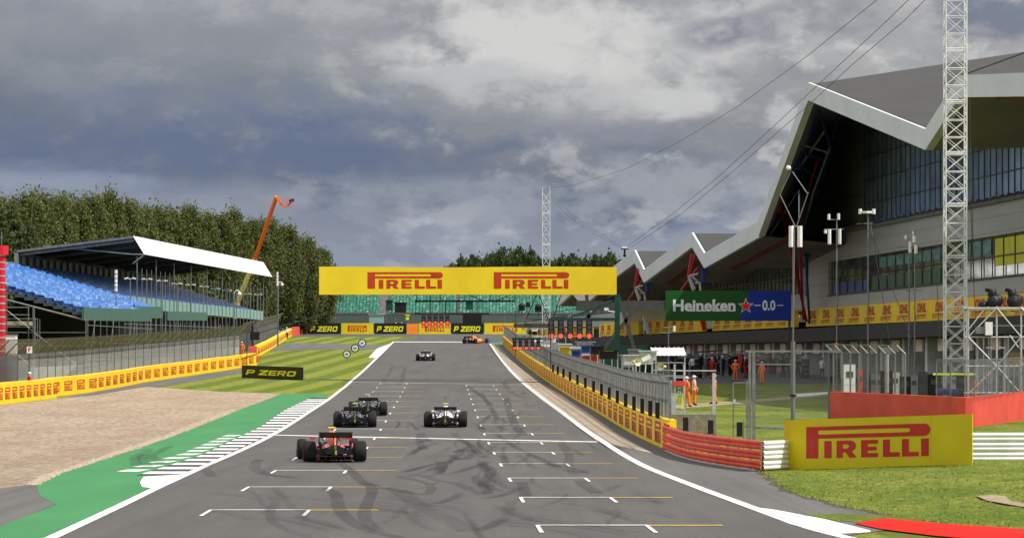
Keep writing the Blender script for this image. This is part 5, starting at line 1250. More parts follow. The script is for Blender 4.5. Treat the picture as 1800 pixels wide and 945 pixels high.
m_.build('frame', M_ALU, t)
m_ = MB(); a = P(1775, 544, d + 1); m_.box(a, (4.4, 2.1, .10)); m_.build('deck', mat('scaffold_board', (.30, .26, .19), .8), t)
m_ = MB(); m_.box(P(1738, 577, d - .1), (.36, .3, .66)); m_.cur = 1; m_.box(P(1724, 580, d), (.5, .3, .34)); tag(m_.build('control_box', [M_LAMP, M_STEEL]), 'pale grey control box with printed label inside the camera scaffold', 'control box')
M_BAG = mat('black_rain_cover', (.012, .012, .015), .45, c2=(.02, .02, .024), scale=3, bump=.05, bscale=5)
for px, lb in ((1745, 'black shrouded television camera, left one on the scaffold tower'), (1780, 'black shrouded television camera, right one on the scaffold tower')):
    m_ = MB(); c = P(px, 528, d + .6); m_.sphere(c + Vector((.05, 0, -.05)), .36, 12, 9, (1, 1, 1.05)); m_.sphere(c + Vector((-.02, 0, .34)), .24, 10, 8, (1, 1, 1.2)); m_.box(c + Vector((-.12, 0, .52)), (.52, .3, .18), ry=.1); m_.sphere(c + Vector((.28, .1, .0)), .27, 10, 8, (1, 1, 1.2)); m_.tube([c - UPV * .3, c - UPV * .55], .1, 8)
    if px == 1745: m_.sphere(c + Vector((-.48, .1, -.22)), .25, 10, 8, (1, 1, .9))
    o = m_.build('television_camera', M_BAG, None, True); tag(o, lb, 'television camera')
m_ = MB(); c = P(1785, 632, d + 1); m_.box(c, (.7, .3, .75)); tag(m_.build('wicker_screen', mat('tan_matting', (.30, .22, .10), .9, c2=(.18, .13, .06), scale=9)), 'tan woven panel behind the right side of the scaffold', 'panel')
# clutter behind the fence on the red wall
M_BLUES = mat('blue_tarpaulin', (.02, .07, .30), .6, c2=(.015, .05, .22), scale=3, bump=.05, bscale=4); M_REDS = mat('red_plastic', (.55, .05, .04), .5); M_HIV = mat('high_visibility_yellow', (.62, .78, .05), .6)
m_ = MB(); c = P(1664, 688, 200)
m_.sphere(c, .42, 14, 8, (1.4, .8, .45)); m_.sphere(c + Vector((.35, 0, -.06)), .3, 12, 8, (1.2, .8, .5)); tag(m_.build('tarpaulin', M_BLUES, None, True), 'crumpled blue tarpaulin on the red wall top', 'tarpaulin')
for px, py, w_, h_, mm, lb in ((1493, 661, 20, 42, M_WHT, 'white folded sheet standing behind the red wall fence'), (1512, 668, 8, 38, M_REDS, 'narrow red cylinder cabinet behind the red wall fence'), (1538, 672, 30, 30, M_STEEL, 'grey equipment cabinet behind the red wall fence'), (1572, 665, 18, 22, M_WHT, 'white monitor box left of the crouching crew'), (1606, 672, 14, 26, M_STEEL, 'steel flight case close to the near mast'), (1642, 672, 22, 30, M_BLACK, 'black crate beside the blue tarpaulin'), (1757, 677, 12, 36, M_BLACK, 'dark cable drum inside the scaffold base'), (1558, 668, 22, 34, M_BLACK, 'black flight case beside the funnel bracket'), (1590, 674, 20, 26, M_BLACK, 'low black flight case left of the steel case'), (1524, 664, 12, 44, M_DSTEEL, 'tall dark cabinet behind the red wall fence'), (1622, 668, 16, 30, M_DSTEEL, 'dark rack between the steel case and the crate'), (1690, 672, 18, 36, M_BLACK, 'black case inside the foot of the near mast'), (1738, 680, 16, 24, M_BLUES, 'blue case on the scaffold floor'), (1780, 676, 22, 30, M_DSTEEL, 'dark generator box at the right of the scaffold'), (1714, 680, 7, 24, mat('traffic_orange', (.85, .16, .03), .5), 'orange cone shaped bollard at the scaffold base')):
    dd = 208; c = P(px, py, dd); hh = c.z + h_ * dd / F / 2 - G(dd); t = thing('equipment_box', lb, 'equipment', (c.x, c.y, G(dd))); m_ = MB(); m_.box((c.x, c.y, G(dd) + hh / 2), (w_ * dd / F, .5, hh)); m_.build('body', mm, t)
    m_ = MB(); m_.box((c.x, c.y - .26, G(dd) + hh * .8), (w_ * dd / F * .6, .03, hh * .12)); m_.build('handle', M_DSTEEL, t)
m_ = MB(); m_.bar(P(1640, 657, 206), P(1715, 657, 206), .02, .10); tag(m_.build('barrier_tape', M_HIV), 'yellow and black tape strung by the near mast base', 'barrier tape')
# ---------------------------------------------------------------- mesh gates, frames and block wall at the end of the pit fence
t = thing('mesh_gate', 'open steel gate frame with wire mesh between the lawn and the pit lane', 'gate', GP(1320, 765)); m_ = MB(); d = 152
lg = lambda px, py, dd=d: P(px, py, dd)
for px, y0, w_ in ((1313, 668, .07), (1318, 615, .10), (1325, 618, .12)): c = lg(px, y0); m_.bar((c.x, c.y, G(c.y)), c, w_)
c = lg(1289, 672); m_.bar((c.x, c.y, G(c.y)), c, .05); m_.bar(lg(1289, 672), lg(1320, 672), .05); m_.bar(lg(1289, 711), lg(1320, 711), .04); m_.bar(lg(1289, 749), lg(1320, 749), .05)
m_.bar(lg(1310, 617), lg(1480, 617), .08); m_.bar(lg(1320, 640), lg(1394, 640), .05); m_.bar(lg(1328, 751), lg(1380, 753), .10); m_.build('frame', M_STEEL, t)
m_ = MB(); m_.box(lg(1291, 705), (.11, .08, .16)); m_.build('lock', M_ALU, t)
a, b_, c, e_ = lg(1328, 752), lg(1457, 746), lg(1457, 617), lg(1328, 617); uvquads('mesh_panel', [[a, b_, c, e_]], M_WIRE, t)
c = P(1394, 300, 150.0); t = thing('tall_pole', 'thick grey pole rising from the lawn through the mesh fence', 'pole', (P(1394, 0, 150).x, 150, G(150)))
m_ = MB(); m_.tube([(P(1394, 0, 150).x, 150, G(150)), P(1394, 600, 150)], .085, 8); m_.tube([P(1394, 600, 150), P(1396, 400, 150)], .032, 7); m_.build('pole', mat('worn_pole_steel', (.16, .165, .17), .5, .3), t)
m_ = MB()
for py in (693, 745): m_.tube([P(1394, py, 150), P(1394, py + 3, 150)], .14, 8)
m_.build('clamp', M_BLACK, t)
m_ = MB(); c = P(1457, 745, 185); m_.bar((c.x, c.y, G(c.y)), P(1457, 612, 185), .10); tag(m_.build('fence_post', M_DSTEEL), 'dark post where the mesh fence meets the red wall', 'post')
t = thing('signal_platform', 'open steel frame platform with red sign at the end of the pit wall', 'platform', GP(1190, 755)); d = 147; m_ = MB()
for px, y0 in ((1180, 668), (1186, 640), (1203, 640), (1255, 655)): c = P(px, y0, d); m_.bar((c.x, c.y, G(c.y)), c, .07 if px != 1255 else .12)
for a, c in (((1180, 651), (1259, 651)), ((1183, 663), (1205, 663)), ((1183, 672), (1205, 672)), ((1183, 722), (1205, 722)), ((1180, 726), (1258, 726)), ((1186, 705), (1196, 680)), ((1203, 705), (1192, 680))): m_.bar(P(*a, d), P(*c, d), .045)
m_.build('frame', M_ALU, t); m_ = MB(); m_.box(P(1193.5, 673.5, d - .1), (21 * d / F, .06, 8 * d / F)); m_.build('sign_panel', M_REDS, t)
m_ = MB(); m_.box(P(1182, 712, d - .15), (.16, .12, .66)); m_.build('control_cabinet', M_ALU, t)
m_ = MB(); m_.add([P(1197, 718, d - .05), P(1202, 718, d - .05), P(1200, 688, d - .05), P(1197, 718, d), P(1202, 718, d), P(1200, 688, d)], [(0, 1, 2), (5, 4, 3), (0, 3, 4, 1), (1, 4, 5, 2), (2, 5, 3, 0)]); tag(m_.build('flag', M_HIV), 'furled yellow flag leaning in the platform frame', 'flag')
m_ = MB(); a = P(1176, 772, 146); b_ = P(1259, 772, 146); a.z = b_.z = G(146); hh = P(0, 728, 146).z - G(146)
m_.hexa([a, b_, b_ + Vector((0, .4, 0)), a + Vector((0, .4, 0)), a + UPV * hh, b_ + UPV * hh, b_ + Vector((0, .4, hh)), a + Vector((0, .4, hh))])
def stonef(v, b, l, n):
    br_ = n.new('ShaderNodeTexBrick'); br_.inputs['Color1'].default_value = (.30, .27, .20, 1); br_.inputs['Color2'].default_value = (.22, .20, .15, 1); br_.inputs['Mortar'].default_value = (.09, .08, .06, 1); br_.inputs['Scale'].default_value = 3.2; br_.inputs['Mortar Size'].default_value = .02
    q = n.new('ShaderNodeMapping'); q.inputs['Rotation'].default_value = (R(90), 0, 0); l.new(v, q.inputs[0]); l.new(q.outputs[0], br_.inputs['Vector']); l.new(mixc(ramp(noise(v, 3, 6, .7), [(.4, (0, 0, 0)), (.65, (.8, .8, .8))]), br_.outputs[0], (.12, .11, .07)), b.inputs['Base Color'])
tag(m_.build('block_wall', node_mat('mossy_blocks', stonef)), 'mossy concrete block wall behind the start of the red barrier', 'wall')
for px, py, dd, lb in ((1205, 745, 144, 'black marker box on the block wall by the platform'), (1249, 750, 142, 'black marker box at the right end of the block wall'), (1300, 754, 135, 'black marker box beside the open gate')):
    c = P(px, py, dd); t = thing('marker_box', lb, 'marker box', (c.x, c.y, G(dd))); m_ = MB(); m_.box(c, (.20, .16, .50)); m_.build('housing', M_BLACK, t); m_ = MB(); m_.bar((c.x + .14, c.y, G(dd)), (c.x + .14, c.y, c.z + .3), .05); m_.build('post', M_STEEL, t)
# hut with corrugated white roof
d = 262; t = thing('marshal_hut', 'open hut on posts with a white ribbed sloping roof', 'hut', (P(1175, 0, d).x, d, G(d))); m_ = MB(); m_.quad(P(1149, 624.5, d - .9), P(1206, 624.5, d - .9), P(1201, 611, d + .9), P(1144, 611, d + .9))
for k in range(8): a = P(1149 + k * 8.1, 624.2, d - .92); b_ = P(1144 + k * 8.1, 610.6, d + .9); m_.bar(a, b_, .06)
m_.build('roof', M_WHT, t); m_ = MB()
for px in (1146, 1203):
    for dy in (-.8, .8): c = P(px + 1, 622, d + dy); m_.bar((c.x, c.y, G(c.y)), c, .07)
for py in (637, 650, 660): m_.bar(P(1146, py, d - .8), P(1204, py, d - .8), .05)
m_.build('frame', M_ALU, t)
for px, py, flip, lb in ((1116, 635.5, 1, 'cream horn loudspeaker on the pit fence, left one'), (1166, 644, -1, 'cream horn loudspeaker in front of the hut')):
    c = P(px, py, 205); t = thing('horn_speaker', lb, 'loudspeaker', c); m_ = MB(); n = 14
    prof = [(0, .04), (.12, .06), (.24, .14), (.30, .22)]; ax = Vector((-.5 * -flip, -.8, 0)).normalized(); pts = [c + ax * q for q, _ in prof]; m_.tube(pts, [r_ for _, r_ in prof], 14, False); m_.tube([c - ax * .2, c], .08, 10); m_.build('horn', mat('cream_plastic', (.62, .58, .42), .5), t, True)
    m_ = MB(); m_.bar((c.x, c.y, G(205) + 2), c, .04); m_.build('bracket', M_STEEL, t)
m_ = MB(); c = P(1136, 629, 200); m_.box(c, (.48, .3, .22), ry=-.45); m_.bar(c, (c.x - .1, c.y + .1, G(200) + 1.5), .05); tag(m_.build('floodlight', M_LAMP), 'tilted white box floodlight beside the hut', 'floodlight')
# green hoarding and far pit wall stands
m_ = MB(); a = P(1075, 606, 330); b_ = P(1150, 606, 330); m_.hexa([Vector((a.x - 3, 330, G(330))), Vector((b_.x, 330, G(330))), Vector((b_.x, 330.2, G(330))), Vector((a.x - 3, 330.2, G(330))), a - Vector((3, 0, 0)), b_, b_ + Vector((0, .2, 0)), a + Vector((-3, .2, 0))]); tag(m_.build('hoarding', mat('dark_green_hoarding', (.012, .05, .035), .6)), 'dark green hoarding behind the gantry leg', 'hoarding')
t = thing('camera_platform', 'dark camera platform with a shrouded operator above the pit wall', 'platform', (P(925, 0, 425).x, 425, G(425))); d = 425; m_ = MB()
m_.bar(P(903, 572, d), P(970, 572, d), .35, .45)
for px in (906, 955, 968): c = P(px, 545 if px < 960 else 560, d); m_.bar((c.x, c.y, G(c.y)), c, .07)
for py in (552, 560): m_.bar(P(926, py, d), P(955, py, d), .04)
m_.build('deck', M_DSTEEL, t)
m_ = MB(); m_.bar(P(908, 572, d - .1), P(911, 546, d - .1), .18, .1); m_.bar(P(922, 572, d - .1), P(926, 546, d - .1), .16, .1); m_.build('side_panel', M_STEEL, t)
for px, py, s, lb in ((917, 541, .34, 'black covered camera on the dark pit wall platform'), (928, 536, .24, 'small black monitor beside the covered platform camera'), (946, 543, .36, 'dark green box on the pit wall platform')):
    m_ = MB(); s *= 1.4; c = P(px, py, 424.5); m_.box(c, (s * 1.5, .4, s * 1.3)); m_.sphere(c + UPV * s * .5, s * .7, 10, 7); m_.bar(c, c - UPV * .9, .06); tag(m_.build('television_camera' if px != 946 else 'equipment_box', M_BAG), lb, 'camera equipment')
# equipment stands on the far side of the pit wall
rs = random.Random(5); M_ST = [M_WHT, M_STEEL, M_ALU, M_REDS, M_YEL2, M_BLACK, M_BLUES]
desc = ['white', 'grey', 'silver', 'red', 'yellow', 'black', 'blue']; pl2 = smooth_line(rwp, 8)
for i in range(26):
    px = 893 + i * 6.2 + rs.uniform(-1, 1); best = min(pl2, key=lambda q: abs(CX + q[0] * F / q[1] - px)); y = best[1] + rs.uniform(3, 10); x = (px - 900) * y / F + 1.2 + rs.uniform(0, 2.5); k = rs.choice((0, 0, 0, 1, 1, 2, 3, 4, 5, 6)); hh = rs.uniform(2.2, 3.3); t = thing('pit_stand', f'{desc[k]} pit wall equipment stand on the far side of the slatted fence', 'equipment stand', gx(x, y), rs.uniform(-.3, .3), f'{desc[k]} equipment stands on the pit wall')
    q = LM(); wd = rs.uniform(.5, 1.3); q.box((0, 0, hh - .3), (wd, .6, .5)); q.box((0, 0, hh), (wd * 1.2, .9, .07)); q.build('cabinet', M_ST[k], t); q = LM()
    for s in (-1, 1): q.bar((s * wd / 2, 0, 0), (s * wd / 2, 0, hh), .06)
    q.bar((-wd / 2, 0, .8), (wd / 2, 0, hh * .6), .05); q.build('frame', M_ALU, t)
# ================================================================ pit building with folded roof
def wb(Y, off, z): return Vector((57.3 + off - .092 * Y, Y + off * .092, CZ + z))
def Yp(px, off=0): return (57.3 + off) * F / (px - 268)
pb = thing('pit_building', 'long grey pit building with folded roof and a yellow band over the garages', 'building', (57.3 - .092 * 300, 300, G(300)))
def cladf(c0, c1, w, h):
    def f(v, b, l, n):
        s = n.new('ShaderNodeSeparateXYZ'); l.new(v, s.inputs[0]); u = s.outputs[1]
        a = mth('LESS_THAN', mth('FRACT', mth('DIVIDE', u, w)), .02); c = mth('LESS_THAN', mth('FRACT', mth('DIVIDE', s.outputs[2], h)), .05)
        base = mixc(ramp(noise(scaled(v, (1, .2, 1)), .4, 4, .6), [(.3, (0, 0, 0)), (.7, (1, 1, 1))]), c0, c1)
        l.new(mixc(mth('MULTIPLY', mth('MAXIMUM', a, c), .65), base, tuple(k * .35 for k in c0)), b.inputs['Base Color'])
    return f
M_CLAD = node_mat('silver_cladding', cladf((.34, .345, .36), (.40, .405, .42), 3.0, 1.05), .45)
M_DCLAD = node_mat('dark_cladding', cladf((.28, .28, .29), (.34, .34, .35), 2.4, 2.2), .6)
M_RTOP = node_mat('grey_roof_membrane', cladf((.036, .036, .036), (.050, .049, .048), 6.0, 50), .8)
M_FASC = mat('pale_fascia', (.70, .72, .75), .4, c2=(.63, .65, .68), scale=.3)
M_GLASS = mat('painted_sky_glass', (.32, .46, .74), .15, .35, var=.25, scale=.5)  # blue of the reflected sky put into the base colour
M_GLASSD = mat('dark_glass', (.50, .55, .55), .08, .85, c2=(.12, .14, .15), scale=.8, stretch=(1, .5, 1.5), detail=6)
M_MULL = mat('window_mullion', (.05, .05, .055), .5)
M_BAND = mat('band_yellow', (.90, .64, .03), .55, c2=(.82, .56, .025), scale=.4); M_BRED = mat('band_red_lettering', (.52, .06, .03), .55)
M_REDST = mat('red_truss_paint', (.42, .02, .025), .45); M_BLUST = mat('blue_truss_paint', (.02, .06, .24), .45)
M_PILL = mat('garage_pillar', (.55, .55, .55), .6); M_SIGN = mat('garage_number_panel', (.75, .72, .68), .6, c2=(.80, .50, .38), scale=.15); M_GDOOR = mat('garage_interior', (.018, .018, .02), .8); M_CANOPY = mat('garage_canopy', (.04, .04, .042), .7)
def wquad(mb, y0, y1, off, z0, z1):
    n = max(1, int(abs(y1 - y0) / 20))
    for i in range(n):
        a = y0 + (y1 - y0) * i / n; b = y0 + (y1 - y0) * (i + 1) / n; mb.quad(wb(a, off, z0), wb(b, off, z0), wb(b, off, z1), wb(a, off, z1))
def wbox(mb, y0, y1, off0, off1, z0, z1, z0b=None, z1b=None):
    z0b = z0 if z0b is None else z0b; z1b = z1 if z1b is None else z1b
    mb.hexa([wb(y0, off0, z0), wb(y0, off1, z0), wb(y1, off1, z0b), wb(y1, off0, z0b), wb(y0, off0, z1), wb(y0, off1, z1), wb(y1, off1, z1b), wb(y1, off0, z1b)])
YN, YW, YF = 215, Yp(1420), 600
bandz = lambda Y: 3.5 + .0030 * (Y - 283)
m_ = MB(); wbox(m_, YN, YW, 0, 1, 5.0, 6.2); wbox(m_, YN, YW, 0, 1, 9.05, 11.2); wbox(m_, Yp(1457), YW, 0, 1, 6.2, 9.05); wbox(m_, YW, YF, 0, 1, 5.1, 6.6, 5.6, 7.2)
wl_ = m_.build('wall', M_CLAD, pb)
m_ = MB(); wbox(m_, YN, YW, -.35, .5, 11.203, 11.45)
for i in range(int((YW - YN) / 2.4)): y = YN + i * 2.4; m_.hexa([wb(y, -.9, 11.46), wb(y + .9, -.9, 11.46), wb(y + 1.6, 0, 11.5), wb(y + .7, 0, 11.5), wb(y, -.9, 11.56), wb(y + .9, -.9, 11.56), wb(y + 1.6, 0, 11.7), wb(y + .7, 0, 11.7)])
m_.build('coping', M_GCLAD, wl_)
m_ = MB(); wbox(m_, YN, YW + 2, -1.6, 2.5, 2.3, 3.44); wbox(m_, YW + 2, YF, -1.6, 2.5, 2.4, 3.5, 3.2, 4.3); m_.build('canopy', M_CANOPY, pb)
segs_ = ((YN, Yp(1428)), (Yp(1405), Yp(1262)), (Yp(1244), Yp(1145)), (Yp(1131), Yp(1062)), (512, 590))
for s0, s1 in segs_:
    m_ = MB(); n = 5
    for i in range(n):
        a = s0 + (s1 - s0) * i / n; b = s0 + (s1 - s0) * (i + 1) / n; wbox(m_, a, b, -.5, 0, bandz(a), bandz(a) + 1.52, bandz(b), bandz(b) + 1.52)
    bd_ = m_.build('banner', M_BAND, pb); m_ = MB(); y = s1 - 5.2
    while y > s0 + .5:
        o = wb(y + 4.6, -.512, bandz(y) + .18); x = (wb(y, -.512, bandz(y) + .18) - wb(y + 4.6, -.512, bandz(y) + .18)).normalized()
        for g_ in DHL: m_.poly(g_, o, x * 1.13, UPV * 1.12, .01)
        y -= 6.8
    m_.build('lettering', M_BRED, bd_)
# garages
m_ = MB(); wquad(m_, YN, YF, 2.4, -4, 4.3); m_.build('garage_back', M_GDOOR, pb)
y = YN + 2; k = 0
while y < 590:
    zg = G(y) - CZ; zt = 2.3 if y < YW else 2.4 + (y - YW) * .0031
    m_ = MB(); wbox(m_, y, y + .9, -.2, 1.4, zg, zt + .05); pl = m_.build('pillar', M_PILL, pb)
    m_ = MB(); wbox(m_, y + 1.3, y + 4.4, -.35, -.22, zt - 1.0, zt - .1); m_.build('number_panel', M_SIGN, pl)
    m_ = MB(); wbox(m_, y + 1.2, y + 7.7, 1.2, 1.4, zg + 2.6, zt - .1); m_.build('garage_door', M_GCLAD if k % 3 else M_CLAD, pb)
    y += 8.9; k += 1
# window strip on the grey body
m_ = MB(); wquad(m_, YN, Yp(1457), .25, 6.2, 9.05); m_.build('window_strip', M_GLASSD, pb)
m_ = MB(); y = YN
while y < Yp(1457): wbox(m_, y, y + .12, .13, .19, 6.2, 9.05); y += 3.5
wbox(m_, YN, Yp(1457), .10, .18, 7.62, 7.70); wbox(m_, YN, Yp(1457), -.12, .1, 6.12, 6.26); m_.build('window_frame', M_MULL, pb)
m_ = MB(); wquad(m_, YN, Yp(1745), .2, 7.0, 8.85); m_.build('yellow_reflection', mat('yellow_reflection', (.62, .60, .02), .5, c2=(.54, .52, .02), scale=.6), pb)  # banner's reflection in the glass, painted as a flat yellow pane
m_ = MB(); wquad(m_, Yp(1662), Yp(1530), .2, 6.3, 7.35); m_.build('green_reflection', mat('green_reflection', (.012, .075, .02), .3), pb)  # reflection of the hanging board's green, put in as a coloured pane
m_ = MB(); wquad(m_, Yp(1524), Yp(1462), .2, 6.3, 7.2); m_.build('blue_reflection', mat('blue_reflection', (.012, .05, .24), .3), pb)  # blue half of that board's reflection, also a painted pane
m_ = MB(); wquad(m_, Yp(1660), Yp(1540), .2, 8.0, 8.8); wquad(m_, Yp(1738), Yp(1700), .2, 7.8, 8.85); m_.build('teal_reflection', mat('teal_reflection', (.10, .30, .28), .3, c2=(.04, .08, .09), scale=.9, stretch=(1, .5, 2)), pb)  # teal reflections painted on panes in the glass strip
# roof: folded slab given by its front edge
RO = -8.0
Yr = lambda px: (57.3 + RO) * F / (px - 268)
edge = []
for px, py, bs in ((985, 520, 0), (1010, 497, 0), (1030, 520, 0), (1083.7, 469, .0), (1120.7, 440.7, 0), (1137, 475, 0), (1222, 410, 0), (1243.7, 446.5, 0), (1344, 388, 0), (1432, 147, .157), (1640, 229, .03), (1700, 135, .03), (1800, 131, .03), (1950, 128, .03)):
    Y = Yr(px); X = (px - 900) * Y / F; edge.append((Vector((X, Y, P(px, py, Y).z)), bs))
bdir = Vector((1, .092, 0)); D = 34.0
def back(e_, k=D): return e_[0] + bdir * k + UPV * (e_[1] * k)
TH = 1.25
KI, AI = 8, 9
Kb = edge[KI][0] + Vector((11 - .092 * 75, 75, 0)) * 1.35; Ab = edge[AI][0] + Vector((11 - .092 * 60, 60, .2)) * 1.2
def panels(dz, flip):
    out = []; u = UPV * dz
    for i, (a, b) in enumerate(zip(edge, edge[1:])):
        ba, bb = back(a), back(b)
        if i == KI - 1: bb = Kb
        if i == KI: ba, bb = Kb, Ab
        q = [b[0] - u, a[0] - u, ba - u, bb - u]; out.append(q[::-1] if flip else q)
    out.append([edge[AI][0] - u, Ab - u, back(edge[AI]) - u]); return out
m_ = MB()
for q in panels(0, False): m_.add(q, [tuple(range(len(q)))])
rf = m_.build('roof', M_RTOP, pb)
m_ = MB()
for q in panels(TH, True): m_.add(q, [tuple(range(len(q)))])
M_UND = mat('dark_roof_underside', (.18, .18, .19), .7, c2=(.23, .23, .24), scale=.2)
m_.build('soffit', M_UND, rf)
m_ = MB()
f0 = bdir * -.5
for a, b in zip(edge, edge[1:]):
    cw = -.12 if a[0].y > 320 else -.3
    A_, B_ = a[0] + f0 * (.62 if a[0].y > 320 else 1), b[0] + f0 * (.62 if a[0].y > 320 else 1); u = UPV * .08; d_ = UPV * TH
    m_.hexa([A_ - d_, a[0] + bdir * .02 - d_, b[0] + bdir * .02 - d_, B_ - d_, A_ + u, a[0] + bdir * cw + u, b[0] + bdir * cw + u, B_ + u])
m_.build('fascia', M_FASC, rf)
m_ = MB()     # rust red trim under the folds
for (a, b) in ((edge[3], edge[4]), (edge[5], edge[6]), (edge[7], edge[8]), (edge[11], edge[13])):
    q0 = a[0] + bdir * 2.2 - UPV * (TH + .05); q1 = b[0] + bdir * 2.2 - UPV * (TH + .05); m_.bar(q0, q1, .9, .12)
m_.build('soffit_trim', mat('rust_red_trim', (.20, .05, .035), .6), rf)
# glazing behind, following the roof
def roofz(Y):
    for a, b in zip(edge[::-1], edge[::-1][1:]):
        y0, y1 = a[0].y, b[0].y
        if y0 <= Y <= y1: return a[0].z + (b[0].z - a[0].z) * (Y - y0) / (y1 - y0)
    return edge[0][0].z
def wtop(Y):
    pts = [(YN, 20), (Yr(1700), 18.0), (Yr(1640), 15.6), (291, 22.7), (350, 21.2), (388, 12.0), (400, 10.4)]
    for a, b in zip(pts, pts[1:]):
        if a[0] <= Y <= b[0]: return a[1] + (b[1] - a[1]) * (Y - a[0]) / (b[0] - a[0])
    return roofz(Y) - CZ
def glaze(name, y0, y1, off, z0, m, mull=True, st=1.5, panes=1, hb=None):
    m_ = MB(); f_ = MB(); y = y0
    while y < y1 - .01:
        b = min(y + st, y1); za = wtop(y) - TH; zb = wtop(b) - TH
        za = max(za, z0 + .2); zb = max(zb, z0 + .2)
        m_.quad(wb(y, off, z0), wb(b, off, z0), wb(b, off, zb), wb(y, off, za)); 
        if mull: wbox(f_, y, y + .10, off - .06, off - .01, z0, za)
        y = b
    g_ = m_.build(name, m, pb)
    if mull:
        z = z0 + 1.9
        while z < 21 and hb: wbox(f_, y0, y1, off - .10, off - .02, z, z + .07); z += 1.9
        if not hb: wbox(f_, y0, y1, off - .10, off - .02, z0 + 1.8, z0 + 1.9)
        f_.build('mullion', M_MULL, g_)
glaze('upper_glazing', YN, Yp(1520, .6), .6, 11.4, M_GLASS, True, 1.9, hb=True)
glaze('end_cladding', Yp(1520, .6), Yp(1405, .6), .65, 5, M_DCLAD, False, 3)
glaze('rear_glazing', Yp(1405, 1), YF, 1.0, 6.4, M_GLASSD, True, 2.2)
# struts under the roof
def strut(name, lst, m, r=.11, d0=300):
    m_ = MB()
    for (a, da), (c, dc) in lst: m_.tube([P(*a, da), P(*c, dc)], r, 6)
    m_.build(name, m, pb)
strut('blue_strut', [(((1437, 186), 302), ((1403, 266), 308)), (((1475, 201), 312), ((1448, 290), 316)), (((1448, 290), 316), ((1414, 414), 330)), (((1433, 190), 303), ((1424, 300), 322)), (((1424, 300), 322), ((1420, 350), 330)), (((1403, 266), 308), ((1456, 285), 315)), (((1440, 195), 303), ((1462, 270), 314)), (((1400, 286), 309), ((1445, 320), 320)), (((1462, 262), 314), ((1436, 345), 322)), (((1403, 266), 308), ((1420, 350), 330)),
                      (((1414, 414), 330), ((1423, 568), 338)), (((1420, 420), 331), ((1418, 520), 337)), (((1412, 448), 331), ((1424, 449), 332))], M_BLUST)
strut('red_strut', [(((1437, 281), 314), ((1403, 395), 322)), (((1369, 352), 318), ((1418, 564), 336)), (((1394, 435), 326), ((1416, 562), 336)), (((1376, 340), 316), ((1390, 400), 322)), (((1405, 400), 322), ((1412, 560), 336)), (((1387, 305), 314), ((1366, 352), 318))], M_REDST)
strut('white_strut', [(((1448, 232), 308), ((1408, 290), 312)), (((1460, 255), 312), ((1425, 350), 318)), (((1428, 345), 318), ((1408, 420), 326)), (((1412, 255), 309), ((1455, 268), 312))], M_ALU, .09)
m_ = MB(); m_.box(P(1398, 289, 309), (.7, .5, .9)); m_.build('blue_box', M_BLUST, pb); m_ = MB(); m_.box(P(1366, 362, 316), (.55, .5, 1.1)); m_.build('red_box', M_REDST, pb)
for dx, dy, dd in ((0, 0, 0), (-96, 44, 42)):
    q = lambda x, y, o=0: ((x + dx, y + dy), 352 + dd + o)
    s = 1 if dx == 0 else .85; f = lambda x, y, o=0: ((1222 + (x - 1222) * s + dx, 412 + (y - 412) * s + dy * .7), 352 + dd + o)
    strut('red_strut', [(f(1216, 446), f(1209, 486)), (f(1221, 446), f(1212, 482)), (f(1227, 470), f(1196, 512, 4))], M_REDST, .10)
    strut('white_strut', [(f(1209, 486), f(1227, 481)), (f(1211, 487), f(1219, 512)), (f(1216, 485), f(1230, 498)), (f(1230, 498), f(1232, 512)), (f(1213, 488), f(1222, 508)), (f(1222, 497), f(1232, 497))], M_ALU, .11)
    strut('blue_strut', [(f(1236, 470), f(1234, 496)), (f(1242, 470), f(1236, 494)), (f(1230, 472), f(1246, 478))], M_BLUST, .12)
    strut('base_strut', [(f(1233, 545, 14), f(1240, 580, 14)), (f(1228, 545, 14), f(1237, 580, 14))], M_REDST if dx == 0 else M_ALU, .14)
# ================================================================ trees
def leafmat(name, c0, c1, c2):
    def f(v, b, l, n):
        oi = n.new('ShaderNodeObjectInfo'); q = n.new('ShaderNodeVectorMath'); q.operation = 'ADD'; l.new(v, q.inputs[0]); l.new(oi.outputs['Location'], q.inputs[1])
        base = mixc(ramp(noise(q.outputs[0], .45, 3, .6), [(.32, (0, 0, 0)), (.68, (1, 1, 1))]), c0, c1)
        base = mixc(ramp(noise(q.outputs[0], 2.6, 4, .7), [(.42, (0, 0, 0)), (.7, (1, 1, 1))]), base, c2); l.new(base, b.inputs['Base Color']); b.inputs['Specular IOR Level'].default_value = .3
        tr_ = n.new('ShaderNodeBsdfTranslucent'); l.new(base, tr_.inputs[0]); mx = n.new('ShaderNodeMixShader'); mx.inputs[0].default_value = .25; l.new(b.outputs[0], mx.inputs[1]); l.new(tr_.outputs[0], mx.inputs[2]); l.new(mx.outputs[0], n['Material Output'].inputs[0])
    return node_mat(name, f, .6)
M_LEAF = leafmat('poplar_leaves', (.060, .082, .020), (.115, .135, .034), (.15, .165, .052))
M_LEAFD = leafmat('dark_leaves', (.03, .052, .013), (.055, .08, .02), (.075, .10, .028))
M_LEAFG = leafmat('bush_leaves', (.04, .075, .012), (.075, .115, .02), (.10, .14, .03))
M_BARK = mat('bark', (.045, .04, .03), .9, c2=(.028, .024, .02), scale=3)
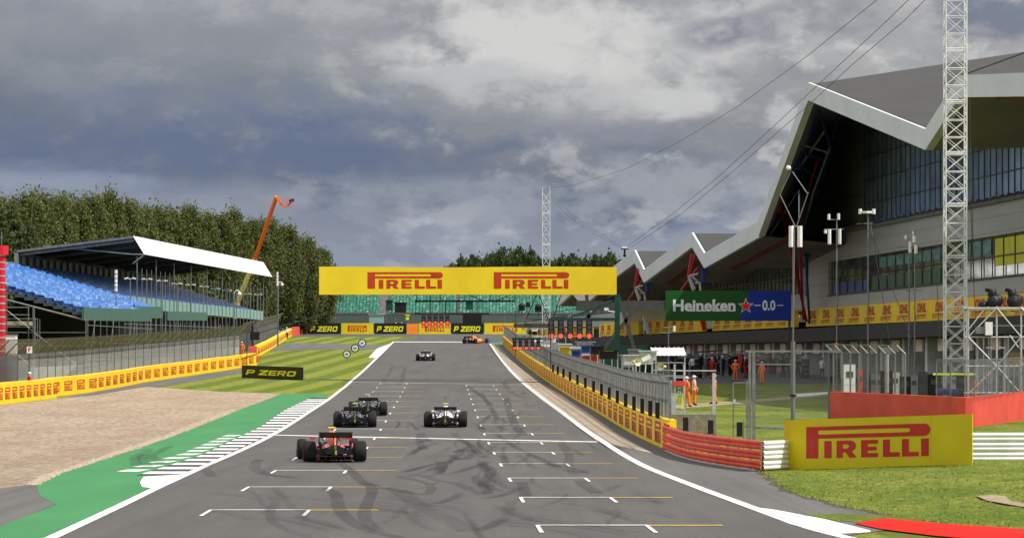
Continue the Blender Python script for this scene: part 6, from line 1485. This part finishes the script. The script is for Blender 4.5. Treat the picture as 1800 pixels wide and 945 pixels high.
def crown_mesh(kind, h, w, seed, nclump, per, ls):
    r = random.Random(seed); vs, fs = [], []
    def leaf(p, s):
        a = Vector((r.gauss(0, 1), r.gauss(0, 1), r.gauss(0, .7))); a.normalize(); b = a.orthogonal().normalized(); b.rotate(Matrix.Rotation(r.random() * 6.28, 3, a)); c = a.cross(b)
        o = len(vs); vs.extend([p + b * s, p + c * s * .7, p - b * s, p - c * s * .7]); fs.append((o, o + 1, o + 2, o + 3))
    for _ in range(nclump):
        if kind == 'poplar':
            t = r.random() ** .85; z = h * (.10 + .90 * t); prof = (math.sin(min(1, t * 1.5 + .25) * 1.5708)) * (1 - max(0, t - .60) ** 2 * 4.0); rad = w / 2 * max(.10, prof)
            a = r.random() * 6.2832; q = rad * math.sqrt(r.uniform(.12, 1)); c = Vector((math.cos(a) * q, math.sin(a) * q, z)); sz = Vector((.62, .62, 1.3)) * r.uniform(.6, 1.15)
        elif kind == 'conifer':
            t = r.random(); z = h * (.06 + .94 * t); rad = w / 2 * (1 - t * .92) * r.uniform(.7, 1.1); a = r.random() * 6.2832; q = rad * math.sqrt(r.uniform(.3, 1)); c = Vector((math.cos(a) * q, math.sin(a) * q, z - q * .2)); sz = Vector((.9, .9, .35)) * r.uniform(.6, 1.1)
        else:
            a = r.random() * 6.2832; ph = math.acos(r.uniform(-.6, 1)); rr = r.uniform(.55, 1) ** .6 * (1 + .18 * math.sin(a * 3 + seed) + .12 * math.sin(ph * 5 + seed)); c = Vector((math.cos(a) * math.sin(ph) * rr * w / 2, math.sin(a) * math.sin(ph) * rr * w / 2, h * .52 + math.cos(ph) * rr * h * .46)); sz = Vector((.8, .8, .6)) * r.uniform(.6, 1.2)
        for _ in range(per): leaf(c + Vector((r.gauss(0, sz.x * .55), r.gauss(0, sz.y * .55), r.gauss(0, sz.z * .55))), ls * r.uniform(.6, 1.3))
    return vs, fs
def tree_proto(kind, h, w, seed, nclump, per, ls, m):
    vs, fs = crown_mesh(kind, h, w, seed, nclump, per, ls); q = MB(); q.add(vs, fs); cm = q.mesh('crown', m)
    r = random.Random(seed + 50); q = MB(); q.tube([(0, 0, -.3), (.05, 0, h * .3), (-.05, .05, h * .65), (0, 0, h * .95)], [w * .05, w * .04, w * .022, .03], 7)
    for i in range(14):
        z = h * (.12 + .05 * i); a = r.random() * 6.28; k = w * .38 * (1 - i / 18); up_ = h * (.14 if kind == 'poplar' else .05); q.tube([(0, 0, z), (math.cos(a) * k * .5, math.sin(a) * k * .5, z + up_ * .5), (math.cos(a) * k, math.sin(a) * k, z + up_)], [w * .018, w * .012, .02], 5)
    return cm, q.mesh('trunk', M_BARK)
def plant(protos, i, loc, rz, sc, name, label, group):
    cm, tm = protos[i % len(protos)]; t = thing(name, label, 'tree', loc, 0, group); t.matrix_basis = Matrix.Translation(loc) @ Matrix.Rotation(rz, 4, 'Z') @ Matrix.Diagonal((sc[0], sc[0], sc[1], 1))
    for nm, me in (('trunk', tm), ('crown', cm)): o = bpy.data.objects.new(nm, me); COL.objects.link(o); o.parent = t
POP = [tree_proto('poplar', 17, 6.2, s, 190, 84, .165, M_LEAF) for s in (1, 2, 3, 4)]
rt = random.Random(3)
tops = [(-20, 352), (30, 350), (62, 340), (100, 350), (150, 352), (200, 352), (240, 362), (300, 366), (335, 362), (380, 384), (420, 384), (470, 398), (520, 412), (570, 445)]
def topy(px):
    for a, b in zip(tops, tops[1:]):
        if a[0] <= px <= b[0]: return a[1] + (b[1] - a[1]) * (px - a[0]) / (b[0] - a[0])
    return 352
n = 21
for i in range(n):
    px = -15 + i * 575 / (n - 1) + rt.uniform(-5, 5); d = 480 + 150 * i / (n - 1) + rt.uniform(-3, 3); z1 = P(px, topy(px) + rt.uniform(-5, 12), d).z; x = P(px, 0, d).x
    plant(POP, i, Vector((x, d, G(d) - .3)), rt.uniform(0, 6.28), (rt.uniform(.85, 1.1), (z1 - G(d) + .3) / 17), 'poplar_tree', 'tall poplar in the dense row behind the blue grandstand', 'row of poplars behind the stand')
for i in range(18):
    px = -5 + i * 560 / 17 + rt.uniform(-8, 8); d = 494 + 150 * i / 17; z1 = P(px, topy(px) + rt.uniform(10, 30), d).z; x = P(px, 0, d).x
    plant(POP, i + 1, Vector((x, d, G(d) - .3)), rt.uniform(0, 6.28), (rt.uniform(1.0, 1.25), (z1 - G(d) + .3) / 17), 'poplar_tree', 'poplar filling the back of the row behind the stand', 'second row of poplars')
CON = [tree_proto('conifer', 14, 7, s, 130, 40, .22, M_LEAFD) for s in (11, 12)]
for i, (px, ty, d, lb) in enumerate(((-8, 352, 430, 'dark fir at the far left edge behind the red column'), (22, 368, 436, 'dark fir standing between the red column and the stand roof'), (45, 392, 440, 'small dark fir touching the left end of the stand roof'))):
    z1 = P(px, ty, d).z; plant(CON, i, Vector((P(px, 0, d).x, d, G(d) - .3)), i * 2.0, (1, (z1 - G(d)) / 14), 'fir_tree', lb, None)
BR = [tree_proto('round', 11, 10, s, 130, 42, .30, M_LEAFD) for s in (21, 22, 23)]; BG = [tree_proto('round', 5, 6, s, 90, 34, .17, M_LEAFG) for s in (31, 32)]
for i in range(13):
    px = 520 + i * 6 + rt.uniform(-4, 4); d = 665 + rt.uniform(-6, 10); ty = 445 + i * 2 + rt.uniform(0, 16) if i < 9 else 480 + i * 3; z1 = P(px, ty, d).z
    plant(BR, i, Vector((P(px, 0, d).x, d, G(d) - .3)), i, (.9, (z1 - G(d)) / 11), 'broadleaf_tree', 'dark leafy tree in the clump between the poplars and the gantry banner', 'dark trees left of the gantry')
for i, (px, ty, d, lb) in enumerate(((532, 527, 640, 'round green bush below the dark trees left of the gantry'), (515, 540, 642, 'smaller green bush at the left of the round one'), (553, 543, 644, 'green bush touching the far stand end'))):
    z1 = P(px, ty, d).z; plant(BG, i, Vector((P(px, 0, d).x, d, G(d) - .3)), i, (.75, (z1 - G(d)) / 5), 'bush', lb, None)
for i in range(26):
    px = 795 + i * 12 + rt.uniform(-3, 3); 
    ty = 450 + rt.uniform(-3, 5) + (8 if i < 2 else 0) - (12 if 7 <= i <= 12 else 0); d = 800 + rt.uniform(-12, 25)
    if 952 < px < 972: ty += 12
    if px > 1060: ty -= 2
    z1 = P(px, ty, d).z; plant(BR, i, Vector((P(px, 0, d).x, d, G(d) - .3)), i * 1.7, (.72, (z1 - G(d)) / 11), 'broadleaf_tree', 'dark tree crown showing above the yellow gantry banner', 'distant trees above the banner')
for i in range(20):   # background belt closing the horizon
    px = 560 + i * 14; d = 850; plant(BR, i, Vector((P(px, 0, d).x, d, G(d) - .3)), i * 1.1, (1.1, .8), 'broadleaf_tree', 'low tree in the belt behind the far green stand', 'low belt of trees behind the far stand')
for i in range(16):
    px = 700 + i * 90; d = 900; plant(BR, i, Vector((P(px, 0, d).x, d, G(d) - .3)), i * 1.1, (1.6, .75), 'broadleaf_tree', 'low tree far beyond the pit building', 'trees beyond the pit building')
# ================================================================ far green grandstand
O0b = Vector((P(572, 0, 655).x, 655, CZ)); UX = Vector((1, 0, 0)); UY = Vector((0, 1, 0))
W_ = P(1330, 0, 655).x - O0b.x; zf = (648 - 553) * 655 / F
st2 = thing('grandstand', 'open grandstand of green seats behind the far corner, split by grey stairs', 'grandstand', O0b)
px2t = lambda px: (px - 572) * 655 / F
gaps = [(px2t(664), px2t(682)), (px2t(800), px2t(808)), (px2t(1028), px2t(1036))]
seating(st2, O0b, UX, UY, M_SEATG, [(0, W_, 0, 12, zf, .52, gaps)], 100)
m_ = MB(); f = lambda t, b, z: O0b + UX * t + UY * b + UPV * z
for rw in range(15): m_.hexa([f(-.3, rw * .8, zf + .52 * rw * .8 - .35), f(W_, rw * .8, zf + .52 * rw * .8 - .35), f(W_, rw * .8 + .8, zf + .52 * rw * .8 - .35), f(-.3, rw * .8 + .8, zf + .52 * rw * .8 - .35), f(-.3, rw * .8, zf + .52 * rw * .8), f(W_, rw * .8, zf + .52 * rw * .8), f(W_, rw * .8 + .8, zf + .52 * rw * .8), f(-.3, rw * .8 + .8, zf + .52 * rw * .8)])
m_.build('terrace', mat('stand_concrete', (.27, .26, .27), .9), st2)
m_ = MB(); m_.quad(f(-.5, -.2, 5.2), f(W_, -.2, 5.2), f(W_, -.2, zf), f(-.5, -.2, zf)); m_.build('front_wall', mat('dark_green_wall', (.045, .085, .075), .8, c2=(.03, .06, .052), scale=.3), st2)
m_ = MB(); m_.quad(f(0, 9.0, zf + 4.0), f(px2t(664), 9.0, zf + 4.0), f(px2t(664), 9.0, zf + 7.5), f(0, 9.0, zf + 7.5)); m_.build('rear_panel', M_WHT, st2)
m_ = MB(); m_.bar(f(-1.2, -.3, zf - 3.6), f(-.2, 6, zf + 3.6), .35); m_.build('side_rail', M_STEEL, st2)
m_ = MB()
for i in range(40): t = i * 3.0; m_.bar((O0b.x + t, 640, G(640)), (O0b.x + t, 640, G(640) + 2.9), .06)
a = Vector((O0b.x, 640, G(640))); b = Vector((O0b.x + 120, 640, G(640))); m_.bar(a + UPV * 2.9, b + UPV * 2.9, .06); t = thing('catch_fence', 'long fine wire fence in front of the far green stand', 'fence', a)
m_.build('post', M_STEEL, t); uvquads('mesh_panel', [[a, b, b + UPV * 2.9, a + UPV * 2.9]], M_WIRE2, t)
for px, py, w_, h_, m, lb in ((704, 541, 20, 17, M_BLACK, 'dark spectator screen cabin on a frame before the green seats'), (684, 537, 11, 17, M_GREEN_D, 'dark green cabin next to the screen cabin'), (825, 537, 12, 14, M_GREEN_D, 'green box hanging in front of the middle stairs'), (662, 561, 26, 16, M_GPALE, 'pale green shelter behind the far boards'), (558, 563, 22, 7, M_LAMP, 'white van roof showing above the far red wall'), (716, 558, 5, 8, M_HIV, 'yellow marshal box beside the far fence')):
    d = 638; c = P(px, py, d); t = thing('observation_cabin', lb, 'cabin', (c.x, c.y, G(d))); q = MB(); q.box(c, (w_ * d / F, 1.4, h_ * d / F)); q.box(c + UPV * (h_ * d / F / 2 + .06), (w_ * d / F + .3, 1.7, .12)); q.build('body', m, t)
    q = MB()
    for s in (-1, 1): x = c.x + s * w_ * d / F * .42; q.bar((x, c.y, G(d)), (x, c.y, c.z), .12)
    q.bar((c.x - w_ * d / F * .42, c.y, (G(d) + c.z) / 2), (c.x + w_ * d / F * .42, c.y, c.z - h_ * d / F / 2), .07); q.build('frame', M_STEEL, t)
# ================================================================ people
def body_mesh(pose, cols, cap=True):
    """one continuous skinned figure, 1.78 m tall, feet at the origin, facing +y"""
    J = dict(pel=(0, 0, .95), spi=(0, 0, 1.15), che=(0, .01, 1.36), nec=(0, .0, 1.50), hea=(0, .02, 1.60), top=(0, .02, 1.74))
    Rr = dict(pel=.155, spi=.145, che=.165, nec=.06, hea=.095, top=.07)
    E = [('pel', 'spi'), ('spi', 'che'), ('che', 'nec'), ('nec', 'hea'), ('hea', 'top')]
    for s, n_ in ((-1, 'l'), (1, 'r')):
        st = pose.get('stride', .0) * s
        J[n_ + 'h'] = (s * .10, 0, .88); J[n_ + 'k'] = (s * .12, st * .5 + .03, .50); J[n_ + 'a'] = (s * .13, st, .09); J[n_ + 't'] = (s * .15, st + .17, .05)
        Rr[n_ + 'h'] = .115; Rr[n_ + 'k'] = .085; Rr[n_ + 'a'] = .065; Rr[n_ + 't'] = .05
        arm = pose.get(n_, ((s * .27, .02, 1.14), (s * .27, .14, .92)))
        J[n_ + 's'] = (s * .19, 0, 1.41); J[n_ + 'e'] = arm[0]; J[n_ + 'w'] = arm[1]; w_ = Vector(arm[1]); dr = (w_ - Vector(arm[0])).normalized(); J[n_ + 'f'] = tuple(w_ + dr * .13)
        Rr[n_ + 's'] = .085; Rr[n_ + 'e'] = .058; Rr[n_ + 'w'] = .042; Rr[n_ + 'f'] = .035
        E += [('pel', n_ + 'h'), (n_ + 'h', n_ + 'k'), (n_ + 'k', n_ + 'a'), (n_ + 'a', n_ + 't'), ('che', n_ + 's'), (n_ + 's', n_ + 'e'), (n_ + 'e', n_ + 'w'), (n_ + 'w', n_ + 'f')]
    ks = list(J); me = bpy.data.meshes.new('body'); me.from_pydata([J[k] for k in ks], [(ks.index(a), ks.index(b)) for a, b in E], []); o = bpy.data.objects.new('body', me); COL.objects.link(o)
    sk = o.modifiers.new('s', 'SKIN'); sk.use_smooth_shade = True; sb = o.modifiers.new('u', 'SUBSURF'); sb.levels = 1
    for i, k in enumerate(ks): me.skin_vertices[0].data[i].radius = (Rr[k], Rr[k] * (.8 if k in ('pel', 'spi', 'che') else 1)); me.skin_vertices[0].data[i].use_root = (k == 'pel')
    bpy.context.view_layer.update(); dg = bpy.context.evaluated_depsgraph_get(); out = bpy.data.meshes.new_from_object(o.evaluated_get(dg)); bpy.data.objects.remove(o)
    for m in cols: out.materials.append(m)
    hands = [Vector(J[q]) for q in ('lf', 'rf', 'lw', 'rw')]
    for p in out.polygons:
        c = p.center
        if c.z > 1.5: p.material_index = 2
        elif min((c - q).length for q in hands) < .07: p.material_index = 2
        elif c.z < .13: p.material_index = 3
        elif c.z < .92: p.material_index = 1
        else: p.material_index = 0
        p.use_smooth = True
    return out
POSES = [dict(l=((-.30, .05, 1.15), (-.24, .24, 1.02)), r=((.30, .02, 1.14), (.27, .12, .92))), dict(l=((-.34, -.05, 1.16), (-.16, .12, 1.02)), r=((.34, -.05, 1.16), (.16, .12, 1.02)), stride=.08), dict(stride=.2, l=((-.27, -.12, 1.13), (-.26, .02, .90)), r=((.27, .12, 1.15), (.25, .30, 1.02)))]
SU = {'orange': mat('orange_overalls', (.85, .16, .03), .8), 'red': mat('red_overalls', (.42, .02, .025), .8), 'black': mat('black_overalls', (.02, .02, .025), .8), 'white': mat('white_shirt', (.62, .64, .68), .8), 'navy': mat('navy_overalls', (.02, .03, .08), .8), 'vest': mat('pink_white_vest', (.80, .42, .36), .8)}
M_SHOE = mat('black_boots', (.015, .015, .015), .6); M_HAIRC = mat('cap_white', (.7, .7, .7), .7); M_HAIRD = mat('dark_hair', (.025, .018, .012), .8)
bcache = {}
def person(px, pyf, topc, legc, label, rz, pose=0, group=None, d=None, cap=True):
    if d is None: c = GP(px, pyf)
    else: c = Vector(((px - CX) * d / F, d, G(d)))
    t = thing('person', label, 'person', c + UPV * .02, rz, group); k = (topc, legc, pose)
    if k not in bcache: bcache[k] = body_mesh(POSES[pose], [SU[topc], SU[legc], M_SKIN, M_SHOE])
    o = bpy.data.objects.new('body', bcache[k]); COL.objects.link(o); o.parent = t
    q = LM(); q.sphere((0, .005, 1.69), .112, 12, 8, (1, 1.1, .75)); q.box((0, .13, 1.68), (.15, .12, .02)) if cap else None; q.build('cap' if cap else 'hair', M_HAIRC if cap else M_HAIRD, t, True)
    q = LM(); q.add([(0, .125, 1.62), (-.015, .11, 1.585), (.015, .11, 1.585), (0, .10, 1.64)], [(0, 1, 2), (0, 3, 1), (0, 2, 3)]); q.build('nose', M_SKIN, t)
person(1207, 716, 'orange', 'orange', 'marshal in orange overalls standing left beside the red signed platform', R(-60), 1)
person(1220, 713, 'vest', 'orange', 'marshal in orange overalls with a pale vest and white cap on the lawn', R(-80), 0)
person(1256, 711, 'orange', 'orange', 'marshal in orange half hidden behind the grey platform post', R(70), 2)
person(1293, 671, 'orange', 'orange', 'marshal in bright orange standing alone at the edge of the pit lane', R(160), 1)
person(1340, 676, 'orange', 'orange', 'marshal in orange seen through the wire mesh gate', R(140), 0)
rp = random.Random(9)
crew = [(1218, 'white', 'navy', 'crew member in a white shirt at the left of the garage crowd'), (1232, 'navy', 'black', None), (1241, 'black', 'black', None), (1252, 'red', 'red', 'crew member in red overalls behind the orange marshal'), (1262, 'black', 'black', None), (1270, 'navy', 'navy', None), (1282, 'black', 'black', None), (1310, 'red', 'red', 'crew member in red overalls right of the lone orange marshal'), (1322, 'black', 'black', None), (1328, 'red', 'red', 'crew member in red overalls behind the gate frame'), (1352, 'red', 'red', 'crew member in red overalls just right of the marshal behind the mesh'), (1364, 'red', 'red', 'crew member in red overalls by the pink square'), (1376, 'black', 'black', None), (1385, 'black', 'black', None), (1402, 'black', 'black', None), (1413, 'white', 'black', 'crew member in a pale top under the tall grey pole'), (1424, 'black', 'black', None), (1436, 'black', 'black', None), (1445, 'white', 'navy', 'crew member in a pale top near the red wall fence'), (1205, 'black', 'black', None), (1194, 'black', 'black', None), (1480, 'navy', 'black', None), (1520, 'black', 'black', None), (1180, 'navy', 'black', None)]
for i, (px, a, b, lb) in enumerate(crew):
    person(px, 0, a, b, lb or 'dark clothed crew member in the crowd before the garages', rp.uniform(0, 6.28), i % 3, None if lb else 'dark clothed pit crew', d=rp.uniform(322, 352), cap=bool(i % 2))
person(1575, 0, 'black', 'black', 'crew member in black bending over kit behind the red wall', R(60), 1, d=214, cap=True); person(1648, 0, 'navy', 'black', 'crew member in navy beside the near mast', R(200), 0, d=216, cap=False)
person(52, 0, 'red', 'navy', 'marshal in a red vest crouching behind the near yellow wall', R(-70), 1, d=245)
for i, (px, py, d, a, lb) in enumerate(((425, 0, 420, 'orange', 'marshal in orange by the black signal screen'), (504, 0, 560, 'white', 'person in white at the far tip of the golden wall'), (696, 0, 636, 'orange', 'far marshal in orange behind the boards under the cabins'), (706, 0, 636, 'black', 'far dark figure behind the boards under the screen cabin'))): person(px, 0, a, 'black' if a != 'orange' else 'orange', lb, R(180), i % 3, d=d)
# overhead pit booms outside the garages
for i, px in enumerate((1245, 1300, 1345, 1400)):
    d = 330; t = thing('pit_boom', ('grey overhead boom', 'long dark overhead boom', 'white topped overhead boom', 'grey gantry boom')[i] + ' over the crew, ' + ('leftmost above the white shirt', 'above the lone orange marshal', 'above the red crew', 'behind the tall grey pole')[i], 'equipment boom', P(px, 660, d)); t.location = (t.location.x, d, G(d)); t.matrix_basis = Matrix.Translation(t.location)
    q = MB(); q.bar(P(px - 22, 619 + i % 2, d), P(px + 26, 615, d), .22, .14); q.build('arm', M_STEEL if i % 2 else M_DSTEEL, t); q = MB(); q.bar((P(px + 22, 0, d).x, d, G(d)), P(px + 22, 617, d), .12); q.bar(P(px + 22, 640, d), P(px + 8, 617, d), .07); q.build('column', M_STEEL, t)
m_ = MB(); c = P(1369, 650, 318); m_.box(c, (.36, .04, .44)); m_.cur = 1; m_.bar((c.x, c.y, G(318)), c, .04); tag(m_.build('pit_sign', [mat('pink_board', (.50, .12, .40), .5), M_STEEL]), 'small pink square board on a stick seen through the mesh', 'pit board')

# tyre stacks and trolleys outside the garages
M_TROL = [M_BLACK, M_REDS, M_DSTEEL, M_STEEL, M_BLUES, M_WHT]; tn = ['black', 'red', 'dark grey', 'light grey', 'blue', 'white']
for i in range(30):
    px = 1195 + i * 10.5 + rp.uniform(-4, 4); d = rp.uniform(318, 372); c = Vector(((px - CX) * d / F, d, G(d)))
    if i % 3 == 0:
        t = thing('tyre_stack', 'stack of racing tyres standing in the pit lane crowd', 'tyre stack', c, 0, 'tyre stacks by the garages')
        for k in range(3 + i % 2):
            q = LM(); q.tube([(0, 0, .02 + k * .4), (0, 0, .38 + k * .4)], .33, 16); q.build('tyre', M_TYRE, t)
    else:
        k = (0, 2, 0, 1, 0, 2, 3)[i % 7]; hh = rp.uniform(.8, 1.5); t = thing('tool_trolley', f'{tn[k]} tool trolley standing before the garages', 'trolley', c, rp.uniform(-.4, .4), f'{tn[k]} trolleys by the garages')
        q = LM(); q.box((0, 0, hh / 2 + .1), (rp.uniform(.5, .9), .6, hh - .1)); q.build('cabinet', M_TROL[k], t)
        for sx_ in (-.3, .3): q = LM(); q.tube([(sx_ - .03, -.2, .07), (sx_ + .03, -.2, .07)], .07, 8); q.build('wheel', M_TYRE, t)
        q = LM(); q.bar((-.3, -.32, hh * .8), (.3, -.32, hh * .8), .03); q.build('handle', M_STEEL, t)
